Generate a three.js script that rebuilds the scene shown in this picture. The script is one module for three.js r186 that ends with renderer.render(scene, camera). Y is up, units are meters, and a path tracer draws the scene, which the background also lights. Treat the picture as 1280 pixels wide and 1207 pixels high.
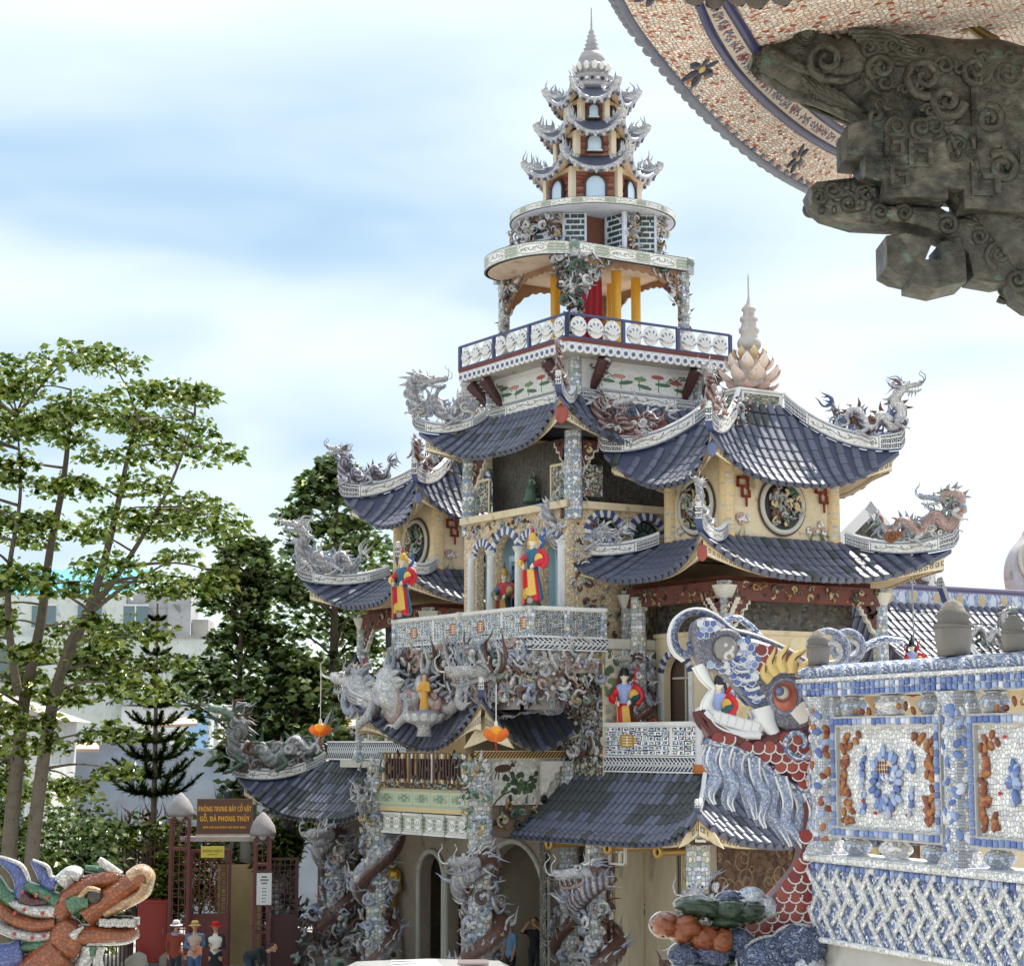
import * as THREE from 'three';
import { mergeGeometries, mergeVertices, toCreasedNormals } from 'three/addons/utils/BufferGeometryUtils.js';
import { ImprovedNoise } from 'three/addons/math/ImprovedNoise.js';
import { MarchingCubes } from 'three/addons/objects/MarchingCubes.js';
import { TextGeometry } from 'three/addons/geometries/TextGeometry.js';
import { FontLoader } from 'three/addons/loaders/FontLoader.js';

// ------------------------------------------------------------ camera, sky, sun, exposure
const scene = new THREE.Scene();
const camera = new THREE.PerspectiveCamera(27.15, 1280 / 1207, 0.1, 900);
camera.position.set(0, 6.4, 0);
camera.rotation.x = THREE.MathUtils.degToRad(7.45);
const renderer = new THREE.WebGLRenderer({ antialias: true });
renderer.toneMapping = THREE.LinearToneMapping;
renderer.toneMappingExposure = 1.62;
renderer.shadowMap.enabled = true;
const sun = new THREE.DirectionalLight(new THREE.Color().setRGB(1, 0.93, 0.82), 5);
sun.position.set(34, 108, -99);
sun.target.position.set(0, 5, -49);
sun.castShadow = true; sun.shadow.radius = 2; sun.shadow.mapSize.set(4096, 4096);
Object.assign(sun.shadow.camera, { left: -60, right: 60, top: 60, bottom: -60, near: 1, far: 260 });
scene.add(sun, sun.target);

const V = (x, y, z) => new THREE.Vector3(x, y, z);
const noise3 = new ImprovedNoise();
function fbm(x, y, z, o = 5) { let s = 0, a = 0.5, f = 1; for (let i = 0; i < o; i++) { s += a * noise3.noise(x * f, y * f, z * f); a *= 0.5; f *= 2.03; } return s; }
const clamp = (x, a = 0, b = 1) => Math.min(b, Math.max(a, x));
const smooth = (a, b, x) => { const t = clamp((x - a) / (b - a)); return t * t * (3 - 2 * t); };
const lerp = (a, b, t) => a + (b - a) * t;
{
  // a bright thin-cloud sky with soft blue openings
  const W = 2048, H = 1024, data = new Float32Array(W * H * 4);
  for (let j = 0; j < H; j++) {
    const el = ((j + 0.5) / H - 0.5) * Math.PI, dy = Math.sin(el), c = Math.cos(el);
    for (let i = 0; i < W; i++) {
      const az = ((i + 0.5) / W - 0.5) * 2 * Math.PI, dx = Math.cos(az) * c, dz = Math.sin(az) * c;
      if (dy < -0.02) { const q = (i + j * W) * 4; data[q] = 0.5; data[q + 1] = 0.52; data[q + 2] = 0.5; data[q + 3] = 1; continue; }
      const k = 1 / (Math.abs(dy) * 1.1 + 0.22), px = dx * k, pz = dz * k;
      const w1 = fbm(px * 1.3, dy * 5, pz * 1.3 + 9, 3) * 0.5, n = fbm(px * 0.85 + 3.7 + w1, dy * 4.4 + w1, pz * 0.85 + 1.3, 6) * 1.15, m = fbm(px * 0.35 - 5, dy * 1.2 + 8, pz * 0.35 + 2, 4);
      const front = Math.atan2(dx, -dz) * 57.3, e = el * 57.3;          // degrees from the way the temple lies
      const open = 0.95 * Math.exp(-(((front + 11) / 7.5) ** 2) - (((e - 14.8 + 0.12 * (front + 11)) / 1.9) ** 2)) + 0.55 * Math.exp(-(((front + 3) / 5) ** 2) - (((e - 16.6) / 2.2) ** 2))
        + 0.6 * Math.exp(-(((front - 11) / 5) ** 2) - (((e - 11.2) / 1.4) ** 2)) + 0.5 * Math.exp(-(((front + 3.5) / 2.6) ** 2) - (((e - 7.3) / 2.0) ** 2)) + 0.4 * Math.exp(-(((front - 5.5) / 2.5) ** 2) - (((e - 14.5) / 2.6) ** 2));
      const raw = open * (0.75 + 1.3 * n) + 0.47 + 1.2 * n + 0.8 * m - 0.12 * smooth(25, 5, e), wisp = fbm(px * 2.6 + w1 * 3, dy * 13, pz * 2.6, 5);
      const blue = smooth(-0.1, 1.45, raw) * clamp(0.88 + 0.7 * wisp, 0.45, 1);
      const top = smooth(0.05, 0.9, dy);
      const q = (i + j * W) * 4;
      data[q] = lerp(0.7, lerp(0.3, 0.28, top), blue); data[q + 1] = lerp(0.76, lerp(0.44, 0.41, top), blue); data[q + 2] = lerp(0.8, lerp(0.585, 0.55, top), blue); data[q + 3] = 1;
    }
  }
  const sky = new THREE.DataTexture(data, W, H, THREE.RGBAFormat, THREE.FloatType);
  sky.mapping = THREE.EquirectangularReflectionMapping; sky.magFilter = sky.minFilter = THREE.LinearFilter; sky.wrapS = THREE.RepeatWrapping; sky.needsUpdate = true;
  scene.background = sky; scene.environment = sky;
}

// ------------------------------------------------------------ small helpers
function rngOf(s) { s = (s * 2654435761) >>> 0; return () => { s = (s + 0x6d2b79f5) | 0; let t = Math.imul(s ^ (s >>> 15), 1 | s); t = (t + Math.imul(t ^ (t >>> 7), 61 | t)) ^ t; return ((t ^ (t >>> 14)) >>> 0) / 4294967296; }; }
const R = rngOf(11);
const rr = (a, b, r = R) => a + (b - a) * r();
const pick = (l, r = R) => l[Math.floor(r() * l.length) % l.length];
const rad = THREE.MathUtils.degToRad;
const col = (h) => new THREE.Color(h);
const used = new Map();
function numbered(n) { const k = (used.get(n) ?? -1) + 1; used.set(n, k); return k ? n + '_' + String(k).padStart(3, '0') : n; }
function tag(o, label, category, group, kind) { o.userData = { label, category }; if (group) o.userData.group = group; if (kind) o.userData.kind = kind; return o; }
function thing(name, label, category, pos = [0, 0, 0], turn = 0, group) { const o = new THREE.Group(); o.name = numbered(name); o.position.set(...pos); o.rotation.y = turn; tag(o, label, category, group); scene.add(o); return o; }
function copyOf(src, pos, turn, label, group) { const c = src.clone(); c.name = numbered(src.name.replace(/_\d{3}$/, '')); c.position.set(...pos); c.rotation.y = turn; c.userData = { ...src.userData, label: label || src.userData.label }; if (group) c.userData.group = group; scene.add(c); return c; }
function part(parent, name, geo, m, at) { if (Array.isArray(geo)) geo = merge(geo); const o = new THREE.Mesh(geo, m); o.name = name; o.castShadow = o.receiveShadow = true; if (at) o.position.set(...at); parent.add(o); if (FINE.test(name)) o.userData = { kind: 'stuff' }; return o; }
const FINE = /scroll|carving|_fin$|dorsal|_relief$|frieze$|mane$|flame$|whisker|horn$|flutes|trim$|bead$|_petal$|joint/;   // relief too fine to pick apart
function structure(name, geo, m) { if (Array.isArray(geo)) geo = merge(geo); const o = new THREE.Mesh(geo, m); o.name = name; o.userData = { kind: 'structure' }; o.castShadow = o.receiveShadow = true; scene.add(o); return o; }

// the temple's own frame: x runs along the end walls (away to the right), z along the front (towards the viewer)
const TURN = rad(32.4), SITE = [5.92, 0, -49];
const eX = V(Math.cos(TURN), 0, -Math.sin(TURN)), eZ = V(Math.sin(TURN), 0, Math.cos(TURN));
const W = (x, y, z) => [SITE[0] + eX.x * x + eZ.x * z, y, SITE[2] + eX.z * x + eZ.z * z];

// geometry: everything is indexed, with position, normal, uv in metres and a colour
const white = new THREE.Color(1, 1, 1);
function paint(g, c = white, jitter = 0, r = R) {
  const n = g.attributes.position.count, a = new Float32Array(n * 3); const k = 1 + (jitter ? rr(-jitter, jitter, r) : 0);
  for (let i = 0; i < n; i++) { a[i * 3] = c.r * k; a[i * 3 + 1] = c.g * k; a[i * 3 + 2] = c.b * k; }
  g.setAttribute('color', new THREE.BufferAttribute(a, 3)); return g;
}
function boxUV(g, s = 1) {
  const p = g.attributes.position, n = g.attributes.normal, uv = new Float32Array(p.count * 2);
  for (let i = 0; i < p.count; i++) {
    const ax = Math.abs(n.getX(i)), ay = Math.abs(n.getY(i)), az = Math.abs(n.getZ(i));
    let u, v; if (ay > ax && ay > az) { u = p.getX(i); v = p.getZ(i); } else if (ax > az) { u = p.getZ(i); v = p.getY(i); } else { u = p.getX(i); v = p.getY(i); }
    uv[i * 2] = u * s; uv[i * 2 + 1] = v * s;
  }
  g.setAttribute('uv', new THREE.BufferAttribute(uv, 2)); return g;
}
function merge(list) {
  list = list.flat(Infinity).filter(Boolean);
  if (list.length === 1) return list[0];
  const l = list.map((g) => { if (!g.index) { const n = g.attributes.position.count, ix = new Uint32Array(n); for (let i = 0; i < n; i++) ix[i] = i; g.setIndex(new THREE.BufferAttribute(ix, 1)); } if (!g.attributes.color) paint(g); if (!g.attributes.uv) boxUV(g); for (const k of Object.keys(g.attributes)) if (!['position', 'normal', 'uv', 'color'].includes(k)) g.deleteAttribute(k); return g; });
  return mergeGeometries(l);
}
const M4 = new THREE.Matrix4();
function place(g, x = 0, y = 0, z = 0, rx = 0, ry = 0, rz = 0, s = 1) {
  const m = new THREE.Matrix4().compose(V(x, y, z), new THREE.Quaternion().setFromEuler(new THREE.Euler(rx, ry, rz, 'YXZ')), Array.isArray(s) ? V(...s) : V(s, s, s));
  return g.applyMatrix4(m);
}
// box from centre and size, slightly bevelled when b is given
function box(w, h, d, x = 0, y = 0, z = 0, b = 0) {
  let g;
  if (b) { const hw = w / 2 - b, hh = h / 2 - b, s = new THREE.Shape(); s.moveTo(-hw, -hh); s.lineTo(hw, -hh); s.lineTo(hw, hh); s.lineTo(-hw, hh); s.closePath(); g = new THREE.ExtrudeGeometry(s, { depth: d - 2 * b, bevelEnabled: true, bevelThickness: b, bevelSize: b, bevelSegments: 1, steps: 1 }); g.translate(0, 0, -d / 2 + b); }
  else g = new THREE.BoxGeometry(w, h, d);
  g.translate(x, y, z); return boxUV(g);
}
const boxAt = (x0, x1, y0, y1, z0, z1, b = 0) => box(x1 - x0, y1 - y0, z1 - z0, (x0 + x1) / 2, (y0 + y1) / 2, (z0 + z1) / 2, b);
function cyl(r0, r1, h, x = 0, y = 0, z = 0, n = 16) { const g = new THREE.CylinderGeometry(r1, r0, h, n, 1); g.translate(x, y + h / 2, z); return boxUV(g); }
function lathe(profile, n = 24, x = 0, y = 0, z = 0) { const g = new THREE.LatheGeometry(profile.map(([a, b]) => new THREE.Vector2(a, b)), n); g.translate(x, y, z); return boxUV(g); }
function ball(r, x = 0, y = 0, z = 0, sx = 1, sy = 1, sz = 1, n = 12) { const g = new THREE.SphereGeometry(r, n, Math.max(6, n * 0.7 | 0)); g.scale(sx, sy, sz); g.translate(x, y, z); return boxUV(g); }
// tapering tube along points; rf(t) radius, flat = [scale across, scale along b]
function tube(pts, rf, seg = 16, sides = 8, flat = [1, 1], cfn = null) {
  const curve = new THREE.CatmullRomCurve3(pts.map((p) => p.isVector3 ? p : V(...p)), false, 'catmullrom', 0.5);
  const P = [], N = [], UV = [], C = [], I = []; const r = typeof rf === 'function' ? rf : (t) => lerp(rf[0], rf[1], t);
  let nrm = null, prevT = null; const len = curve.getLength();
  for (let i = 0; i <= seg; i++) {
    const t = i / seg, p = curve.getPoint(t), T = curve.getTangent(t);
    if (!nrm) { nrm = Math.abs(T.z) < 0.9 ? V(0, 0, 1) : V(0, 1, 0); } 
    nrm.sub(T.clone().multiplyScalar(nrm.dot(T))).normalize();
    const b = T.clone().cross(nrm), q = Math.max(1e-4, r(t));
    for (let k = 0; k <= sides; k++) {
      const a = (k / sides) * Math.PI * 2, cx = Math.cos(a) * flat[0], sy = Math.sin(a) * flat[1];
      P.push(p.x + (nrm.x * cx + b.x * sy) * q, p.y + (nrm.y * cx + b.y * sy) * q, p.z + (nrm.z * cx + b.z * sy) * q);
      const nx = Math.cos(a) / flat[0], ny = Math.sin(a) / flat[1], nl = Math.hypot(nx, ny);
      N.push((nrm.x * nx + b.x * ny) / nl, (nrm.y * nx + b.y * ny) / nl, (nrm.z * nx + b.z * ny) / nl);
      UV.push(t * len, (k / sides) * Math.PI * 2 * Math.max(q, 0.03)); if (cfn) { const c = cfn(t, a); C.push(c.r, c.g, c.b); }
    }
  }
  const s1 = sides + 1;
  for (let i = 0; i < seg; i++) for (let k = 0; k < sides; k++) { const a = i * s1 + k, b2 = a + s1; I.push(a, a + 1, b2, b2, a + 1, b2 + 1); }
  for (const e of [0, seg]) { const c0 = P.length / 3, p = curve.getPoint(e / seg), T = curve.getTangent(e / seg).multiplyScalar(e ? 1 : -1); P.push(p.x, p.y, p.z); N.push(T.x, T.y, T.z); UV.push(0, 0); if (cfn) { const c = cfn(e / seg, 0); C.push(c.r, c.g, c.b); } for (let k = 0; k < sides; k++) { const a = e * s1 + k; e ? I.push(a, a + 1, c0) : I.push(a, c0, a + 1); } }
  const g = new THREE.BufferGeometry(); g.setAttribute('position', new THREE.Float32BufferAttribute(P, 3)); g.setAttribute('normal', new THREE.Float32BufferAttribute(N, 3)); g.setAttribute('uv', new THREE.Float32BufferAttribute(UV, 2)); if (cfn) g.setAttribute('color', new THREE.Float32BufferAttribute(C, 3)); g.setIndex(I); return g;
}
function shapeOf(pts, curved = false) { const s = new THREE.Shape(); if (curved) { s.moveTo(...pts[0]); s.splineThru(pts.slice(1).map((p) => new THREE.Vector2(...p))); } else { pts.forEach((p, i) => i ? s.lineTo(...p) : s.moveTo(...p)); } s.closePath(); return s; }
function slab(shape, depth, bevel = 0.02, seg = 10, bs = 2) { const g = new THREE.ExtrudeGeometry(shape, { depth: Math.max(0.001, depth - 2 * bevel), bevelEnabled: bevel > 0, bevelThickness: bevel, bevelSize: bevel, bevelOffset: -bevel, bevelSegments: bs, curveSegments: seg, steps: 1 }); g.translate(0, 0, -depth / 2 + bevel); return boxUV(g); }
// grid surface: f(u, v) -> [x, y, z]
function sheet(f, nu, nv, flip = false, uvf = null) {
  const P = [], UV = [], I = [];
  for (let j = 0; j <= nv; j++) for (let i = 0; i <= nu; i++) { P.push(...f(i / nu, j / nv)); const q = uvf ? uvf(i / nu, j / nv) : [i / nu, j / nv]; UV.push(...q); }
  for (let j = 0; j < nv; j++) for (let i = 0; i < nu; i++) { const a = j * (nu + 1) + i, b = a + nu + 1; flip ? I.push(a, b, a + 1, b, b + 1, a + 1) : I.push(a, a + 1, b, b, a + 1, b + 1); }
  const g = new THREE.BufferGeometry(); g.setAttribute('position', new THREE.Float32BufferAttribute(P, 3)); g.setAttribute('uv', new THREE.Float32BufferAttribute(UV, 2)); g.setIndex(I); g.computeVertexNormals(); return g;
}
function crumple(g, amp, freq, seed = 0) { // uneven hand-made surface
  const p = g.attributes.position, n = g.attributes.normal;
  for (let i = 0; i < p.count; i++) { const k = amp * fbm(p.getX(i) * freq + seed, p.getY(i) * freq, p.getZ(i) * freq, 3) * 2; p.setXYZ(i, p.getX(i) + n.getX(i) * k, p.getY(i) + n.getY(i) * k, p.getZ(i) + n.getZ(i) * k); }
  return g;
}
// ------------------------------------------------------------ textures and materials
function canvasTex(w, h, draw, srgb = true) { const c = document.createElement('canvas'); c.width = w; c.height = h; const x = c.getContext('2d'); draw(x, w, h); const t = new THREE.CanvasTexture(c); if (srgb) t.colorSpace = THREE.SRGBColorSpace; t.wrapS = t.wrapT = THREE.RepeatWrapping; return t; }
function dataTex(n, f, srgb = true, rep = 1) { const d = new Uint8Array(n * n * 4); for (let j = 0; j < n; j++) for (let i = 0; i < n; i++) { const c = f(i / n, j / n, i, j), q = (i + j * n) * 4; d[q] = clamp(c[0]) * 255; d[q + 1] = clamp(c[1]) * 255; d[q + 2] = clamp(c[2]) * 255; d[q + 3] = 255; } const t = new THREE.DataTexture(d, n, n, THREE.RGBAFormat, THREE.UnsignedByteType); t.magFilter = THREE.LinearFilter; t.minFilter = THREE.LinearMipmapLinearFilter; t.generateMipmaps = true; t.wrapS = t.wrapT = THREE.RepeatWrapping; if (srgb) t.colorSpace = THREE.SRGBColorSpace; t.repeat.set(rep, rep); t.needsUpdate = true; return t; }
function pn(u, v, f, z = 0) { // periodic-looking noise: blend of four shifted samples
  const s = (a, b) => fbm(a * f, b * f, z, 4); return lerp(lerp(s(u, v), s(u - 1, v), u), lerp(s(u, v - 1), s(u - 1, v - 1), u), v);
}
// broken-porcelain mosaic: irregular chips with grout between
function mosaic(cells, palette, grout, seed, n = 512, gw = 0.05) {
  const r = rngOf(seed), pts = [];
  for (let j = 0; j < cells; j++) for (let i = 0; i < cells; i++) pts.push([(i + rr(0.1, 0.9, r)) / cells, (j + rr(0.1, 0.9, r)) / cells, palette[Math.floor(r() * palette.length)], rr(0.86, 1.1, r)]);
  const near = (u, v) => { let b1 = 9, b2 = 9, q = null; const ci = Math.floor(u * cells), cj = Math.floor(v * cells); for (let dj = -2; dj <= 2; dj++) for (let di = -2; di <= 2; di++) { const ii = (ci + di + cells) % cells, jj = (cj + dj + cells) % cells, p = pts[ii + jj * cells]; let dx = Math.abs(p[0] - u), dy = Math.abs(p[1] - v); dx = Math.min(dx, 1 - dx); dy = Math.min(dy, 1 - dy); const d = Math.hypot(dx, dy) * cells; if (d < b1) { b2 = b1; b1 = d; q = p; } else if (d < b2) b2 = d; } return [b2 - b1, q]; };
  const G = col(grout).convertLinearToSRGB(), PAL = new Map(palette.map((c) => [c, col(c).convertLinearToSRGB()]));
  const h = new Float32Array(n * n);
  const map = dataTex(n, (u, v, i, j) => { const [e, p] = near(u, v), k = smooth(gw, gw + 0.09, e); h[i + j * n] = k; const c = PAL.get(p[2]), s = p[3]; return [lerp(G.r, c.r * s, k), lerp(G.g, c.g * s, k), lerp(G.b, c.b * s, k)]; });
  const bump = dataTex(n, (u, v, i, j) => { const k = h[i + j * n]; return [k, k, k]; }, false);
  return { map, bump };
}
const bumpNoise = dataTex(256, (u, v) => { const k = 0.5 + 0.9 * pn(u, v, 9) + 0.35 * pn(u, v, 40, 3); return [k, k, k]; }, false);
const stainTex = dataTex(512, (u, v) => { const k = 0.97 + 0.22 * pn(u, v, 5) + 0.1 * pn(u, v, 30, 2), d = smooth(0.12, 0.35, pn(u, v, 7, 9)); return [k * (1 - 0.3 * d), k * (1 - 0.3 * d), k * (1 - 0.32 * d)]; });
const rep = (t, s) => { const c = t.clone(); c.repeat.set(s, s); c.needsUpdate = true; return c; };
const std = (c, rough = 0.7, o = {}) => new THREE.MeshStandardMaterial({ color: typeof c === 'string' || typeof c === 'number' ? col(c) : new THREE.Color().setRGB(...c), roughness: rough, ...o });
const phys = (c, rough, o = {}) => new THREE.MeshPhysicalMaterial({ color: typeof c === 'string' ? col(c) : new THREE.Color().setRGB(...c), roughness: rough, ...o });
const stainR = rep(stainTex, 0.23), bumpR = rep(bumpNoise, 1.3);
const plaster = (c, o = {}) => std(c, 0.85, { map: stainR, bumpMap: bumpR, bumpScale: 0.006, ...o });

// vertex-coloured ceramic ornament (chips of glazed porcelain set in cement)
const chipTex = mosaic(20, ['#ffffff', '#f1f0ee', '#e2e4ea', '#d6d5d6'], '#8d8682', 3, 512, 0.03);
const orn = new THREE.MeshPhysicalMaterial({ vertexColors: true, roughness: 0.42, map: rep(chipTex.map, 1.4), bumpMap: rep(chipTex.bump, 1.4), bumpScale: 0.006, clearcoat: 0.25, clearcoatRoughness: 0.3 });
const ornPlain = std('#ffffff', 0.6, { vertexColors: true, map: rep(stainTex, 0.5) });
const gloss = new THREE.MeshPhysicalMaterial({ vertexColors: true, roughness: 0.3, clearcoat: 0.5, clearcoatRoughness: 0.15, bumpMap: rep(bumpNoise, 3), bumpScale: 0.004 });

const CREAM = [0.72, 0.6, 0.41], creamM = plaster(CREAM), whiteM = plaster([0.74, 0.73, 0.72]), paleM = plaster([0.6, 0.57, 0.5]), greyM = plaster([0.36, 0.34, 0.32]);
const roomM = plaster([0.55, 0.47, 0.36]), maroonM = plaster([0.16, 0.05, 0.045]), blueM = std([0.06, 0.09, 0.25], 0.45, { map: stainR }), lilacM = plaster([0.62, 0.66, 0.78]);
const yellowM = std([0.75, 0.4, 0.03], 0.35), redM = std([0.35, 0.01, 0.02], 0.6);
const tileMats = [0, 1, 2, 3].map((i) => phys([[0.095, 0.106, 0.165], [0.087, 0.098, 0.158], [0.106, 0.118, 0.175], [0.085, 0.093, 0.14]][i], [0.5, 0.54, 0.52, 0.58][i], { map: rep(stainTex, 0.7 + 0.1 * i), bumpMap: rep(bumpNoise, 2.2), bumpScale: 0.004, specularIntensity: 1, clearcoat: 0.7, clearcoatRoughness: 0.42 }));
const tileDirtShade = phys([0.058, 0.066, 0.07], 0.5, { map: rep(stainTex, 0.6), bumpMap: rep(bumpNoise, 2), bumpScale: 0.006 });  // grimy tile; also stands for shade painted into the roofs
const panM = phys([0.05, 0.058, 0.11], 0.5, { map: stainR });
const soffitM = plaster([0.6, 0.5, 0.36]);

// painted porcelain decor, flat patterns only
function fret(x, w, h, s, colr) { x.strokeStyle = colr; x.lineWidth = s * 0.16; for (let i = 0; i * s < w; i++) for (let j = 0; j * s < h; j++) { const a = i * s, b = j * s; x.beginPath(); x.moveTo(a + s * 0.1, b + s * 0.85); x.lineTo(a + s * 0.1, b + s * 0.12); x.lineTo(a + s * 0.85, b + s * 0.12); x.lineTo(a + s * 0.85, b + s * 0.65); x.lineTo(a + s * 0.4, b + s * 0.65); x.lineTo(a + s * 0.4, b + s * 0.4); x.lineTo(a + s * 0.62, b + s * 0.4); x.stroke(); } }
function speckle(x, w, h, cols, n, r, seed) { const q = rngOf(seed); for (let i = 0; i < n; i++) { x.fillStyle = cols[Math.floor(q() * cols.length)]; x.beginPath(); x.ellipse(q() * w, q() * h, r * rr(0.4, 1, q), r * rr(0.3, 0.8, q), q() * 3, 0, 7); x.fill(); } }
function flower(x, cx, cy, r, petal, core, n = 6) { x.fillStyle = petal; for (let i = 0; i < n; i++) { const a = (i / n) * 6.283; x.beginPath(); x.ellipse(cx + Math.cos(a) * r * 0.6, cy + Math.sin(a) * r * 0.6, r * 0.42, r * 0.26, a, 0, 7); x.fill(); } x.fillStyle = core; x.beginPath(); x.arc(cx, cy, r * 0.26, 0, 7); x.fill(); }
function vine(x, x0, y0, x1, y1, amp, colr, leaf, q) { x.strokeStyle = colr; x.lineWidth = amp * 0.14; x.beginPath(); for (let i = 0; i <= 40; i++) { const t = i / 40, a = lerp(x0, x1, t), b = lerp(y0, y1, t) + Math.sin(t * 15) * amp * 0.4; i ? x.lineTo(a, b) : x.moveTo(a, b); } x.stroke(); for (let i = 0; i < 26; i++) { const t = q(); x.fillStyle = leaf[Math.floor(q() * leaf.length)]; x.beginPath(); x.ellipse(lerp(x0, x1, t), lerp(y0, y1, t) + rr(-1, 1, q) * amp * 0.7, amp * 0.26, amp * 0.11, q() * 6, 0, 7); x.fill(); } }
// ridge band: white porcelain with fret ends and painted sprays
const ridgeTex = canvasTex(1024, 128, (x, w, h) => { x.fillStyle = '#e4e2de'; x.fillRect(0, 0, w, h); const q = rngOf(5); speckle(x, w, h, ['#d2cfcb', '#f2f1ee', '#c6c4c6'], 500, 9, 6); x.save(); x.beginPath(); x.rect(0, 16, 210, 96); x.rect(814, 16, 210, 96); x.clip(); fret(x, w, h, 42, '#232b46'); x.restore(); vine(x, 250, 64, 780, 64, 40, '#4d5b46', ['#5d7a5c', '#8a9a70', '#7c3a2c', '#3f4f78', '#b08a52'], q); x.strokeStyle = '#6c6d76'; x.lineWidth = 5; x.strokeRect(226, 14, 572, 100); x.fillStyle = '#46507a'; x.fillRect(0, 0, w, 7); x.fillRect(0, h - 7, w, 7); });
const bandTex = canvasTex(1024, 128, (x, w, h) => { x.fillStyle = '#dcd9d2'; x.fillRect(0, 0, w, h); speckle(x, w, h, ['#c2c0b4', '#efeee8', '#aab59c'], 700, 9, 16); const q = rngOf(8); for (let i = 0; i < 2; i++) { x.strokeStyle = '#4b4a44'; x.lineWidth = 6; x.beginPath(); x.ellipse(256 + i * 512, 64, 165, 42, 0, 0, 7); x.stroke(); x.fillStyle = '#e9e8e4'; x.fill(); vine(x, 120 + i * 512, 64, 392 + i * 512, 64, 30, '#5d5a48', ['#6f8a62', '#8c4a38', '#475780', '#99935c'], q); x.save(); x.beginPath(); x.rect(i * 512, 18, 84, 92); x.rect(i * 512 + 428, 18, 84, 92); x.clip(); fret(x, w, h, 26, '#7c8d70'); x.restore(); } x.fillStyle = '#3c3f58'; x.fillRect(0, 0, w, 6); x.fillRect(0, h - 6, w, 6); });
// openwork fret panels with coloured blossoms
function fretPanel(bg, fg, accents, seed, medal) { return canvasTex(512, 256, (x, w, h) => { x.fillStyle = bg; x.fillRect(0, 0, w, h); const q = rngOf(seed); x.lineWidth = 9; for (let i = 0; i < 14; i++) for (let j = 0; j < 6; j++) { const a = i * 38 + 6, b = j * 42 + 8; x.strokeStyle = fg[Math.floor(q() * fg.length)]; x.beginPath(); const k = Math.floor(q() * 4); x.save(); x.translate(a + 16, b + 16); x.rotate(k * Math.PI / 2); x.moveTo(-17, 17); x.lineTo(-17, -15); x.lineTo(15, -15); x.lineTo(15, 9); x.lineTo(-4, 9); x.lineTo(-4, -3); x.stroke(); x.restore(); } speckle(x, w, h, accents, 150, 11, seed + 3); for (let i = 0; i < 6; i++) flower(x, 46 + i * 84 + rr(-20, 20, q), rr(40, 216, q), 17, accents[i % accents.length], '#e8e0c8', 5); if (medal) { x.fillStyle = medal; x.beginPath(); x.roundRect(212, 70, 88, 118, 24); x.fill(); x.strokeStyle = '#f0e2c0'; x.lineWidth = 8; for (let i = 0; i < 4; i++) { x.beginPath(); x.moveTo(226, 92 + i * 24); x.lineTo(286, 92 + i * 24); x.stroke(); } x.beginPath(); x.moveTo(256, 84); x.lineTo(256, 176); x.stroke(); } x.strokeStyle = '#e6e4e0'; x.lineWidth = 8; x.strokeRect(4, 4, w - 8, h - 8); }); }
const fretWhite = fretPanel('#3a4258', ['#dfe2e6', '#c4cbd4', '#eeeeec'], ['#8fae9c', '#c6b48e', '#a5bccb', '#9a5f52', '#d8d6cc'], 21, '#a05a34');
const fretDark = fretPanel('#242833', ['#a9b0b4', '#8b949c', '#c4c6c4'], ['#5d7a68', '#7d4638', '#7d8894'], 31, null);
const fretBlue = fretPanel('#2a3150', ['#e6e9f0', '#d4dbe6', '#ffffff'], ['#93b1a4', '#b99b6c', '#b6c6da', '#8d5850', '#dfe4e0'], 41, '#b0863a');
const lattice = canvasTex(512, 96, (x, w, h) => { x.fillStyle = '#343a52'; x.fillRect(0, 0, w, h); x.strokeStyle = '#dcdcda'; x.lineWidth = 7; for (let i = -6; i < 40; i++) { x.beginPath(); x.moveTo(i * 26, 12); x.lineTo(i * 26 + 36, 48); x.lineTo(i * 26, 84); x.stroke(); x.beginPath(); x.moveTo(i * 26 + 14, 30); x.lineTo(i * 26 - 16, 62); x.stroke(); } x.fillStyle = '#e2e2e0'; x.fillRect(0, 0, w, 9); x.fillRect(0, h - 9, w, 9); });
const lotusTex = canvasTex(512, 256, (x, w, h) => { x.fillStyle = '#dcdcd8'; x.fillRect(0, 0, w, h); speckle(x, w, h, ['#cfcfcc', '#e6e6e2', '#c6c4c0'], 300, 10, 51); const q = rngOf(52); for (let i = 0; i < 5; i++) { const a = 60 + i * 98; x.strokeStyle = '#56754f'; x.lineWidth = 5; x.beginPath(); x.moveTo(a, 236); x.quadraticCurveTo(a + rr(-20, 20, q), 150, a + rr(-14, 14, q), rr(60, 110, q)); x.stroke(); x.fillStyle = pick(['#a6564c', '#c08a78', '#4f7a56', '#6d8e60'], q); x.beginPath(); x.ellipse(a + rr(-10, 10, q), rr(60, 110, q), 34, 24, 0, 0, 7); x.fill(); x.fillStyle = '#47704e'; x.beginPath(); x.ellipse(a + 24, rr(140, 200, q), 40, 18, rr(-0.6, 0.6, q), 0, 7); x.fill(); x.strokeStyle = '#39463c'; x.lineWidth = 3; x.stroke(); } for (const s of [0, 1]) { x.save(); x.translate(s ? w : 0, 0); x.scale(s ? -1 : 1, 1); vine(x, 0, 20, 130, 120, 40, '#4a4f46', ['#59655c', '#7c4a3e', '#6d7568'], q); x.restore(); } });
const muralDark = canvasTex(512, 256, (x, w, h) => { x.fillStyle = '#38342f'; x.fillRect(0, 0, w, h); speckle(x, w, h, ['#4a453d', '#2c2926', '#565046', '#3d423f', '#4b4036'], 900, 18, 61); speckle(x, w, h, ['#6b6454', '#5f665e', '#6d5846'], 60, 10, 62); });
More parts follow.
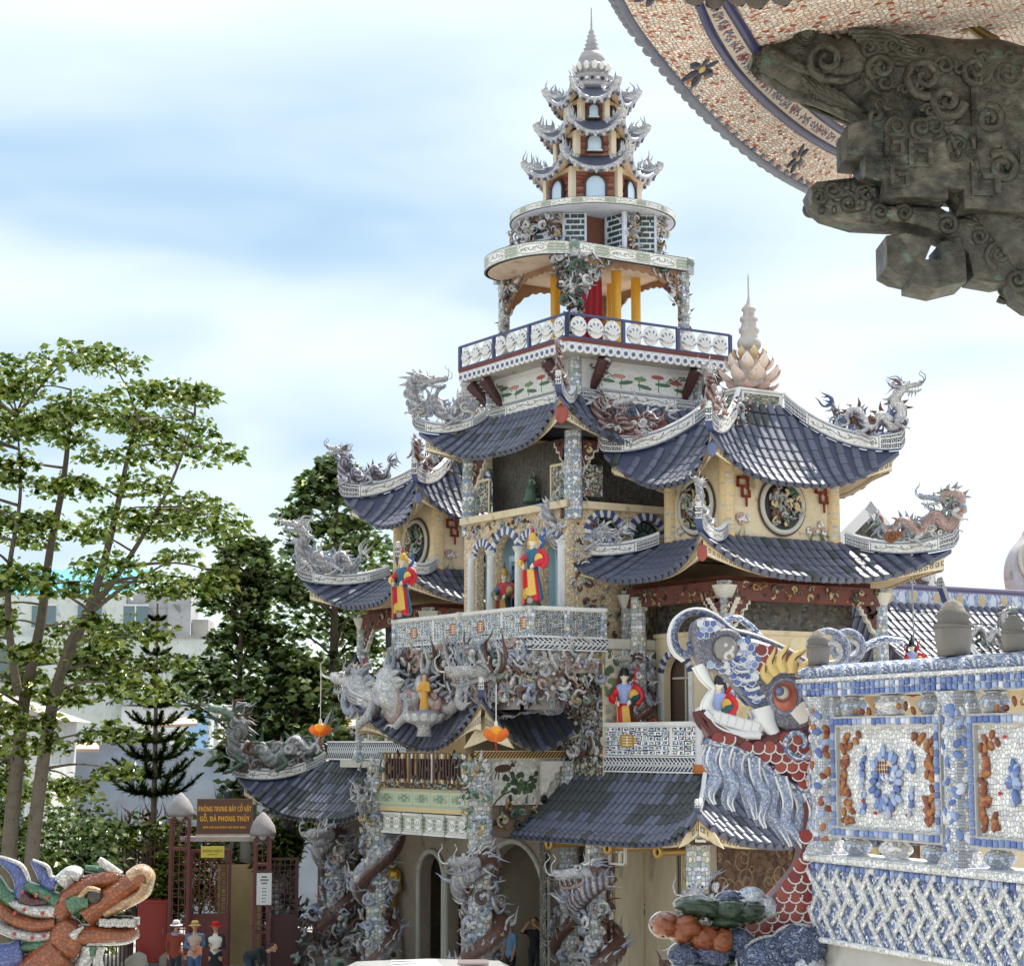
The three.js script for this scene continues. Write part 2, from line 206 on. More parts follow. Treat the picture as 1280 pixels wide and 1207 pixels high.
const relief = canvasTex(256, 256, (x, w, h) => { x.fillStyle = '#57534a'; x.fillRect(0, 0, w, h); speckle(x, w, h, ['#7d8a78', '#a8a596', '#3c3a36', '#8b6a52', '#c8c4b6', '#4e6070'], 500, 14, 71); const q = rngOf(72); for (let i = 0; i < 40; i++) { x.strokeStyle = pick(['#c9c6b8', '#6f8a86', '#8a5a44', '#2e2c2a'], q); x.lineWidth = rr(3, 8, q); x.beginPath(); x.arc(q() * w, q() * h, rr(8, 30, q), q() * 6, q() * 6 + 3); x.stroke(); } });
const swirlCream = canvasTex(512, 512, (x, w, h) => { x.fillStyle = '#d9bd8e'; x.fillRect(0, 0, w, h); const q = rngOf(81); speckle(x, w, h, ['#cfb184', '#e2c99c'], 400, 12, 82); for (let i = 0; i < 34; i++) { const a = q() * w, b = q() * h; x.strokeStyle = pick(['#9dbccb', '#aacad6', '#87a9bf'], q); x.lineWidth = rr(7, 13, q); x.beginPath(); x.moveTo(a - 34, b + 10); x.bezierCurveTo(a - 10, b - 22, a + 10, b + 22, a + 38, b - 8); x.stroke(); } });
const VN = { '\u0300': 'grave', '\u0301': 'acute', '\u0309': 'hook', '\u0303': 'tilde', '\u0323': 'dot', '\u0302': 'hat', '\u0306': 'breve', '\u031b': 'horn' };
// Vietnamese capitals and small letters with their marks drawn as strokes; s = letter size, k = width factor
function vnText(x, str, cx, y, s, k = 1) {
  x.font = 'bold ' + s + 'px sans-serif'; x.textAlign = 'left'; const L = [...str].map((c) => { if (c === 'Đ') return ['D', ['bar']]; const d = c.normalize('NFD'); return [d[0], [...d.slice(1)].map((m) => VN[m])]; });
  const wd = L.map(([b]) => x.measureText(b).width), tot = wd.reduce((a, b) => a + b, 0); x.save(); x.translate(cx, y); x.scale(k, 1); let p = -tot / 2; x.strokeStyle = x.fillStyle; x.lineWidth = s * 0.1; x.lineCap = 'butt';
  const line = (...q) => { x.beginPath(); q.forEach(([a, b], i) => (i ? x.lineTo(a, b) : x.moveTo(a, b))); x.stroke(); };
  L.forEach(([b, ms], i) => { x.fillText(b, p, 0); const w = wd[i], mid = p + w / 2, cap = b === b.toUpperCase() ? 0.76 : 0.6; let up = 0; for (const m of ms) { const t = -s * (cap + 0.05 + up); if (m === 'bar') line([p, -s * 0.36], [p + w * 0.5, -s * 0.36]); else if (m === 'dot') { x.beginPath(); x.arc(mid, s * 0.14, s * 0.07, 0, 7); x.fill(); } else if (m === 'horn') line([p + w * 0.88, -s * (cap - 0.1)], [p + w * 1.0, -s * (cap - 0.06)], [p + w * 1.02, -s * (cap + 0.06)]); else if (m === 'grave') line([mid - s * 0.12, t - s * 0.15], [mid + s * 0.08, t]); else if (m === 'acute') line([mid + s * 0.12, t - s * 0.15], [mid - s * 0.08, t]); else if (m === 'hat') { line([mid - s * 0.17, t], [mid, t - s * 0.13], [mid + s * 0.17, t]); up += 0.16; } else if (m === 'tilde') line([mid - s * 0.18, t - s * 0.02], [mid - s * 0.07, t - s * 0.1], [mid + s * 0.07, t - s * 0.03], [mid + s * 0.18, t - s * 0.11]); else if (m === 'hook') line([mid - s * 0.06, t - s * 0.16], [mid + s * 0.06, t - s * 0.15], [mid + s * 0.02, t - s * 0.06], [mid, t]); else if (m === 'breve') { line([mid - s * 0.15, t - s * 0.12], [mid, t], [mid + s * 0.15, t - s * 0.12]); up += 0.16; } } p += w; });
  x.restore();
}
const tex = (t, o = {}) => std('#ffffff', 0.55, { map: t, bumpMap: t, bumpScale: 0.012, ...o });
const fasciaM = tex(canvasTex(512, 64, (x, w, h) => { x.fillStyle = '#d8c8a8'; x.fillRect(0, 0, w, h); speckle(x, w, h, ['#cdbb98', '#e2d6bc'], 200, 10, 171); for (let i = 0; i < 20; i++) { x.strokeStyle = i % 2 ? '#6b4630' : '#4d5570'; x.lineWidth = 4; x.strokeRect(8 + i * 26, 24, 12, 16); } x.fillStyle = '#8a7252'; x.fillRect(0, 0, w, 5); x.fillRect(0, h - 5, w, 5); }));
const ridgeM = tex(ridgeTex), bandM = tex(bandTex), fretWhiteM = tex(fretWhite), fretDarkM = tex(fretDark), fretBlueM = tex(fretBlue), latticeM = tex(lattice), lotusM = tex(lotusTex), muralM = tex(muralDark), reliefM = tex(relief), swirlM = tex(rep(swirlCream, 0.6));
const glassM = std([0.12, 0.19, 0.21], 0.12), skyGlass = std([0.55, 0.68, 0.8], 0.1);
// palette for sculpture
const PAL = { white: col('#e8e6e4'), pale: col('#d3d2d6'), blue: col('#5a668f'), lblue: col('#b3bccf'), grey: col('#a5a1a4'), maroon: col('#5a2f2e'), brown: col('#6e4a3e'), green: col('#4d6a58'), lgreen: col('#8fa798'), ochre: col('#a67f45'), cream: col('#cdb78e'), red: col('#93392b'), dark: col('#2e2a2e'), pink: col('#c4a39a'), orange: col('#b5672c'), yellow: col('#c99a35') };
// ------------------------------------------------------------ building kit
// box whose texture fills the wide face; face 'x' looks along x, 'z' along z
function panelGeo(x0, x1, y0, y1, z0, z1, face, ru = 1, rv = 1) {
  const g = new THREE.BoxGeometry(x1 - x0, y1 - y0, z1 - z0); g.translate((x0 + x1) / 2, (y0 + y1) / 2, (z0 + z1) / 2);
  const p = g.attributes.position, uv = g.attributes.uv;
  for (let i = 0; i < p.count; i++) { const u = face === 'x' ? (p.getZ(i) - z0) / (z1 - z0) : (p.getX(i) - x0) / (x1 - x0); uv.setXY(i, u * ru, ((p.getY(i) - y0) / (y1 - y0)) * rv); }
  return g;
}
// band standing on a curve: pts = base curve, h(t) height, th thickness
function bandGeo(pts, h, th, ru = 1, closed = false) {
  const n = pts.length, P = [], UV = [], I = [], len = [0]; for (let i = 1; i < n; i++) len.push(len[i - 1] + pts[i].distanceTo(pts[i - 1]));
  const ring = (i) => { const a = pts[Math.max(0, i - 1)], b = pts[Math.min(n - 1, i + 1)], d = b.clone().sub(a); const s = V(-d.z, 0, d.x).normalize().multiplyScalar(th / 2), hh = typeof h === 'function' ? h(len[i] / len[n - 1]) : h, p = pts[i]; return [p.clone().sub(s), p.clone().add(s), p.clone().add(s).add(V(0, hh, 0)), p.clone().sub(s).add(V(0, hh, 0))]; };
  const quad = (a, b, c, d, u0, u1, v0, v1) => { const k = P.length / 3; for (const q of [a, b, c, d]) P.push(q.x, q.y, q.z); UV.push(u0, v0, u1, v0, u1, v1, u0, v1); I.push(k, k + 1, k + 2, k, k + 2, k + 3); };
  for (let i = 0; i < n - 1; i++) { const A = ring(i), B = ring(i + 1), u0 = (len[i] / len[n - 1]) * ru, u1 = (len[i + 1] / len[n - 1]) * ru; quad(B[0], A[0], A[3], B[3], u1, u0, 0, 1); quad(A[1], B[1], B[2], A[2], u0, u1, 0, 1); quad(A[3], A[2], B[2], B[3], u0, u1, 0.97, 0.99); quad(A[1], A[0], B[0], B[1], u0, u1, 0.01, 0.03); }
  const e = ring(0), f = ring(n - 1); quad(e[0], e[1], e[2], e[3], 0, 0.04, 0, 1); quad(f[1], f[0], f[3], f[2], 0.96, 1, 0, 1);
  const g = new THREE.BufferGeometry(); g.setAttribute('position', new THREE.Float32BufferAttribute(P, 3)); g.setAttribute('uv', new THREE.Float32BufferAttribute(UV, 2)); g.setIndex(I); g.computeVertexNormals(); return g;
}
// one glazed barrel tile lying along +z (downhill), 20-odd triangles
function barrel(r, len, end = false, flat = 0.42) {
  const P = [], I = [], n = 6, rows = [[-len / 2, r * 0.9, 0.0], [len / 2, r, 0.016]];
  for (const [z, q, lift] of rows) for (let k = 0; k <= n; k++) { const a = Math.PI * k / n; P.push(Math.cos(a) * q, Math.pow(Math.sin(a), flat > 0.6 ? 1 : 0.6) * q * flat + lift, z); }
  for (let k = 0; k < n; k++) { const a = k, b = k + n + 1; I.push(a, a + 1, b, b, a + 1, b + 1); }
  const c = P.length / 3; P.push(0, 0, len / 2); for (let k = 0; k < n; k++) I.push(c, n + 1 + k, n + 2 + k);   // shaded lip at the lower end
  if (end) { const m = 10, c2 = P.length / 3; P.push(0, -0.01, len / 2 + 0.035); for (let k = 0; k < m; k++) { const a = 6.2832 * k / m; P.push(Math.cos(a) * r * 0.86, Math.sin(a) * r * 0.8 - 0.015, len / 2 + 0.015); } for (let k = 0; k < m; k++) I.push(c2, c2 + 1 + k, c2 + 1 + ((k + 1) % m)); for (let k = 0; k < m; k++) { /* rim */ } }
  let g = new THREE.BufferGeometry(); g.setAttribute('position', new THREE.Float32BufferAttribute(P, 3)); g.setIndex(I); g.computeVertexNormals(); g = toCreasedNormals(g, 0.9); boxUV(g); return g;
}
// A hipped roof with hollow slopes and corners swept up. Sides: 0 = +z, 1 = -x, 2 = -z, 3 = +x. keep = sides whose tiles are single meshes.
function hipRoof(parent, o) {
  const q = { lift: 0.9, ext: 0.5, curve: 0.45, pitch: 0.26, course: 0.32, r: 0.112, pow: 3.2, thick: 0.1, keep: [0, 1], sides: [0, 1, 2, 3], most: 300, dirty: 0.06, name: 'roof', seed: 3, ...o };
  const [hx, hz] = q.eave, [tx, tz] = q.top, rnd = rngOf(q.seed);
  const dims = (s) => (s % 2 === 0 ? [hx, tx, hz, tz] : [hz, tz, hx, tx]);
  const rot = [0, -Math.PI / 2, Math.PI, Math.PI / 2];
  const spot = (s, x, v) => { // x metres along the eave at the eave line's own scale
    const [Le, Lt, De, Dt] = dims(s), L = lerp(Le, Lt, v), D = lerp(De, Dt, v), t = clamp(x / L, -1, 1), c = Math.pow(Math.abs(t), q.pow), k = Math.pow(1 - v, 1.6);
    const y = q.y0 + (q.y1 - q.y0) * (v * (1 - q.curve) + q.curve * v * v) + q.lift * c * k;
    const al = x + Math.sign(t) * q.ext * c * (1 - v), out = D + q.ext * c * (1 - v);
    const a = rot[s], ca = Math.cos(a), sa = Math.sin(a);
    return V(q.cx + al * ca + out * sa, y, q.cz - al * sa + out * ca);
  };
  const Lat = (s, v) => { const [Le, Lt] = dims(s); return lerp(Le, Lt, v); };
  const roof = part(parent, q.name, merge(q.sides.map((s) => sheet((u, v) => { const p = spot(s, (u * 2 - 1) * Lat(s, v), v); return [p.x, p.y, p.z]; }, 36, 10))), panM);
  // soffit below and the blue eave board between
  part(roof, 'soffit', merge(q.sides.map((s) => sheet((u, v) => { const w = v * (q.soffit ?? 0.8), p = spot(s, (u * 2 - 1) * Lat(s, w), w); return [p.x, p.y - q.thick - 0.05 * v, p.z]; }, 36, 6, true))), q.soffitM || soffitM);
  part(roof, 'eave_board', merge(q.sides.map((s) => sheet((u, v) => { const p = spot(s, (u * 2 - 1) * Lat(s, 0), 0); return [p.x, p.y - q.thick * (1 - v) + 0.01, p.z]; }, 36, 1))), tileMats[1]);
  // painted fascia under the eave, deepening towards each swept corner
  part(roof, 'eave_fascia', merge(q.sides.map((s) => { const nn = 48; return sheet((u, v) => { const t = Math.abs(u * 2 - 1), p = spot(s, (u * 2 - 1) * (Lat(s, 0) - 0.12), 0.06), dp = (q.fascia ?? 1) * (0.05 + 0.34 * Math.pow(t, 5)); return [p.x, p.y - q.thick - dp * (1 - v) + 0.02, p.z]; }, nn, 2, false, (u, v) => [u * 3, v]); })), fasciaM);
  const geoT = barrel(q.r, q.course * 1.12, false, q.flat), geoE = barrel(q.r, q.course * 1.12, true, q.flat), rest = [], mats = q.mats || tileMats;
  let made = 0;
  const up = V(0, 1, 0), mtx = new THREE.Matrix4();
  for (const s of [...q.keep, ...q.sides.filter((k) => !q.keep.includes(k))]) {
    const [Le, Lt, De, Dt] = dims(s), n = Math.floor((2 * Le - q.pitch * 0.6) / q.pitch), slope = Math.hypot(De - Dt, q.y1 - q.y0), dv = q.course / slope;
    for (let i = 0; i <= n; i++) {
      const x = (i - n / 2) * q.pitch, vEnd = Math.abs(x) <= Lt ? 1 : (Le - Math.abs(x)) / Math.max(1e-6, Le - Lt);
      for (let v = dv / 2, j = 0; v < vEnd - dv * 0.25 && v < 1; v += dv, j++) {
        const p = spot(s, x, v), d = spot(s, x, Math.max(0, v - 0.04)).sub(spot(s, x, Math.min(1, v + 0.04))).normalize(), e = spot(s, x + 0.03, v).sub(spot(s, x - 0.03, v)).normalize();
        if (v + 0.04 > vEnd) continue;
        const nn = d.clone().cross(e).normalize(); if (nn.y < 0) nn.negate(); const xx = nn.clone().cross(d).normalize();
        mtx.makeBasis(xx, nn, d); mtx.setPosition(p.x + nn.x * 0.005, p.y + nn.y * 0.005, p.z + nn.z * 0.005);
        mtx.multiply(M4.makeRotationX(rr(-0.012, 0.012, rnd))); 
        const dirtShade = q.stainShade ? q.stainShade(s, x, v) : q.dirty, mm = rnd() < dirtShade ? tileDirtShade : mats[Math.floor(rnd() * mats.length)];
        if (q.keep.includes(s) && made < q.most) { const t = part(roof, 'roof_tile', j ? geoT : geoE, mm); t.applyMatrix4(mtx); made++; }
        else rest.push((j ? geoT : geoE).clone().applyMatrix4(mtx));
      }
    }
  }
  if (rest.length) { const r = part(roof, 'roof_tile_field', merge(rest), mats[1]); r.userData = { kind: 'stuff' }; }
  const hip = (s, n = 14, v0 = 0, v1 = 1, end = 1) => Array.from({ length: n }, (_, i) => { const v = lerp(v1, v0, i / (n - 1)); return spot(s, end * Lat(s, v), v); });
  return { roof, spot, hip, Lat };
}
// white decorated hip wall running down to an up-curled tip
function hipWall(parent, pts, h = 0.34, th = 0.16, tip = 0.25) {
  const last = pts[pts.length - 1], prev = pts[pts.length - 3], d = last.clone().sub(prev).setY(0).normalize();
  const more = [1, 2, 3].map((k) => last.clone().add(d.clone().multiplyScalar(tip * 0.25 * k)).add(V(0, tip * 0.16 * k * k * 0.6, 0)));
  const all = [...pts, ...more].map((p) => p.clone().add(V(0, 0.03, 0)));
  const w = part(parent, 'hip_ridge', bandGeo(all, (t) => h * (0.85 + 0.5 * Math.pow(t, 3)), th), ridgeM);
  part(w, 'ridge_cap', tube(all.map((p, i) => { const t = i / (all.length - 1); return p.clone().add(V(0, h * (0.85 + 0.5 * t * t * t) + 0.01, 0)); }), [th * 0.42, th * 0.42], 26, 8), whiteM);
  return all;
}

// ------------------------------------------------------------ sculpture
const flameTube = (p, dir, len, w, bend, c, side = V(0, 0, 1)) => { // a wavy tapering tongue
  const d = dir.clone().normalize(), s = side.clone().cross(d).normalize(); const P = [0, 0.25, 0.5, 0.75, 1].map((t) => p.clone().add(d.clone().multiplyScalar(len * t)).add(s.clone().multiplyScalar(bend * len * Math.sin(t * 4.4) * 0.35 + bend * len * t * t * 0.35)));
  return paint(tube(P, (t) => w * (1 - t * 0.92) * (0.75 + 0.25 * Math.sin(t * 3.1)), 8, 5, [0.6, 1]), c, 0.08);
};
function spiral(cx, cy, cz, r, turns, w, a0, c, dir = 1) { const P = []; for (let i = 0; i <= 12; i++) { const t = i / 12, a = a0 + dir * t * turns * 6.283, q = r * (1 - t * 0.72); P.push(V(cx + Math.cos(a) * q, cy + Math.sin(a) * q, cz + t * w * 0.9)); } return paint(tube(P, (t) => w * (0.25 + 0.95 * Math.sin(Math.min(1, 0.12 + t) * 2.6)), 16, 5, [0.8, 1.1]), c, 0.14); }
// crowded scroll-and-flame relief filling w x h, facing +z, on z = 0
function scrolls(w, h, n, size, cols, seed, deep = 0.12, mask = null) {
  const q = rngOf(seed), out = [];
  for (let i = 0; i < n; i++) {
    const x = rr(-w / 2, w / 2, q), y = rr(0, h, q); if (mask && !mask(x / w + 0.5, y / h)) continue;
    const c = pick(cols, q), k = q();
    if (k < 0.26) out.push(place(spiral(0, 0, 0, size * rr(0.35, 1.15, q), rr(0.55, 1.15, q), size * rr(0.2, 0.4, q), q() * 6.28, c, q() < 0.5 ? 1 : -1), x, y, rr(0, deep, q), rr(-0.7, 0.7, q), rr(-0.8, 0.8, q), 0));
    else if (k < 0.44) out.push(paint(place(ball(size * rr(0.3, 0.6, q), 0, 0, 0, rr(0.3, 0.5, q), 1.3, 0.3, 8), x, y, rr(0, deep, q), rr(-0.6, 0.6, q), rr(-0.6, 0.6, q), q() * 6.28), c, 0.14));
    else if (k < 0.85) { const a = q() * 6.283; out.push(flameTube(V(x, y, rr(0, deep, q)), V(Math.cos(a), Math.sin(a), rr(-0.2, 0.5, q)), size * rr(1, 2.2, q), size * rr(0.22, 0.4, q), rr(-1, 1, q), c)); }
    else out.push(paint(ball(size * rr(0.25, 0.5, q), x, y, rr(0, deep, q), 1, rr(0.7, 1.3, q), 0.7, 8), c, 0.1));
  }
  return out;
}
const dragonPal = {
  blue: { body: [col('#6f6484'), PAL.pale, PAL.white], mane: [PAL.blue, PAL.lblue, PAL.white, PAL.brown], fin: [col('#6a6a9a'), PAL.lblue, PAL.brown], head: PAL.pale, claw: PAL.white },
  brown: { body: [PAL.maroon, PAL.pink, PAL.pale], mane: [PAL.pale, PAL.white, PAL.lblue, PAL.brown], fin: [PAL.maroon, PAL.pale], head: PAL.pale, claw: PAL.white },
  grey: { body: [PAL.grey, PAL.pale, PAL.white], mane: [PAL.white, PAL.pale, PAL.lblue], fin: [PAL.lblue, PAL.white], head: PAL.pale, claw: PAL.white },
  colour: { body: [PAL.lblue, PAL.white, PAL.pink], mane: [PAL.lblue, PAL.lgreen, PAL.white, PAL.orange, PAL.grey], fin: [PAL.grey, PAL.lblue], head: PAL.lblue, claw: PAL.white },
  porch: { body: [PAL.white, PAL.pale, PAL.brown], mane: [PAL.white, PAL.pale, PAL.lblue, PAL.white, PAL.pink], fin: [PAL.white, PAL.lblue], head: PAL.white, claw: PAL.white },
  dark: { body: [PAL.grey, PAL.green, PAL.pale], mane: [PAL.grey, PAL.pale, PAL.green, PAL.brown], fin: [PAL.grey, PAL.green], head: PAL.lgreen, claw: PAL.pale },
};
function dragonHead(s, pal, q, crest = 9) { // looks along +x, origin at the back of the skull, s = head length
  const H = pal.head, out = [];
  const head = [
    paint(tube([V(-0.1, 0, 0), V(0.2, 0.05, 0), V(0.55, 0.08, 0), V(0.85, 0.06, 0), V(1.0, 0.12, 0)].map((p) => p.multiplyScalar(s)), (t) => s * (0.24 - 0.1 * t + 0.05 * Math.max(0, 0.35 - Math.abs(t - 0.95)) * 2), 12, 10, [1, 0.85]), H, 0.05),
    paint(tube([V(0.05, -0.14, 0), V(0.4, -0.26, 0), V(0.75, -0.3, 0), V(0.92, -0.24, 0)].map((p) => p.multiplyScalar(s)), (t) => s * (0.16 - 0.09 * t), 10, 8, [1.1, 0.55]), pal.body[1], 0.05),
    ...[-1, 1].flatMap((k) => [
      paint(ball(s * 0.085, s * 0.34, s * 0.22, k * s * 0.16), PAL.white), paint(ball(s * 0.04, s * 0.39, s * 0.24, k * s * 0.21, 1, 1, 1, 8), PAL.dark),
      paint(ball(s * 0.09, s * 0.98, s * 0.15, k * s * 0.09, 1, 0.9, 0.8, 8), H),
      flameTube(V(0.22 * s, 0.28 * s, k * 0.14 * s), V(-0.3, 0.6, k * 0.3), s * 0.4, s * 0.06, 0.8, pal.mane[1]),                    // brow
      ...[0, 1, 2].map((j) => paint(place(new THREE.ConeGeometry(s * 0.03, s * 0.13, 5), s * (0.5 + j * 0.15), -s * 0.1, k * s * 0.1, Math.PI, 0, 0), PAL.white)),
      ...[0, 1, 2].map((j) => paint(place(new THREE.ConeGeometry(s * 0.025, s * 0.1, 5), s * (0.45 + j * 0.16), -s * 0.17, k * s * 0.09), PAL.white)),
    ]),
  ];
  const horn = [-1, 1].map((k) => paint(tube([V(0.05, 0.22, k * 0.12), V(-0.25, 0.42, k * 0.2), V(-0.5, 0.42, k * 0.24), V(-0.7, 0.62, k * 0.22)].map((p) => p.multiplyScalar(s)), [s * 0.06, s * 0.015], 10, 6), pal.claw));
  const whisker = [-1, 1].map((k) => paint(tube([V(0.9, 0.06, k * 0.12), V(1.15, 0.12, k * 0.3), V(1.2, 0.4, k * 0.36), V(1.05, 0.55, k * 0.34), V(1.1, 0.7, k * 0.3)].map((p) => p.multiplyScalar(s)), [s * 0.035, s * 0.012], 12, 5), pal.mane[0]));
  const mane = []; for (let i = 0; i < crest; i++) { const a = lerp(-0.9, 2.2, i / (crest - 1)); for (const k of [-1, 1]) mane.push(flameTube(V(-0.05 * s, s * 0.12 * Math.sin(a), k * s * 0.16), V(-0.8 - 0.3 * q(), Math.sin(a) * 0.95, k * rr(0.1, 0.7, q)), s * rr(0.5, 0.95, q), s * 0.075, rr(-1, 1, q), pick(pal.mane, q))); }
  for (let i = 0; i < 5; i++) mane.push(flameTube(V(s * (0.2 + 0.12 * i), -0.3 * s, rr(-0.1, 0.1, q) * s), V(-0.4, -0.9, rr(-0.2, 0.2, q)), s * rr(0.2, 0.4, q), s * 0.04, rr(-1, 1, q), pick(pal.mane, q)));
  return { head, horn, whisker, mane };
}
// a whole dragon along +x; f(t) gives the spine; head faces the way the spine ends, tilted by look
function makeDragon(o) {
  const q = rngOf(o.seed), pal = dragonPal[o.pal], s = o.size, path = o.path.map((p) => V(...p).multiplyScalar(s)), curve = new THREE.CatmullRomCurve3(path);
  const g = new THREE.Group(), r0 = (o.r || 0.055) * s, rf = (t) => r0 * (0.28 + 0.85 * Math.sin(Math.min(1, t * 1.25 + 0.08) * Math.PI * 0.62)) * (t > 0.85 ? 1 - (t - 0.85) * 1.2 : 1);
  const body = part(g, 'body', tube(path, rf, 64, 12, [1, 1], (t, a) => { const u = Math.sin(a), k = (Math.floor(t * 64) + Math.floor(a * 2)) % 3; return u < -0.35 ? pal.body[2] : k ? pal.body[0] : pal.body[1]; }), orn);
  const fins = []; for (let i = 2; i < 34; i++) { const t = i / 36, p = curve.getPoint(t), T = curve.getTangent(t), up = V(-T.y, T.x, 0).normalize(); if (up.y < 0 && !o.flipfin) up.negate(); fins.push(flameTube(p.clone().add(up.clone().multiplyScalar(rf(t) * 0.7)), up.clone().add(T.clone().multiplyScalar(-0.7)), rf(t) * rr(1.3, 2.4, q), rf(t) * 0.5, rr(-0.5, 0.5, q), pick(pal.fin, q))); }
  part(g, 'dorsal_fin', fins, orn);
  // legs with claws
  for (const [t, k, fx] of o.legs || [[0.36, -1, 0.5], [0.4, 1, 0.5], [0.72, -1, 0.6], [0.76, 1, 0.6]]) { const p = curve.getPoint(t), w = r0; const a = p.clone().add(V(0, -w * 0.3, k * w * 0.7)), b = a.clone().add(V(-w * 1.2, -w * 1.0, k * w * 1.2)), c = b.clone().add(V(w * 1.6, -w * 1.1, k * w * 0.2)); const L = [paint(tube([a, b, c], [w * 0.5, w * 0.28], 9, 7), pal.body[1], 0.1)]; for (let j = -1; j <= 1; j++) L.push(paint(tube([c, c.clone().add(V(w * 0.5, w * 0.12, j * w * 0.4)), c.clone().add(V(w * 0.9, -w * 0.25, j * w * 0.55))], [w * 0.14, w * 0.03], 5, 5), pal.claw)); for (let j = 0; j < 3; j++) L.push(flameTube(b, V(-1, rr(-0.2, 0.9, q), k * 0.4), w * rr(1.2, 2.4, q), w * 0.22, rr(-1, 1, q), pick(pal.mane, q))); part(g, 'leg', L, orn); }
  const tail = []; for (let i = 0; i < 7; i++) { const a = rr(1.6, 4.4, q); tail.push(flameTube(path[0], V(Math.cos(a), Math.sin(a) * 0.8 + 0.3, rr(-0.3, 0.3, q)), s * rr(0.14, 0.28, q), r0 * 0.45, rr(-1, 1, q), pick(pal.mane, q))); } part(g, 'tail_flame', tail, orn);
  const extra = []; const nc = o.clouds ?? 16; for (let i = 0; i < nc; i++) { const t = rr(0.1, 0.9, q), p = curve.getPoint(t); extra.push(spiral(p.x + rr(-0.06, 0.06, q) * s, Math.max(r0 * 0.6, p.y - rr(0.05, 0.16, q) * s), rr(-0.05, 0.05, q) * s, s * rr(0.04, 0.085, q), 1.4, s * 0.021, q() * 6.28, pick(pal.mane, q), q() < 0.5 ? 1 : -1)); } if (nc) part(g, 'cloud_scroll', extra, orn);
  const e = curve.getPoint(1), hs = (o.head || 0.2) * s, D = dragonHead(hs, pal, q), hp = new THREE.Group(); 
  const hm = part(g, 'head', D.head, orn); hm.position.copy(e); hm.rotation.z = o.look ?? 0.15; hm.rotation.y = o.yaw || 0;
  part(hm, 'horn', D.horn, orn); part(hm, 'whisker', D.whisker, orn); part(hm, 'mane', D.mane, orn);
  return g;
}
// a dragon winding up a pillar, head leaning out towards +z
function pillarDragon(h, R0, o) {
  const q = rngOf(o.seed), pal = dragonPal[o.pal || 'grey'], turns = o.turns || 1.8, g = new THREE.Group(), r0 = o.r || 0.13;
  const path = []; const n = 26; for (let i = 0; i <= n; i++) { const t = i / n, a = o.a0 + t * turns * 6.283, rad2 = R0 + r0 * 0.7; path.push(V(Math.sin(a) * rad2, 0.1 + t * (h - 0.2), Math.cos(a) * rad2)); }
  const l = path[n], out = V(o.out?.[0] ?? 0, 0, o.out?.[1] ?? 1).normalize(); path.push(l.clone().add(out.clone().multiplyScalar(0.18)).add(V(0, 0.05, 0)), l.clone().add(out.clone().multiplyScalar(0.42)).add(V(0, -0.02, 0)));
  const rf = (t) => r0 * (0.35 + 0.75 * Math.sin(Math.min(1, t * 1.1 + 0.1) * 2));
  part(g, 'dragon_body', tube(path, rf, 90, 10, [1, 1], (t, a) => { const k = (Math.floor(t * 90) + Math.floor(a * 1.6)) % 4; return Math.sin(a + 0.6) < -0.2 ? PAL.brown : k === 0 ? pal.body[2] : k === 2 ? PAL.lblue : pal.body[0]; }), orn);
  const c = new THREE.CatmullRomCurve3(path), fl = []; for (let i = 1; i < 40; i++) { const t = i / 42, p = c.getPoint(t), d = V(p.x, 0.4 * Math.hypot(p.x, p.z), p.z).normalize(); fl.push(flameTube(p.clone().add(d.clone().multiplyScalar(rf(t) * 0.7)), d.add(V(rr(-0.6, 0.6, q), rr(0, 0.8, q), rr(-0.6, 0.6, q))), r0 * rr(1, 2.2, q), r0 * 0.28, rr(-1, 1, q), pick(pal.mane, q))); }
  part(g, 'dragon_fin', fl, orn);
  const cl = []; for (let i = 0; i < (o.clouds ?? 46); i++) { const a = q() * 6.283, y = rr(0, h, q), rr2 = R0 + rr(0.02, 0.16, q), sp = spiral(0, 0, 0, rr(0.06, 0.2, q), rr(0.6, 1.2, q), rr(0.03, 0.075, q), q() * 6, pick([...pal.mane, ...pal.mane, ...pal.mane, PAL.pink, PAL.lblue, PAL.brown], q)); cl.push(place(sp, Math.sin(a) * rr2, y, Math.cos(a) * rr2, rr(-0.6, 0.6, q), a + rr(-0.5, 0.5, q), 0)); cl.push(flameTube(V(Math.sin(a + 1) * rr2, rr(0, h, q), Math.cos(a + 1) * rr2), V(Math.sin(a + 1) * 0.8, rr(-0.4, 1, q), Math.cos(a + 1) * 0.8), rr(0.16, 0.36, q), rr(0.03, 0.06, q), rr(-1, 1, q), pick([...pal.mane, PAL.pink, PAL.pale], q))); } part(g, 'cloud_scroll', cl, orn);
  const D = dragonHead(o.head || 0.5, pal, q), hm = part(g, 'dragon_head', D.head, orn); hm.position.copy(path[path.length - 1]); hm.rotation.y = Math.atan2(-out.z, out.x); hm.rotation.z = -0.1;
  part(hm, 'horn', D.horn, orn); part(hm, 'whisker', D.whisker, orn); part(hm, 'mane', D.mane, orn);
  return g;
}
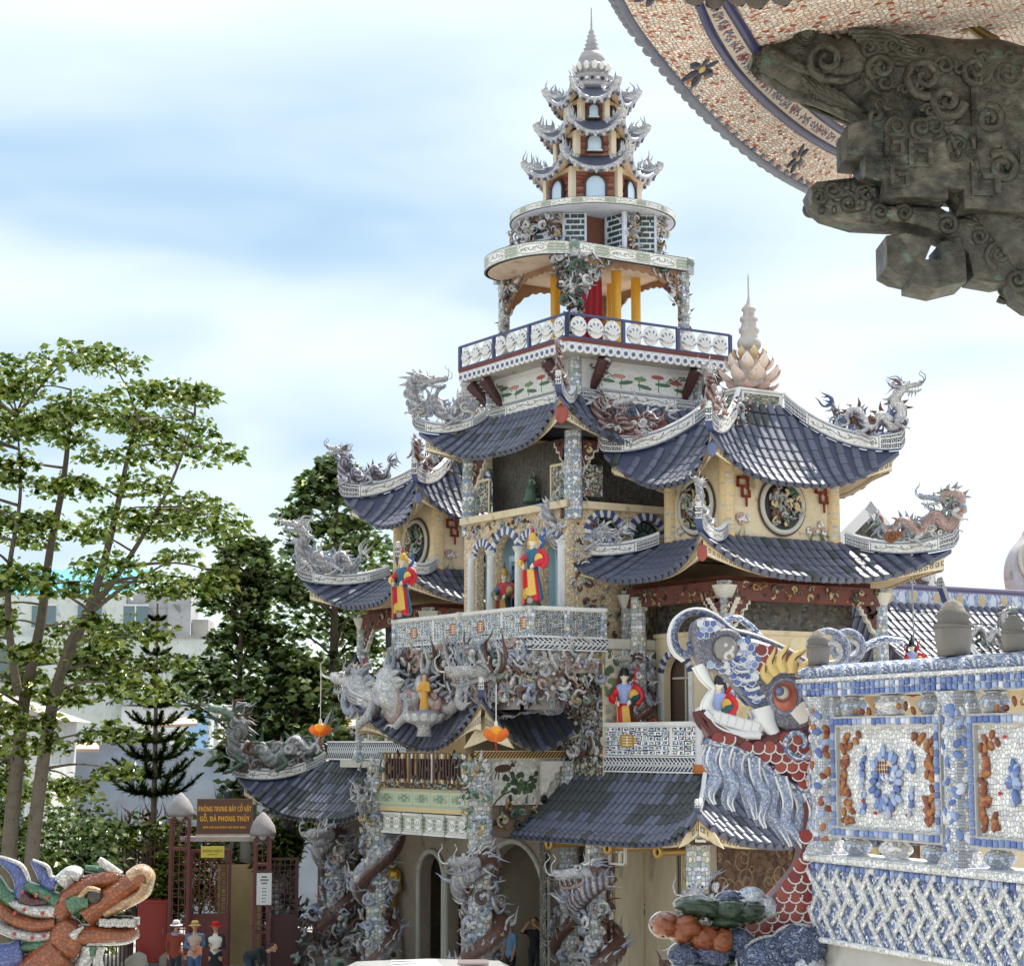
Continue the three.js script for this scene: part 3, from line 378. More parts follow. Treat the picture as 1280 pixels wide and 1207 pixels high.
// ------------------------------------------------------------ smooth bodies from tapered capsules
// bones: [ax,ay,az, bx,by,bz, ra, rb, colour, flatZ]; returns one continuous coloured mesh
function flesh(bones, res = 56, k = 0.03, jitter = 0) {
  const lo = V(1e9, 1e9, 1e9), hi = V(-1e9, -1e9, -1e9);
  for (const b of bones) for (const o of [0, 3]) { const r = Math.max(b[6], b[7]) + k; lo.min(V(b[o] - r, b[o + 1] - r, b[o + 2] - r)); hi.max(V(b[o] + r, b[o + 1] + r, b[o + 2] + r)); }
  const ctr = lo.clone().add(hi).multiplyScalar(0.5), half = hi.clone().sub(lo).multiplyScalar(0.5 * 1.08);
  const mc = new MarchingCubes(res, undefined, false, false, 200000); mc.isolation = 0;
  const dist = (b, x, y, z) => { const dx = b[3] - b[0], dy = b[4] - b[1], dz = b[5] - b[2], l2 = dx * dx + dy * dy + dz * dz; const t = l2 ? clamp(((x - b[0]) * dx + (y - b[1]) * dy + (z - b[2]) * dz) / l2) : 0; const f = b[9] || 1; return (Math.hypot(x - b[0] - dx * t, y - b[1] - dy * t, (z - b[2] - dz * t) / f) - (b[6] + (b[7] - b[6]) * t)) * Math.min(1, f); };
  const P = mc.size; 
  for (let kz = 0; kz < P; kz++) for (let j = 0; j < P; j++) for (let i = 0; i < P; i++) {
    const x = ctr.x + ((i - P / 2) / (P / 2)) * half.x, y = ctr.y + ((j - P / 2) / (P / 2)) * half.y, z = ctr.z + ((kz - P / 2) / (P / 2)) * half.z;
    let d = 1e9; for (const b of bones) { const e = dist(b, x, y, z); if (d > 1e8) d = e; else { const h = Math.max(k - Math.abs(d - e), 0) / k; d = Math.min(d, e) - h * h * k * 0.25; } }
    mc.field[i + j * P + kz * P * P] = -d;
  }
  mc.update();
  const n = mc.count, pa = new Float32Array(n * 3); for (let i = 0; i < n; i++) { pa[i * 3] = ctr.x + mc.positionArray[i * 3] * half.x; pa[i * 3 + 1] = ctr.y + mc.positionArray[i * 3 + 1] * half.y; pa[i * 3 + 2] = ctr.z + mc.positionArray[i * 3 + 2] * half.z; }
  let g = new THREE.BufferGeometry(); g.setAttribute('position', new THREE.BufferAttribute(pa, 3)); g = mergeVertices(g, 1e-4); g.computeVertexNormals();
  // keep normals pointing outwards
  const p = g.attributes.position, nn = g.attributes.normal; let s = 0; for (let i = 0; i < p.count; i += 7) { const x = p.getX(i), y = p.getY(i), z = p.getZ(i), e = 0.01; let d0 = 1e9, d1 = 1e9; for (const b of bones) { d0 = Math.min(d0, dist(b, x, y, z)); d1 = Math.min(d1, dist(b, x + nn.getX(i) * e, y + nn.getY(i) * e, z + nn.getZ(i) * e)); } s += d1 - d0; }
  if (s < 0) { const ix = g.index.array; for (let i = 0; i < ix.length; i += 3) { const q = ix[i]; ix[i] = ix[i + 1]; ix[i + 1] = q; } g.computeVertexNormals(); }
  const c = new Float32Array(p.count * 3); for (let i = 0; i < p.count; i++) { let d = 1e9, q = null; for (const b of bones) { const e = dist(b, p.getX(i), p.getY(i), p.getZ(i)); if (e < d) { d = e; q = b[8]; } } q = q || white; c[i * 3] = q.r; c[i * 3 + 1] = q.g; c[i * 3 + 2] = q.b; }
  g.setAttribute('color', new THREE.BufferAttribute(c, 3)); return boxUV(g);
}
// ------------------------------------------------------------ ground
const paveTex = dataTex(256, (u, v) => { const k = 0.86 + 0.22 * pn(u, v, 8) + 0.12 * pn(u, v, 50, 2) - 0.25 * smooth(0.1, 0.3, pn(u, v, 6, 5)); return [k, k * 0.985, k * 0.95]; });
{
  const g = new THREE.PlaneGeometry(700, 700, 1, 1); g.rotateX(-Math.PI / 2); boxUV(g);
  structure('ground', g, std([0.5, 0.5, 0.5], 0.95, { map: rep(paveTex, 0.08) })).position.y = -0.01;
  const p = structure('courtyard_paving', boxAt(-30, 24, -0.3, 0, -62, 14), std([0.62, 0.62, 0.6], 0.9, { map: rep(paveTex, 0.21), bumpMap: bumpR, bumpScale: 0.004 }));
  const joints = []; for (let i = 0; i < 26; i++) joints.push(box(0.03, 0.006, 38, -29 + i * 1.9, 0.002, -43)); for (let i = 0; i < 20; i++) joints.push(box(50, 0.006, 0.03, -5, 0.0025, -25 - i * 1.9));
  part(p, 'paving_joint', joints, std([0.2, 0.2, 0.19], 1));
}
// ------------------------------------------------------------ corner pavilions
const arch2D = (w, y0, y1, cx = 0) => { const p = new THREE.Path(), r = w / 2; p.moveTo(cx - r, y0); p.lineTo(cx - r, y1 - r); p.absarc(cx, y1 - r, r, Math.PI, 0, true); p.lineTo(cx + r, y0); p.closePath(); return p; };
// wall in its own plane (u along, y up), thickness th, with arched openings [centre, width, y0, ytop]; facing 'x' turns it so that u runs along z
function archWall(u0, u1, y0, y1, th, openings, face, at) {
  const s = new THREE.Shape(); s.moveTo(u0, y0); s.lineTo(u1, y0); s.lineTo(u1, y1); s.lineTo(u0, y1); s.closePath();
  for (const [c, w, a, b] of openings) s.holes.push(arch2D(w, a + 0.001, b, c));
  const g = new THREE.ExtrudeGeometry(s, { depth: th, bevelEnabled: false, curveSegments: 14 }); g.translate(0, 0, -th / 2); if (face === 'x') g.rotateY(-Math.PI / 2); g.translate(...at); return boxUV(g);
}
// ring of voussoirs round an arch, each block alone
function archRing(parent, name, c, w, y0, y1, face, at, mA, mB, n = 13, d = 0.12, t = 0.16) {
  const r = w / 2 + t / 2, gb = box(t, (Math.PI * r / n) * 0.86, d, 0, 0, 0, 0.012);
  for (let i = 0; i < n; i++) { const a = Math.PI * (i + 0.5) / n, b = part(parent, name, gb, i % 2 ? mA : mB); const u = c + Math.cos(a) * r, y = y1 - w / 2 + Math.sin(a) * r; b.position.set(...(face === 'x' ? [at[0], y, at[2] + u] : [at[0] + u, y, at[2]])); b.rotation.set(0, face === 'x' ? -Math.PI / 2 : 0, a, 'YXZ'); }
}
const stepBracket = (s = 1) => shapeOf([[0, 0], [0.5, 0], [0.5, -0.1], [0.42, -0.12], [0.42, -0.22], [0.3, -0.25], [0.3, -0.36], [0.2, -0.42], [0.12, -0.6], [0, -0.66]].map(([a, b]) => [a * s, b * s]));
function lotusFinial(parent, y, s, m = orn) { // lotus bud with rings above
  const L = part(parent, 'lotus_finial', paint(lathe([[0.01, 0], [0.35, 0.02], [0.5, 0.12], [0.42, 0.5], [0.3, 0.8], [0.2, 1.05], [0.25, 1.1], [0.3, 1.18], [0.31, 1.26], [0.28, 1.36], [0.22, 1.42], [0.21, 1.5], [0.26, 1.55], [0.265, 1.63], [0.2, 1.7], [0.18, 1.8], [0.23, 1.85], [0.23, 1.92], [0.15, 1.98], [0.14, 2.08], [0.19, 2.12], [0.17, 2.18], [0.06, 2.3], [0.025, 2.45], [0.02, 2.95], [0.004, 3.1]].map(([a, b]) => [a * s, b * s]), 20), col('#b9b2ae')), ornPlain, [0, y, 0]);
  for (const [n, r, yy, tilt, len, c, off] of [[8, 0.4, 0.02, 1.0, 0.5, PAL.pink, 0], [8, 0.6, 0.2, 0.55, 0.56, col('#dcc8bc'), 0.39], [8, 0.52, 0.5, 0.28, 0.5, col('#e2d4c8'), 0], [8, 0.36, 0.8, 0.12, 0.36, PAL.cream, 0.39]]) {
    const g = sheet((u, v) => { const w = Math.sin(Math.PI * Math.min(1, v * 0.82 + 0.16)) * 0.33 * len * 2, x = (u - 0.5) * w; return [x * s, v * len * s, (0.16 * Math.sin(v * 2.6) - x * x * 2.2) * s]; }, 6, 8); paint(g, c); const g2 = sheet((u, v) => { const w = Math.sin(Math.PI * Math.min(1, v * 0.82 + 0.16)) * 0.31 * len * 2, x = (u - 0.5) * w; return [x * s, v * len * 0.97 * s, (0.16 * Math.sin(v * 2.6) - x * x * 2.2 - 0.03) * s]; }, 6, 8); paint(g2, PAL.pink); const G = merge([g, g2]);
    for (let i = 0; i < n; i++) { const a = off + (i / n) * 6.283, p = part(L, 'petal', G, ornPlain); p.position.set(Math.sin(a) * r * s * 0.75, yy * s, Math.cos(a) * r * s * 0.75); p.rotation.set(tilt, a, 0, 'YXZ'); }
  }
  return L;
}
const medalRelief = (seed) => merge([paint(new THREE.CylinderGeometry(0.6, 0.6, 0.06, 40).rotateX(Math.PI / 2), PAL.dark), ...scrolls(0.95, 0.95, 110, 0.14, [PAL.green, PAL.lgreen, PAL.grey, PAL.brown, PAL.cream], seed, 0.08, (u, v) => Math.hypot(u - 0.5, v - 0.5) < 0.5).map((g) => g.translate(0, -0.475, 0.04))]);
function redFret(s) { const bars = [[0, 0, 0.36, 0.06], [-0.15, -0.1, 0.06, 0.24], [0.15, -0.13, 0.06, 0.3], [0, -0.2, 0.36, 0.06], [-0.02, -0.32, 0.06, 0.28], [0.09, -0.44, 0.26, 0.06], [0.19, -0.37, 0.06, 0.18], [0.1, -0.58, 0.04, 0.22]]; return merge(bars.map(([x, y, w, h]) => box(w * s, h * s, 0.04, x * s, y * s, 0))); }
const sprigGeo = (seed) => { const q = rngOf(seed), out = []; for (let i = 0; i < 9; i++) { const x = rr(-0.28, 0.28, q); out.push(flameTube(V(x, 0, 0), V(rr(-0.8, 0.8, q), 1, 0.05), rr(0.14, 0.34, q), 0.022, rr(-1, 1, q), pick([PAL.green, PAL.lgreen, PAL.green], q))); } for (let i = 0; i < 4; i++) { const x = rr(-0.25, 0.25, q), y = rr(0.15, 0.38, q); for (let k = 0; k < 5; k++) out.push(paint(ball(0.028, x + Math.cos(k * 1.257) * 0.035, y + Math.sin(k * 1.257) * 0.035, 0.01, 1, 1, 0.5, 6), pick([PAL.white, PAL.pink], q))); } return merge(out); };
const sprigA = sprigGeo(3), sprigB = sprigGeo(8), fretG = redFret(1);
const columnM = std('#ffffff', 0.6, { map: rep(swirlCream, 0.9), bumpMap: rep(swirlCream, 0.9), bumpScale: 0.01 });
const mosaicCol = mosaic(9, ['#d7dbe2', '#c3cad6', '#b9b4ad', '#8fa0bd', '#cfc8ba', '#9aa79d'], '#7a7672', 17, 256, 0.04), mosaicColM = std('#ffffff', 0.5, { map: rep(mosaicCol.map, 1.1), bumpMap: rep(mosaicCol.bump, 1.1), bumpScale: 0.01 });

function bracketSet(parent, x, z, y, face, flip, s, seed) { // carved corner brace: stepped board with gilt scrolls
  const g = slab(stepBracket(s), 0.12, 0.015), rel = merge([paint(slab(stepBracket(s * 0.86).clone ? stepBracket(s * 0.86) : stepBracket(s * 0.86), 0.16, 0.02), PAL.maroon), ...scrolls(0.34 * s, 0.5 * s, 14, 0.07 * s, [PAL.cream, PAL.ochre, PAL.green, PAL.pink, PAL.white], seed, 0.02, (u, v) => u < 0.25 + v * 0.75).flatMap((k) => { k.translate(0.18 * s, -0.52 * s, 0.09); const m = k.clone(); m.scale(1, 1, -1); return [k, m]; })]);
  const b = part(parent, 'bracket', g, paleM); part(b, 'bracket_carving', rel, ornPlain); b.position.set(x, y, z); b.rotation.y = face === 'z' ? (flip ? Math.PI : 0) : (flip ? Math.PI / 2 : -Math.PI / 2); return b;
}

function pavilion(cx, cz, label, opts) {
  const t = thing('corner_pavilion', label, 'pavilion', W(cx, 0, cz), TURN);
  const ux = 1.75, uz = 1.18;                                      // upper room
  // ---- upper room
  const wall = part(t, 'upper_wall', boxAt(-ux + 0.06, ux - 0.06, 10.9, 13.4, -uz + 0.06, uz - 0.06), creamM);
  for (const [sx, sz] of [[-1, 1], [1, 1], [-1, -1], [1, -1]]) part(t, 'corner_column', [cyl(0.2, 0.19, 2.3, sx * (ux - 0.1), 10.95, sz * (uz - 0.1), 18)], columnM);
  for (const [sx, sz] of [[-1, 1], [1, 1], [-1, -1]]) part(t, 'column_foot', [paint(cyl(0.27, 0.24, 0.34, sx * (ux - 0.1), 10.95, sz * (uz - 0.1), 14), PAL.orange)], orn);
  const med = medalRelief(opts.seed);
  for (const face of [0, 1]) {
    const grp = (o) => { o.position.set(face ? -ux + 0.02 : 0, 12.12, face ? 0 : uz - 0.02); o.rotation.y = face ? -Math.PI / 2 : 0; return o; };
    const frame = grp(part(t, 'medallion', new THREE.TorusGeometry(0.64, 0.07, 8, 44), paleM)); part(frame, 'medallion_rim', new THREE.TorusGeometry(0.72, 0.025, 6, 44), std([0.08, 0.05, 0.04], 0.6)); part(frame, 'medallion_relief', med, ornPlain);
    const cols = face ? [0.92] : [1.22];
    for (const k of [-1, 1]) { const off = cols[0] * k; if (!face) { const f = part(t, 'red_fretwork', fretG, plaster([0.22, 0.03, 0.02])); f.position.set(off, 12.72, uz + 0.0); } const s = part(t, 'flower_relief', k < 0 ? sprigA : sprigB, ornPlain); s.position.set(face ? -ux + 0.03 : off, 11.2, face ? off * 0.7 : uz - 0.03); s.rotation.y = face ? -Math.PI / 2 : 0; s.scale.setScalar(face ? 1.2 : 1.7); s.position.y = 11.15; }
  }
  // ---- upper roof
  const up = hipRoof(t, { cx: 0, cz: 0, eave: [2.52, 1.72], top: [0.66, 0.4], y0: 12.62, y1: 14.75, lift: 0.95, ext: 0.42, curve: 0.42, name: 'upper_roof', seed: opts.seed, most: opts.most[0], stainShade: (s, x, v) => (s === 0 && v > 0.82 && Math.abs(x + 0.2) < 0.35 ? 0.9 : 0.03) });  // dark tiles below the finial box: its cast shadow put into tile colour
  const hips = [[1, 1], [0, 1], [1, -1], [3, 1]].map(([s, e]) => hipWall(t, up.hip(s, 14, 0, 0.97, e), 0.36, 0.17, 0.2));
  const cap = part(t, 'finial_base', boxAt(-0.68, 0.68, 14.62, 15.02, -0.45, 0.45, 0.02), whiteM);
  for (const f of ['z', 'x']) part(cap, 'painted_panel', f === 'z' ? panelGeo(-0.55, 0.55, 14.7, 14.95, 0.45, 0.462, 'z') : panelGeo(-0.692, -0.68, 14.7, 14.95, -0.36, 0.36, 'x'), reliefM);
  part(cap, 'cap_moulding', [boxAt(-0.74, 0.74, 15.02, 15.08, -0.5, 0.5, 0.01)], whiteM);
  const fin = lotusFinial(t, 15.08, opts.fin || 0.98);
  if (opts.noFinial) t.remove(fin);
  part(t, 'front_scroll', scrolls(0.7, 0.75, 40, 0.11, [PAL.maroon, PAL.pale, PAL.white, PAL.brown], opts.seed + 4, 0.15).map((g) => place(g, -1.15, 13.95, 0.95, 0, -0.8, 0)), orn);
  // ---- lower roof
  const lo = hipRoof(t, { cx: 0, cz: 0, eave: [3.4, 2.45], top: [ux + 0.02, uz + 0.02], y0: 10.28, y1: 11.32, lift: 0.85, ext: 0.46, curve: 0.35, name: 'lower_roof', seed: opts.seed + 1, most: opts.most[1], dirty: 0.1 });
  const lhips = [[1, 1], [0, 1], [1, -1], [3, 1]].map(([s, e]) => hipWall(t, lo.hip(s, 12, 0, 0.95, e), 0.3, 0.16, 0.25));
  // gable-shaped board with a medallion under each swept corner
  for (const r of [up, lo]) { const p = r.spot(1, r.Lat(1, 0), 0), d = r === up ? 0.36 : 0.46; const m = part(t, 'corner_medallion', paint(ball(0.12, 0, 0, 0, 1, 1.7, 0.5, 12), r === up ? PAL.blue : PAL.red), gloss); m.position.set(p.x + 0.16, p.y - d, p.z - 0.16); m.rotation.y = -0.9; }
  // ---- gallery floor
  const gx = 2.4, gz = 1.9;
  for (const [x, z] of [[-gx, gz], [gx, gz], [-gx, -gz], [gx, -gz]]) { const c = part(t, 'gallery_column', [cyl(0.2, 0.18, 4.2, x, 5.95, z, 18), cyl(0.3, 0.24, 0.3, x, 5.95, z, 16)], mosaicColM); part(c, 'capital', [cyl(0.18, 0.3, 0.3, x, 9.75, z, 16)], paleM); }
  part(t, 'gallery_beam', [boxAt(-gx - 0.1, gx + 0.1, 9.72, 10.15, gz - 0.14, gz + 0.14), boxAt(-gx - 0.14, -gx + 0.14, 9.72, 10.15, -gz, gz - 0.15), boxAt(-gx + 0.15, gx - 0.15, 10.0, 10.3, -gz, gz - 0.15)], plaster([0.14, 0.045, 0.035]));
  [[-gx, gz, 'z', 0], [gx, gz, 'z', 1], [-gx, gz, 'x', 1], [-gx, -gz, 'x', 0]].forEach(([x, z, f, fl], i) => bracketSet(t, x + (f === 'z' ? (fl ? -0.2 : 0.2) : 0), z + (f === 'x' ? (fl ? -0.2 : 0.2) : 0), 9.74, f, fl, 1.05, opts.seed + i * 5));
  bracketSet(t, -gx, gz + 0.2, 9.74, 'x', 0, 0.62, opts.seed + 31); bracketSet(t, -gx - 0.2, gz, 9.74, 'z', 1, 0.62, opts.seed + 37);
  part(t, 'beam_carving', [...scrolls(4.6, 0.34, 70, 0.1, [PAL.ochre, PAL.cream, PAL.maroon, PAL.green], opts.seed + 51, 0.03).map((g) => place(g, 0, 9.76, gz + 0.13)), ...scrolls(3.5, 0.34, 54, 0.1, [PAL.ochre, PAL.cream, PAL.maroon, PAL.green], opts.seed + 52, 0.03).map((g) => place(g, -gx - 0.13, 9.76, 0, 0, -Math.PI / 2, 0))], orn);
  // inner wall: dark mural frieze above, cream below with arches
  const wx = 1.9, wz = 1.45;
  part(t, 'gallery_wall', [archWall(-wz, wz, 5.95, 9.05, 0.2, [[-0.62, 1.05, 5.96, 8.55]], 'x', [-wx + 0.1, 0, 0]), archWall(-wx + 0.21, wx, 5.95, 9.05, 0.2, [[0.2, 1.2, 5.96, 8.4]], 'z', [0, 0, wz - 0.1])], creamM);
  archRing(t, 'arch_block', -0.62, 1.05, 5.96, 8.55, 'x', [-wx - 0.02, 0, 0], blueM, whiteM, 17);
  part(t, 'arch_jamb', [box(0.1, 2.1, 0.14, -wx - 0.02, 7.0, -1.23), box(0.1, 2.1, 0.14, -wx - 0.02, 7.0, -0.01)], whiteM);
  const dr = part(t, 'gallery_door', [boxAt(-wx + 0.3, -wx + 0.36, 5.96, 8.7, -1.3, 0.05)], std([0.11, 0.07, 0.05], 0.5)); part(dr, 'door_bar', [box(0.04, 2.6, 0.05, -wx + 0.28, 7.2, -0.62), box(0.04, 0.05, 1.05, -wx + 0.28, 8.0, -0.62)], paleM);
  part(t, 'gallery_core', boxAt(-wx + 0.42, wx - 0.3, 5.95, 9.05, -wz, wz - 0.3), roomM);
  part(t, 'mural_frieze', [panelGeo(-wx, -wx + 0.1, 9.05, 10.25, -wz, wz, 'x'), panelGeo(-wx + 0.11, wx, 9.05, 10.25, wz - 0.1, wz, 'z')], muralM);
  part(t, 'mural_core', boxAt(-wx + 0.11, wx - 0.1, 9.06, 10.25, -wz, wz - 0.11), roomM);
  part(t, 'gallery_band', [boxAt(-wx - 0.05, -wx, 8.98, 9.08, -wz - 0.05, wz + 0.05), boxAt(-wx, wx, 8.98, 9.08, wz, wz + 0.05)], creamM);
  part(t, 'gallery_floor', boxAt(-gx - 0.5, gx + 0.5, 5.75, 5.95, -gz - 0.4, gz + 0.25), paleM);
  // lower storey core
  part(t, 'base_wall', boxAt(opts.base ?? -0.4, (opts.base ?? -0.4) + 2.6, 0, 5.55, -gz, gz), creamM);
  return { t, up, lo, hips, lhips };
}
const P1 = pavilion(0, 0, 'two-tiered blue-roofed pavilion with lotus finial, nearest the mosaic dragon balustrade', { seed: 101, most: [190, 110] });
const P2 = pavilion(-1.2, -11.6, 'two-tiered blue-roofed pavilion beside the dark evergreen trees', { seed: 202, most: [120, 90], base: 5.8 });
// ------------------------------------------------------------ central tower
const TX = -1.42, TZ = -4.78;
let bigHips;
const tower = thing('pagoda_tower', 'tall tiered pagoda tower with hexagonal brick top and open belvedere', 'tower', W(TX, 0, TZ), TURN);
{
  const t = tower, hx = 2.3, hz = 2.45;
  // ---- storey cores
  part(t, 'core_wall', boxAt(-2.0, 2.6, 5.62, 8.7, -3.2, 3.2), creamM);
  part(t, 'terrace_slab', boxAt(-4.15, 2.6, 8.7, 8.94, -3.3, 3.3), paleM);
  // mural wall beside the guardian, facing the front
  part(t, 'painted_wall', panelGeo(-1.95, 1.4, 5.95, 8.66, 3.21, 3.26, 'z'), std('#ffffff', 0.8, { map: canvasTex(512, 512, (x, w, h) => { x.fillStyle = '#c9bfae'; x.fillRect(0, 0, w, h); speckle(x, w, h, ['#d3cbbb', '#b9b0a2', '#a8a79c', '#bfb7a0'], 260, 34, 91); x.strokeStyle = '#5c4a38'; x.lineWidth = 18; x.beginPath(); x.moveTo(330, 512); x.bezierCurveTo(300, 380, 360, 300, 330, 190); x.stroke(); x.lineWidth = 9; for (const [a, b] of [[250, 120], [400, 110], [440, 200], [270, 200]]) { x.beginPath(); x.moveTo(335, 260); x.quadraticCurveTo(340, 210, a, b); x.stroke(); } speckle(x, w, 240, ['#5e7158', '#6f7d5c', '#4c5f4e'], 160, 22, 92); speckle(x, w, h, ['#8f9a8c'], 20, 24, 93); }) }));
  // front terrace balcony with openwork panels
  const bx0 = -4.15, bz = 3.3, y0 = 8.95, y1 = 9.66;
  for (let i = 0; i < 2; i++) { const z0 = -bz + i * bz; part(t, 'balcony_panel', panelGeo(bx0, bx0 + 0.1, y0, y1 - 0.08, z0 + 0.06, z0 + bz - 0.06, 'x', 1.6, 1), fretWhiteM); }
  for (let i = 0; i < 2; i++) part(t, 'balcony_panel', panelGeo(bx0 + 0.06 + i * 1.05, bx0 + 1.05 + i * 1.05, y0, y1 - 0.08, bz - 0.1, bz, 'z', 0.8, 1), fretDarkM);
  for (const [x, z] of [[bx0 + 0.04, -bz], [bx0 + 0.04, 0], [bx0 + 0.04, bz - 0.04], [bx0 + 1.05, bz - 0.04], [bx0 + 2.12, bz - 0.04]]) part(t, 'balcony_post', box(0.16, 0.75, 0.16, x, y0 + 0.36, z, 0.015), mosaicColM);
  part(t, 'balcony_rail', [boxAt(bx0 - 0.05, bx0 + 0.14, y1 - 0.08, y1, -bz - 0.08, bz + 0.06), boxAt(bx0 + 0.15, bx0 + 2.2, y1 - 0.08, y1, bz - 0.13, bz + 0.06)], whiteM);
  part(t, 'balcony_fascia', [panelGeo(bx0 - 0.06, bx0 + 0.02, 8.62, 8.94, -bz - 0.05, bz + 0.04, 'x', 2.4, 1), panelGeo(bx0 + 0.03, bx0 + 2.2, 8.62, 8.94, bz, bz + 0.06, 'z', 0.8, 1)], latticeM);
  part(t, 'balcony_soffit', [boxAt(bx0 + 0.05, -2.1, 8.1, 8.62, -bz + 0.1, bz - 0.1)], plaster([0.5, 0.44, 0.38]));
  // ---- arcaded storey
  const fx = -hx - 0.1, ar = [[-1.5, 0.62, 8.95, 11.55], [-0.35, 1.05, 8.95, 11.75], [0.75, 0.62, 8.95, 11.6], [1.75, 0.9, 8.95, 11.6]];
  const arcM = std('#ffffff', 0.8, { map: mosaic(26, ['#d8c6a6', '#cfba98', '#c4a888', '#dccfb4', '#b89a7e', '#d4c8b2'], '#c6ae8c', 44, 512, 0.02).map });
  part(t, 'arcade_wall', archWall(-hz, hz, 8.94, 12.3, 0.22, ar, 'x', [fx, 0, 0]), arcM);
  for (const [c, w, a, b] of ar) { archRing(t, 'arch_block', c, w, a, b, 'x', [fx - 0.12, 0, 0], blueM, whiteM, 15, 0.1, 0.2); }
  for (const z of [-2.0, -1.02, 0.32, 1.18, 2.28]) part(t, 'arcade_column', [cyl(0.11, 0.1, 2.35, fx - 0.16, 8.95, z, 14), cyl(0.1, 0.17, 0.14, fx - 0.16, 11.25, z, 14)], whiteM);
  part(t, 'niche_lining', [boxAt(fx + 0.5, fx + 0.56, 8.95, 12.2, -hz + 0.1, hz - 0.1)], plaster([0.32, 0.5, 0.62]));
  for (const [c, w] of [[-0.35, 0.74], [1.75, 0.6]]) { const d = part(t, 'arcade_door', boxAt(fx + 0.3, fx + 0.38, 8.95, 11.0, c - w / 2, c + w / 2), std([0.03, 0.05, 0.09], 0.4)); part(d, 'door_frame', [boxAt(fx + 0.26, fx + 0.34, 8.95, 11.1, c - w / 2 - 0.08, c - w / 2), boxAt(fx + 0.26, fx + 0.34, 8.95, 11.1, c + w / 2, c + w / 2 + 0.08), boxAt(fx + 0.26, fx + 0.34, 11.1, 11.25, c - w / 2 - 0.1, c + w / 2 + 0.1)], std([0.45, 0.6, 0.75], 0.6)); }
  // end wall with two fanlight windows
  part(t, 'end_wall', archWall(-hx + 0.02, hx, 8.94, 12.3, 0.22, [[-1.4, 0.86, 10.6, 12.0], [-0.1, 0.86, 10.6, 12.0], [1.2, 0.86, 10.6, 12.0]], 'z', [0, 0, hz - 0.1]), arcM);
  part(t, 'arcade_core', boxAt(fx + 0.6, hx, 8.95, 12.2, -hz, hz - 0.35), lilacM);
  for (const c of [-1.4, -0.1, 1.2]) { archRing(t, 'arch_block', c, 0.86, 10.6, 12.0, 'z', [0, 0, hz + 0.03], blueM, whiteM, 15, 0.1, 0.2);
    const w = part(t, 'window', new THREE.ShapeGeometry((() => { const s = new THREE.Shape(); s.moveTo(-0.43, 0); s.lineTo(0.43, 0); s.lineTo(0.43, 0.97); s.absarc(0, 0.97, 0.43, 0, Math.PI, false); s.closePath(); return s; })(), 16), glassM, [c, 10.6, hz - 0.12]);
    const mb = [new THREE.TorusGeometry(0.41, 0.03, 6, 24, Math.PI).translate(0, 0.97, 0.02), new THREE.TorusGeometry(0.18, 0.018, 6, 18, Math.PI).translate(0, 0.97, 0.02), box(0.86, 0.05, 0.04, 0, 0.97, 0.02), box(0.04, 0.97, 0.04, 0, 0.48, 0.02), box(0.86, 0.04, 0.04, 0, 0.5, 0.02), box(0.05, 0.97, 0.05, -0.41, 0.48, 0.02), box(0.05, 0.97, 0.05, 0.41, 0.48, 0.02)]; for (let k = 1; k < 7; k++) mb.push(place(box(0.24, 0.022, 0.03, 0.29, 0, 0), 0, 0.97, 0.02, 0, 0, k * Math.PI / 7)); part(w, 'window_frame', mb, std([0.03, 0.03, 0.035], 0.5)); }
  part(t, 'storey_band', [boxAt(fx - 0.2, hx, 12.18, 12.36, hz, hz + 0.14), boxAt(fx - 0.26, fx - 0.11, 12.18, 12.36, -hz, hz + 0.14)], creamM);
  // ---- dark loggia below the big roof
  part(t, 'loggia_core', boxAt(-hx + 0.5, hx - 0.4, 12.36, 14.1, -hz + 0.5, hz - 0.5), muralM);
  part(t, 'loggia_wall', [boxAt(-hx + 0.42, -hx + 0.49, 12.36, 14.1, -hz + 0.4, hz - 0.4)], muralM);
  const cols = [[-hx - 0.02, hz], [-hx - 0.02, -hz], [hx, hz]]; for (const [x, z] of cols) { const c = part(t, 'loggia_column', [cyl(0.24, 0.21, 2.2, x, 11.9, z, 20)], mosaicColM); part(c, 'column_flutes', Array.from({ length: 12 }, (_, k) => flameTube(V(x + Math.sin(k * 0.524) * 0.22, 13.0, z + Math.cos(k * 0.524) * 0.22), V(0, 1, 0), 0.5, 0.03, k % 2 ? 0.4 : -0.4, PAL.white)), orn); }
  [[-hx, hz, 'z', 0], [-hx, hz, 'x', 1], [-hx, -hz, 'x', 0]].forEach(([x, z, f, fl], i) => bracketSet(t, x + (f === 'z' ? 0.22 : 0), z + (f === 'x' ? (fl ? -0.22 : 0.22) : 0), 13.9, f, fl, 1.2, 400 + i * 7));
  for (const b of [boxAt(-hx - 0.02, -hx + 0.06, 12.5, 13.3, 1.5, 2.2), boxAt(-hx - 0.02, -hx + 0.06, 12.5, 13.3, -2.2, -1.5), boxAt(-hx + 0.25, -hx + 0.85, 12.5, 13.3, hz - 0.06, hz + 0.02)]) part(t, 'loggia_panel', b, reliefM);
  for (const k of [-1, 1]) part(t, 'panel_trim', [box(0.03, 0.06, 0.8, -hx - 0.035, 13.33, k * 1.85), box(0.03, 0.9, 0.05, -hx - 0.035, 12.85, k * 1.475)], std([0.6, 0.5, 0.3], 0.5));
  const shrine = part(t, 'shrine_relief', scrolls(0.5, 0.8, 60, 0.09, [PAL.ochre, PAL.green, PAL.cream, PAL.lgreen, PAL.dark], 77, 0.16, (u, v) => Math.abs(u - 0.5) < 0.5 * (1 - v * 0.6)), orn); shrine.position.set(-hx + 0.4, 12.5, 0.1); shrine.rotation.y = -Math.PI / 2;
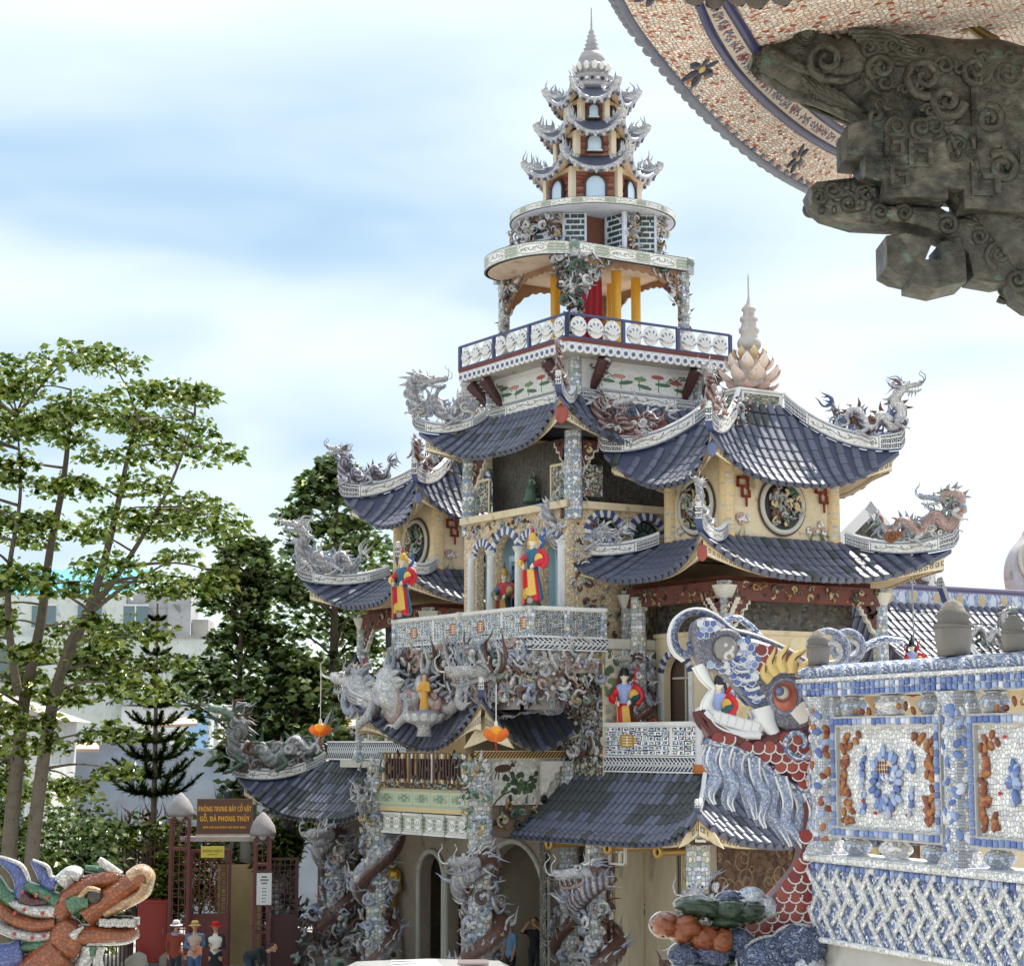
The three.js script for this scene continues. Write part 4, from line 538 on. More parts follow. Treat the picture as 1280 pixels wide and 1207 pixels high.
  part(shrine, 'shrine_figure', [paint(lathe([[0.01, 0], [0.22, 0], [0.2, 0.12], [0.13, 0.3], [0.14, 0.42], [0.05, 0.48], [0.08, 0.56], [0.06, 0.66], [0.01, 0.7]], 14), PAL.green)], ornPlain, [0, 0.05, 0.14]);
  // ---- the big roof
  const big = hipRoof(t, { cx: 0, cz: 0, eave: [2.95, 3.0], top: [1.95, 2.0], y0: 13.82, y1: 15.1, lift: 0.95, ext: 0.42, curve: 0.3, name: 'great_roof', seed: 55, most: 230, dirty: 0.08 });
  const bigH = [[1, 1], [0, 1], [1, -1], [3, 1]].map(([s, e]) => hipWall(t, big.hip(s, 12, 0, 0.96, e), 0.26, 0.16, 0.22));
  { const p = big.spot(1, 3.0, 0), m = part(t, 'corner_medallion', paint(ball(0.17, 0, 0, 0, 1, 1.5, 0.5, 12), PAL.red), gloss); m.position.set(p.x + 0.18, p.y - 0.42, p.z - 0.18); m.rotation.y = -0.9; }
  // ---- painted storey
  part(t, 'painted_storey', boxAt(-1.95, 1.95, 15.0, 16.1, -2.0, 2.0), whiteM);
  part(t, 'lotus_panel', [panelGeo(-1.5, 1.6, 15.35, 15.95, 2.0, 2.03, 'z', 1), panelGeo(-1.98, -1.95, 15.35, 15.95, -1.7, 1.5, 'x', 1)], lotusM);
  part(t, 'painted_plinth', [panelGeo(-2.02, 2.0, 15.0, 15.3, 2.0, 2.08, 'z', 1), panelGeo(-2.04, -1.96, 15.0, 15.3, -2.0, 2.08, 'x', 1)], ridgeM);
  for (const [x, z] of [[-1.95, 2.0], [1.95, 2.0], [-1.95, -2.0]]) part(t, 'storey_column', [cyl(0.17, 0.16, 1.0, x, 15.1, z, 14)], mosaicColM);
  // leaning carved struts under the deck
  for (const [x, z, dx, dz] of [[-1.4, 2.0, 0, 1], [1.5, 2.0, 0, 1], [-1.95, 1.5, -1, 0], [-1.95, -1.5, -1, 0], [1.95, 2.0, 0.7, 0.7], [-1.95, -2, -0.7, -0.7]]) { const a = V(x, 15.35, z), b = V(x + dx * 0.55, 16.0, z + dz * 0.55); part(t, 'carved_strut', [paint(tube([a, a.clone().lerp(b, 0.5).add(V(-dx * 0.06, -0.08, -dz * 0.06)), b], [0.1, 0.19], 10, 8), PAL.maroon), ...[0.1, 0.25, 0.4, 0.55, 0.7, 0.85, 1].map((k) => flameTube(a.clone().lerp(b, k), V(dx, -0.6, dz), 0.26, 0.075, 0.6, PAL.pale))], orn); }
  // ---- deck with scalloped edge and lotus balustrade
  const D = 2.58;
  part(t, 'deck', boxAt(-D, D, 16.08, 16.38, -D, D), plaster([0.5, 0.46, 0.42]));
  part(t, 'deck_edge', [boxAt(-D - 0.05, D + 0.05, 16.32, 16.42, D, D + 0.05), boxAt(-D - 0.05, -D, 16.32, 16.42, -D, D)], maroonM);
  const scallop = []; for (let i = 0; i < 22; i++) { const u = -D + (i + 0.5) * (2 * D / 22); for (const f of [0, 1]) { const g = paint(new THREE.CylinderGeometry(0.125, 0.125, 0.05, 12).rotateX(Math.PI / 2), PAL.white), d = paint(new THREE.CylinderGeometry(0.055, 0.055, 0.03, 10).rotateX(Math.PI / 2), PAL.blue); d.translate(0, 0, 0.03); const k = merge([g, d]); scallop.push(f ? place(k, -D - 0.02, 16.18, u, 0, -Math.PI / 2, 0) : place(k, u, 16.18, D + 0.02)); } }
  part(t, 'scallop_trim', [...scallop, paint(boxAt(-D, D, 16.16, 16.32, D, D + 0.035), PAL.pale), paint(boxAt(-D - 0.035, -D, 16.16, 16.32, -D, D), PAL.pale)], ornPlain);
  const fan = merge([paint(new THREE.CylinderGeometry(0.185, 0.185, 0.04, 20).rotateX(Math.PI / 2), PAL.white), ...[-2, -1, 0, 1, 2].map((k) => paint(place(ball(0.085, 0, 0.1, 0.03, 0.42, 1, 0.4, 8), 0, -0.1, 0.012, 0, 0, k * 0.5), PAL.white)), ...[-2.5, -1.5, -0.5, 0.5, 1.5, 2.5].map((k) => paint(place(box(0.012, 0.16, 0.02, 0, 0.12, 0.02), 0, -0.1, 0.012, 0, 0, k * 0.5), PAL.blue))]);
  const railM = std([0.06, 0.07, 0.16], 0.5);
  for (const f of [0, 1]) {
    const rail = part(t, 'deck_rail', f ? [boxAt(-D - 0.03, -D + 0.03, 17.0, 17.06, -D, D), boxAt(-D - 0.02, -D + 0.02, 16.42, 16.47, -D, D)] : [boxAt(-D, D, 17.0, 17.06, D - 0.03, D + 0.03), boxAt(-D, D, 16.42, 16.47, D - 0.02, D + 0.02)], railM);
    for (let i = 0; i < 4; i++) { const u = -D + i * (2 * D / 3); part(rail, 'rail_post', box(0.09, 0.66, 0.09, f ? -D : u, 16.71, f ? u : D, 0.01), railM); }
    for (let i = 0; i < 9; i++) { const u = -D + (i + 0.5) * (2 * D / 9) + ((i % 3) - 1) * -0.06, o = part(rail, 'lotus_rosette', fan, ornPlain); o.scale.set(1.3, 1.4, 1); o.position.set(f ? -D : u, 16.73, f ? u : D); o.rotation.y = f ? -Math.PI / 2 : 0; }
  }
  // ---- belvedere
  const bl = 1.72, by = 16.4, bt = 18.78;
  for (const [x, z] of [[-bl, bl], [bl, bl], [-bl, -bl], [bl, -bl]]) { const p = part(t, 'belvedere_pillar', box(0.24, bt - by, 0.24, x, (by + bt) / 2, z, 0.02), mosaicColM); part(p, 'pillar_relief', scrolls(0.2, bt - by, 26, 0.06, [PAL.white, PAL.grey, PAL.pale], 300 + x * 3 + z * 7, 0.02).map((g) => place(g, x, by, z + 0.12)), orn); }
  for (const [x, z] of [[0.1, -1.0], [0.5, -0.5], [0.6, 0.62], [-0.2, 1.15], [-0.9, -0.4], [-0.9, 0.5]].map(([d, l]) => [Math.sin(-0.611) * d + Math.cos(-0.611) * l, Math.cos(-0.611) * d - Math.sin(-0.611) * l])) part(t, 'yellow_column', [cyl(0.13, 0.13, bt - by, x, by, z, 18)], yellowM);
  part(t, 'red_curtain', sheet((u, v) => [lerp(-1.05, -0.45, u), by + v * 2.1, 0.75 + 0.06 * Math.sin(u * 26) * (1.2 - v) + 0.3 * u], 30, 4), redM);
  // corner carving: a crowded dragon bracket on the pillar towards the court
  const rust = [PAL.maroon, PAL.pale, PAL.white, PAL.brown, PAL.green];
  for (const [f, k] of [[0, -1], [0, 1], [1, 1], [1, -1]]) { const g = scrolls(1.25, 1.9, 190, 0.14, rust, 320 + f * 9 + k, 0.08, (u, v) => 1 - (k < 0 ? 1 - u : u) < 0.12 + v * v * 0.88).map((q) => q); const c = part(t, 'corner_carving', g.length ? g : [ball(0.05)], orn); const off = k * (bl - 0.5); c.position.set(f ? -bl : off, bt - 1.9, f ? off : bl); c.rotation.y = f ? -Math.PI / 2 : 0; }
  const fringe = (L) => { const s = new THREE.Shape(); s.moveTo(-L, 0); for (let i = 0; i <= 24; i++) { const u = i / 24, e = Math.abs(u * 2 - 1); s.lineTo(-L + 2 * L * u, -0.12 - 0.9 * Math.pow(e, 3.2) - 0.05 * Math.abs(Math.sin(i * 1.57))); } s.lineTo(L, 0); s.closePath(); return s; };
  for (let f = 0; f < 4; f++) { const g = slab(fringe(bl - 0.1), 0.06, 0.008); const m = part(t, 'carved_fringe', g, plaster([0.3, 0.17, 0.1])); m.position.set([0, -bl, 0, bl][f], bt, [bl, 0, -bl, 0][f]); m.rotation.y = f * Math.PI / 2; }
  // corner dragon mass
  part(t, 'corner_carving', scrolls(1.25, 2.1, 260, 0.16, [PAL.white, PAL.pale, PAL.grey, PAL.maroon, PAL.green, PAL.dark], 345, 0.26, (u, v) => Math.abs(u - 0.5) < 0.17 + 0.33 * v * v).map((g) => place(g, -bl - 0.05, 16.65, bl + 0.05, 0, -Math.PI / 4, 0)), orn);
  // plate over the belvedere: square with a round bay on the front
  const ps = new THREE.Shape(); const pb = 1.84; ps.moveTo(pb, -pb); ps.lineTo(pb, pb); ps.lineTo(-pb, pb); ps.lineTo(-pb, 1.7); ps.absellipse(-pb, 0, 1.1, 1.7, Math.PI / 2, Math.PI * 1.5, false); ps.lineTo(-pb, -pb); ps.closePath();
  const plateG = new THREE.ExtrudeGeometry(ps, { depth: 0.12, bevelEnabled: false, curveSegments: 24 }); plateG.rotateX(Math.PI / 2); plateG.scale(1, 1, 1); 
  part(t, 'roof_plate', boxUV(plateG.clone().translate(0, 18.9, 0)), plaster([0.62, 0.5, 0.4]));
  const rim = ps.getSpacedPoints(110).map((p) => V(p.x, 18.78, p.y)); part(t, 'plate_rim', bandGeo(rim, 0.36, 0.1, 6), bandM);
  part(t, 'plate_top', boxUV(plateG.clone().scale(0.97, 1, 0.97).translate(0, 19.1, 0)), lilacM);
  for (const [x, z] of [[-1.84, 1.84], [1.84, 1.84], [-1.84, -1.84]]) part(t, 'plate_knob', [paint(ball(0.14, x, 19.02, z, 1, 1.25, 1), PAL.lgreen), paint(box(0.2, 0.44, 0.2, x, 18.93, z, 0.03), PAL.pale)], orn);
  // ---- drum with brick screens
  const dk = 1.5, dy0 = 19.1, dy1 = 20.15;
  part(t, 'drum_core', boxAt(-0.85, 0.85, dy0, dy1, -0.85, 0.85), plaster([0.2, 0.08, 0.05]));
  part(t, 'drum_floor', boxAt(-dk, dk, dy0, dy0 + 0.06, -dk, dk), lilacM);
  const br = box(0.26, 0.1, 0.07, 0, 0, 0, 0.006), tealM = std([0.015, 0.05, 0.06], 0.35);
    const f0 = -0.611, cam = (d, l) => [Math.sin(f0) * d + Math.cos(f0) * l, Math.cos(f0) * d - Math.sin(f0) * l];
  for (const [d, l, ra, sw] of [[1.42, -0.46, 0, 0.56], [1.3, 0.62, -0.85, 0.66], [1.1, 1.34, 0.1, 0.6], [1.0, -1.4, -0.5, 0.6]]) { const [cx, cz] = cam(d, l), a = f0 + ra;
    const pl = part(t, 'drum_screen', box(0.86, dy1 - dy0, 0.06, 0, 0, 0), whiteM); pl.position.set(cx, (dy0 + dy1) / 2, cz); pl.rotation.y = a; pl.scale.x = sw / 0.86;
    for (let j = 0; j < 7; j++) for (let i = 0; i < 3; i++) { const b = part(pl, 'brick', br, tealM); b.position.set(-0.27 + i * 0.28 + (j % 2 ? 0.07 : -0.03), -0.45 + j * 0.15, 0.012); b.scale.set((i === 0 && !(j % 2)) || (i === 2 && j % 2) ? 0.7 : 1, 1, 1); }
    for (const k of [-0.44, 0.44]) part(pl, 'screen_jamb', box(0.09, dy1 - dy0, 0.12, k, 0, 0.01), lilacM);
  }
  for (const [l, d] of [[-1.02, 1.35], [-1.65, 0.9], [0.98, 1.35], [1.72, 0.8], [-1.95, 0.2]]) { const [cx, cz] = cam(d, l), c = part(t, 'drum_carving', scrolls(0.62, 1.05, 90, 0.12, [PAL.pale, PAL.white, PAL.grey, PAL.cream, PAL.brown], 350 + l * 10, 0.16, (u, v) => Math.abs(u - 0.5) < 0.22 + v * 0.32), orn); c.position.set(cx, dy0, cz); c.rotation.y = f0 + l * 0.3; }
  const disc = part(t, 'round_slab', [lathe([[0.01, 20.14], [2.12, 20.18], [2.2, 20.22], [2.2, 20.38], [2.1, 20.42], [0.01, 20.44]], 56)], plaster([0.66, 0.68, 0.74]));
  part(disc, 'slab_rim', bandGeo(Array.from({ length: 65 }, (_, i) => V(Math.sin(i * 0.09817) * 2.2, 20.21, Math.cos(i * 0.09817) * 2.2)), 0.18, 0.06, 8), bandM);
  // ---- hexagonal top, one face square to the court
  const hexTurn = rad(-32.4 + 2);
  const hexPts = (r, off = 0) => Array.from({ length: 6 }, (_, k) => { const a = hexTurn + Math.PI / 6 + k * Math.PI / 3 + off; return [Math.sin(a) * r, Math.cos(a) * r]; });
  const brickG = box(0.2, 0.075, 0.05, 0, 0, 0, 0.005), brickMs = [std([0.28, 0.07, 0.045], 0.85), std([0.23, 0.055, 0.04], 0.9), std([0.33, 0.1, 0.06], 0.85)];
  const q = rngOf(90); let nb = 0;
  for (const [r, ya, yb, er, ty, arch] of [[1.24, 20.44, 21.5, 1.62, 21.95, 0.5], [0.96, 21.9, 22.55, 1.32, 23.0, 0.36], [0.67, 22.9, 23.52, 1.1, 24.0, 0.24]]) {
    const P = hexPts(r), h = yb - ya, core = part(t, 'hexagon_storey', boxUV(new THREE.CylinderGeometry(r - 0.07, r - 0.07, h, 6, 1, false, hexTurn + Math.PI / 6).translate(0, (ya + yb) / 2, 0)), plaster([0.45, 0.25, 0.18]));
    for (let k = 0; k < 6; k++) {
      const [ax, az] = P[k], [bx2, bz2] = P[(k + 1) % 6], mx = (ax + bx2) / 2, mz = (az + bz2) / 2, a = Math.atan2(mx, mz), len = r, nx = Math.sin(a), nz = Math.cos(a);
      part(t, 'hexagon_pilaster', box(0.16, h, 0.16, ax * 0.99, (ya + yb) / 2, az * 0.99, 0.01).applyMatrix4(M4.identity()), std([0.7, 0.6, 0.46], 0.8));
      if (nz * 0.84 + nx * -0.54 < -0.35) continue;
      part(t, 'hexagon_band', place(box(len - 0.1, 0.12, 0.1, 0, 0, 0), mx, yb - 0.06, mz, 0, a, 0), std([0.7, 0.52, 0.32], 0.8));
      const rows = Math.floor((h - 0.14) / 0.09), cw = 0.225, half = len / 2 - 0.12;
      for (let j = 0; j < rows; j++) for (let u = -half + 0.1 + (j % 2) * 0.1; u < half; u += cw) { const y = ya + 0.05 + j * 0.09, aw = arch * 0.62, inA = Math.abs(u) < aw && (y < ya + h * 0.5 || Math.hypot(u, y - (ya + h * 0.5)) < aw); if (inA) continue; const front = nb < 260 && nz > 0.3; const w = front ? part(t, 'brick', brickG, pick(brickMs, q)) : null; if (w) { nb++; w.position.set(mx * 0.985 + Math.cos(a) * u, y, mz * 0.985 - Math.sin(a) * u); w.rotation.y = a; } else { const b = part(t, 'brick_course', brickG, brickMs[0]); b.position.set(mx * 0.985 + Math.cos(a) * u, y, mz * 0.985 - Math.sin(a) * u); b.rotation.y = a; } }
      const s = new THREE.Shape(); const w2 = arch * 0.5; s.moveTo(-w2, 0); s.lineTo(w2, 0); s.lineTo(w2, h * 0.38); s.absarc(0, h * 0.38, w2, 0, Math.PI, false); s.closePath();
      const win = part(t, 'arched_window', new THREE.ExtrudeGeometry(s, { depth: 0.06, bevelEnabled: false, curveSegments: 12 }), skyGlass); win.position.set(mx, ya + h * 0.14, mz); win.rotation.y = a;
      const fr = new THREE.Shape(); const w3 = w2 + 0.06; fr.moveTo(-w3, -0.05); fr.lineTo(w3, -0.05); fr.lineTo(w3, h * 0.38); fr.absarc(0, h * 0.38, w3, 0, Math.PI, false); fr.closePath(); fr.holes.push(s); part(win, 'window_surround', new THREE.ExtrudeGeometry(fr, { depth: 0.1, bevelEnabled: false, curveSegments: 12 }), std([0.05, 0.035, 0.035], 0.7)); part(win, 'window_sill', box(w2 * 2.3, 0.035, 0.1, 0, 0.0, 0.1), whiteM);
    }
    // swept little roof: six sagging edges with raised corner tips
    const roof = [], under = [], edge = []; const Pr = (k) => { const a = hexTurn + Math.PI / 6 + k * Math.PI / 3; return a; };
    for (let k = 0; k < 6; k++) {
      const a0 = Pr(k), a1 = Pr(k + 1), pt = (u, v) => { const e = Math.pow(Math.abs(u * 2 - 1), 2.4), rr0 = lerp(er, r * 0.62, v), c0 = [Math.sin(a0) * rr0, Math.cos(a0) * rr0], c1 = [Math.sin(a1) * rr0, Math.cos(a1) * rr0]; const ex = 1 + 0.1 * e * (1 - v); return [lerp(c0[0], c1[0], u) * ex, yb - 0.1 + (ty - yb + 0.1) * Math.pow(v, 1.5) + 0.36 * e * (1 - v), lerp(c0[1], c1[1], u) * ex]; };
      roof.push(sheet((u, v) => pt(u, v), 16, 6)); under.push(sheet((u, v) => { const p = pt(u, v * 0.6); return [p[0], p[1] - 0.07 - 0.02 * v, p[2]]; }, 16, 4, true));
      edge.push(paint(tube(Array.from({ length: 13 }, (_, i) => V(...pt(i / 12, 0)).add(V(0, -0.03, 0))), [0.065, 0.065], 24, 7), PAL.pale)); for (let i = 1; i < 12; i++) edge.push(paint(ball(0.05, ...pt(i / 12, 0).map((c, j) => (j === 1 ? c - 0.1 : c * 1.005)), 1, 1.2, 1, 7), i % 2 ? PAL.blue : PAL.white));
    }
    const hr = part(t, 'hexagon_roof', roof, tileMats[2]); part(hr, 'hexagon_soffit', under, std([0.66, 0.5, 0.34], 0.8)); part(hr, 'scalloped_edge', edge, orn);
    for (let k = 0; k < 6; k++) { const a = Pr(k), tip = V(Math.sin(a) * er * 1.08, yb + 0.26, Math.cos(a) * er * 1.08), d = V(Math.sin(a), 0, Math.cos(a)), s = er / 1.5, up = V(0, 1, 0); const G = [paint(tube([V(Math.sin(a) * r * 0.75, ty - 0.02, Math.cos(a) * r * 0.75), V(Math.sin(a) * er * 0.7, lerp(yb, ty, 0.35), Math.cos(a) * er * 0.7), tip, tip.clone().add(d.clone().multiplyScalar(0.1)).add(V(0, 0.2, 0))], [0.07, 0.07], 12, 7, [0.8, 1.5]), PAL.white)]; for (let i = 0; i < 9; i++) G.push(flameTube(tip.clone().add(d.clone().multiplyScalar(-0.05 - 0.06 * i)).add(V(0, 0.03 + 0.02 * Math.max(0, 4 - i), 0)), V(d.x * rr(-0.5, 0.6, q), 1, d.z * rr(-0.5, 0.6, q)), s * (0.42 - i * 0.03) * rr(0.8, 1.2, q), 0.045, rr(-1, 1, q), pick([PAL.white, PAL.lblue, PAL.pale], q), V(d.z, 0, -d.x))); for (let i = 0; i < 4; i++) G.push(place(spiral(0, 0, 0, 0.08, 1.4, 0.03, i, PAL.pale), tip.x - d.x * i * 0.1, tip.y + 0.08, tip.z - d.z * i * 0.1, 0, a - Math.PI / 2, 0)); part(t, 'corner_flame', G, orn); }
  }
  // ---- finial
  const F = part(t, 'spire', [paint(lathe([[0.01, 23.85], [0.58, 23.88], [0.62, 24.0], [0.5, 24.06], [0.5, 24.2], [0.58, 24.26], [0.5, 24.3], [0.34, 24.36], [0.46, 24.5], [0.46, 24.6], [0.3, 24.68], [0.3, 24.76], [0.36, 24.8], [0.28, 24.98], [0.16, 25.04], [0.22, 25.1], [0.13, 25.16], [0.19, 25.22], [0.11, 25.28], [0.16, 25.34], [0.09, 25.4], [0.13, 25.46], [0.07, 25.52], [0.09, 25.58], [0.03, 25.66], [0.015, 26.25], [0.002, 26.3]], 28), col('#a9a6aa'))], ornPlain);
  part(F, 'spire_petal', Array.from({ length: 14 }, (_, k) => paint(place(ball(0.1, 0, 0.1, 0.0, 0.8, 1.2, 0.4, 8), Math.sin(k * 0.449) * 0.44, 24.42, Math.cos(k * 0.449) * 0.44, 0.5, k * 0.449, 0), PAL.white)), ornPlain);
  part(F, 'spire_bead', Array.from({ length: 22 }, (_, k) => paint(box(0.08, 0.07, 0.05, 0, 0, 0), k % 2 ? PAL.white : PAL.dark).applyMatrix4(new THREE.Matrix4().makeRotationY(k * 0.2856).multiply(new THREE.Matrix4().makeTranslation(0, 24.14, 0.52)))), ornPlain);
  bigHips = bigH;
}
// ------------------------------------------------------------ entrance porch with the name board, and the two skirt-roofed porches
const font = await new FontLoader().loadAsync('fonts/droid/droid_sans_bold.typeface.json');
const skinM = plaster([0.5, 0.42, 0.33]);
function dragonColumn(parent, x, z, h, r, o) { const c = part(parent, 'dragon_column', [cyl(r, r * 0.94, h, 0, 0, 0, 18), cyl(r * 1.6, r * 1.3, 0.35, 0, 0, 0, 18)], mosaicColM); c.position.set(x, 0, z); const d = pillarDragon(h * (o.reach || 0.8), r, o); for (const k of [...d.children]) { k.position.y += o.lift || 0.3; c.add(k); } return c; }
const PX = TX, PZ = TZ;
const porch = thing('entrance_porch', 'entrance porch with gilt name board and dragon columns under a blue tiled roof', 'porch', W(-4.65, 0, -5.55), TURN);
{
  const t = porch, cx = -1.35, cz = 2.55;
  const rf = hipRoof(t, { cx: 0.1, cz: 0, eave: [1.45, 2.85], top: [0.7, 1.7], y0: 6.32, y1: 7.75, lift: 1.15, pow: 1.9, fascia: 1.6, ext: 0.42, curve: 0.3, r: 0.1, flat: 0.75, name: 'porch_roof', seed: 61, most: 260, pitch: 0.25, course: 0.34, dirty: 0.1, stainShade: (s, x, v) => (s === 0 ? 0.95 : 0.1) });
  for (const [s, e] of [[1, 1], [1, -1]]) hipWall(t, rf.hip(s, 10, 0, 0.9, e), 0.22, 0.14, 0.2);
  // gable board under the near corner
  const gb = part(t, 'corner_board', slab(shapeOf([[-0.55, -0.5], [0, 0.36], [0.55, -0.5], [0.3, -0.42], [0, -0.3], [-0.3, -0.42]]), 0.08, 0.01), creamM); gb.scale.set(1.15, 1.1, 1); gb.position.set(-1.3, 6.85, 2.85); gb.rotation.y = -0.85; 
  part(t, 'eave_lattice', [panelGeo(-1.45, 1.5, 6.05, 6.25, 2.42, 2.5, 'z', 1, 1)], tex(canvasTex(512, 48, (x, w, h) => { x.fillStyle = '#4a3426'; x.fillRect(0, 0, w, h); x.strokeStyle = '#c9a868'; x.lineWidth = 6; for (let i = -4; i < 60; i++) { x.beginPath(); x.moveTo(i * 16, 44); x.lineTo(i * 16 + 26, 4); x.stroke(); } x.fillStyle = '#d8c49a'; x.fillRect(0, 0, w, 5); x.fillRect(0, h - 5, w, 5); })));
  // frieze with the deer painting on the near side
  part(t, 'deer_panel', panelGeo(-1.3, 1.5, 4.95, 6.05, 2.36, 2.44, 'z', 1, 1), std('#ffffff', 0.75, { map: canvasTex(640, 256, (x, w, h) => { x.fillStyle = '#b9b6ac'; x.fillRect(0, 0, w, h); speckle(x, w, h, ['#c6c3ba', '#a8a69e', '#d2cfc6'], 400, 16, 95); x.strokeStyle = '#4a4a30'; x.lineWidth = 10; x.beginPath(); x.moveTo(90, 256); x.bezierCurveTo(150, 160, 240, 200, 360, 90); x.stroke(); speckle(x, 300, 130, ['#3f4f38', '#4d5f40', '#2f3d2c'], 0, 10, 1); const q = rngOf(96); for (let i = 0; i < 46; i++) { x.fillStyle = pick(['#3a4a33', '#4a5c3c', '#2d3a2a'], q); x.beginPath(); x.arc(150 + q() * 230, 80 + q() * 110, 15, 0, 7); x.fill(); } x.fillStyle = '#4a3024'; x.beginPath(); x.ellipse(150, 52, 56, 22, -0.1, 0, 7); x.fill(); x.beginPath(); x.ellipse(214, 34, 16, 10, 0.3, 0, 7); x.fill(); x.lineWidth = 7; x.strokeStyle = '#4a3024'; for (const [a, b, c, d] of [[110, 62, 96, 112], [124, 66, 120, 116], [184, 60, 214, 96], [196, 46, 210, 36], [214, 26, 206, 8], [220, 26, 236, 10]]) { x.beginPath(); x.moveTo(a, b); x.lineTo(c, d); x.stroke(); } x.strokeStyle = '#8d8a80'; x.lineWidth = 7; for (let i = 0; i < 7; i++) { x.beginPath(); x.arc(470 + q() * 130, 60 + q() * 150, 14 + q() * 26, q() * 6, q() * 6 + 3.6); x.stroke(); } }) }));
  // name board: upright slats with the letters
  const nb = part(t, 'name_board', boxAt(cx - 0.06, cx, 5.42, 6.2, -2.2, 2.2), std([0.16, 0.09, 0.05], 0.6));
  const slatM = [std([0.75, 0.7, 0.62], 0.6), std([0.4, 0.25, 0.1], 0.45, { metalness: 0.3 }), std([0.1, 0.06, 0.04], 0.6)]; const sg = box(0.03, 0.72, 0.075, 0, 0, 0, 0.006); for (let i = 0; i < 44; i++) { const s = part(nb, 'slat', sg, slatM[(i * 7) % 5 === 0 ? 0 : i % 2 ? 1 : 2]); s.position.set(cx - 0.075, 5.81, -2.15 + i * 0.1); }
  const say = 'CHÙA LINH PHƯỚC'; let z = -1.95; const letterM = std([0.05, 0.02, 0.015], 0.5);
  // the letters run from the far end to the near end as seen from the court
  const marks = { 'Ù': ['U', 'grave'], 'Ư': ['U', 'horn'], 'Ớ': ['O', 'hornacute'] };
  for (const ch of say) { if (ch === ' ') { z += 0.16; continue; } const [b, mk] = marks[ch] || [ch, '']; const g = new TextGeometry(b, { font, size: 0.4, depth: 0.05, curveSegments: 4, bevelEnabled: false }); g.computeBoundingBox(); const wd = g.boundingBox.max.x - g.boundingBox.min.x, sc = 0.22 / Math.max(wd, 0.2); const L = [g]; if (mk.includes('grave')) L.push(place(box(0.05, 0.16, 0.05, 0, 0, 0.025), wd * 0.5, 0.5, 0, 0, 0, 0.9)); if (mk.includes('horn')) L.push(place(box(0.05, 0.14, 0.05, 0, 0, 0.025), wd + 0.05, 0.4, 0, 0, 0, -0.6)); if (mk.includes('acute')) L.push(place(box(0.05, 0.16, 0.05, 0, 0, 0.025), wd * 0.5, 0.5, 0, 0, 0, -0.9)); const m = part(nb, 'letter', merge(L), letterM); m.scale.set(b === 'I' ? 0.9 : sc * 0.98, 1.28, 1); m.rotation.y = -Math.PI / 2; m.position.set(cx - 0.1, 5.54, z); z += b === 'I' ? 0.17 : 0.285; }
  // friezes
  const green = tex(canvasTex(512, 96, (x, w, h) => { x.fillStyle = '#a99b7a'; x.fillRect(0, 0, w, h); x.fillStyle = '#9fb3a0'; x.fillRect(0, 10, w, h - 30); const q = rngOf(97); for (let i = 0; i < 5; i++) { x.strokeStyle = '#c9bd96'; x.lineWidth = 6; x.strokeRect(14 + i * 100, 18, 84, 44); flower(x, 56 + i * 100, 40, 20, '#6f8d74', '#d2b98a', 6); vine(x, 20 + i * 100, 40, 94 + i * 100, 40, 14, '#5f7d66', ['#5d8068', '#b99a66'], q); } x.fillStyle = '#cdb68a'; x.fillRect(0, h - 20, w, 20); }));
  part(t, 'green_frieze', panelGeo(cx - 0.16, cx - 0.04, 4.72, 5.3, -2.3, 2.3, 'x'), green);
  part(t, 'scroll_frieze', [...scrolls(4.3, 0.2, 90, 0.07, [PAL.cream, PAL.pale, PAL.lgreen], 98, 0.06)].map((g) => place(g, cx - 0.1, 5.28, 0, 0, -Math.PI / 2, 0)), orn);
  for (let i = 0; i < 4; i++) { const z0 = -2.1 + i * 1.08; part(t, 'medallion_panel', panelGeo(cx - 0.1, cx - 0.02, 4.2, 4.66, z0, z0 + 0.95, 'x'), bandM); part(t, 'medallion_frame', [box(0.1, 0.06, 1.0, cx - 0.08, 4.66, z0 + 0.47), box(0.1, 0.06, 1.0, cx - 0.08, 4.19, z0 + 0.47)], whiteM); }
  part(t, 'cross_beam', [boxAt(cx, 1.4, 5.2, 6.1, -2.3, 2.3), boxAt(cx + 0.02, 1.5, 4.2, 5.0, 2.2, 2.36)], plaster([0.2, 0.14, 0.1]));
  // columns
  dragonColumn(t, cx, cz, 6.0, 0.3, { seed: 601, a0: 2.4, turns: 1.6, pal: 'grey', out: [-1, 0.2], r: 0.24, head: 0.75, reach: 0.55, lift: 0.5, clouds: 80 });
  dragonColumn(t, cx, -cz, 6.0, 0.3, { seed: 602, a0: 4.2, turns: 1.9, pal: 'grey', out: [-0.6, 1], r: 0.24, head: 0.75, reach: 0.8, clouds: 80 });
  dragonColumn(t, 1.2, cz, 6.0, 0.24, { seed: 603, a0: 0.4, turns: 1.4, pal: 'brown', out: [-1, 1], r: 0.15, reach: 0.5 });
  for (const [z2, s] of [[cz, 605], [-cz, 606]]) { const c = part(t, 'column_crown', scrolls(0.9, 1.7, 90, 0.13, [PAL.white, PAL.pale, PAL.cream, PAL.lgreen, PAL.green], s, 0.2, (u, v) => Math.abs(u - 0.5) < 0.25 + 0.25 * v), orn); c.position.set(cx - 0.2, 4.4, z2 + 0.1); c.rotation.y = -0.9; }
  part(t, 'step_bracket', [slab(stepBracket(1.2), 0.14, 0.015).translate(0.25, 6.0, cz + 0.2)], paleM);
  // stage of scrolls over the arch
  const sc = part(t, 'side_carving', scrolls(2.2, 0.8, 60, 0.14, [PAL.green, PAL.dark, PAL.ochre, PAL.lgreen, PAL.cream], 607, 0.1), orn); sc.position.set(0.2, 4.35, 2.42);
}
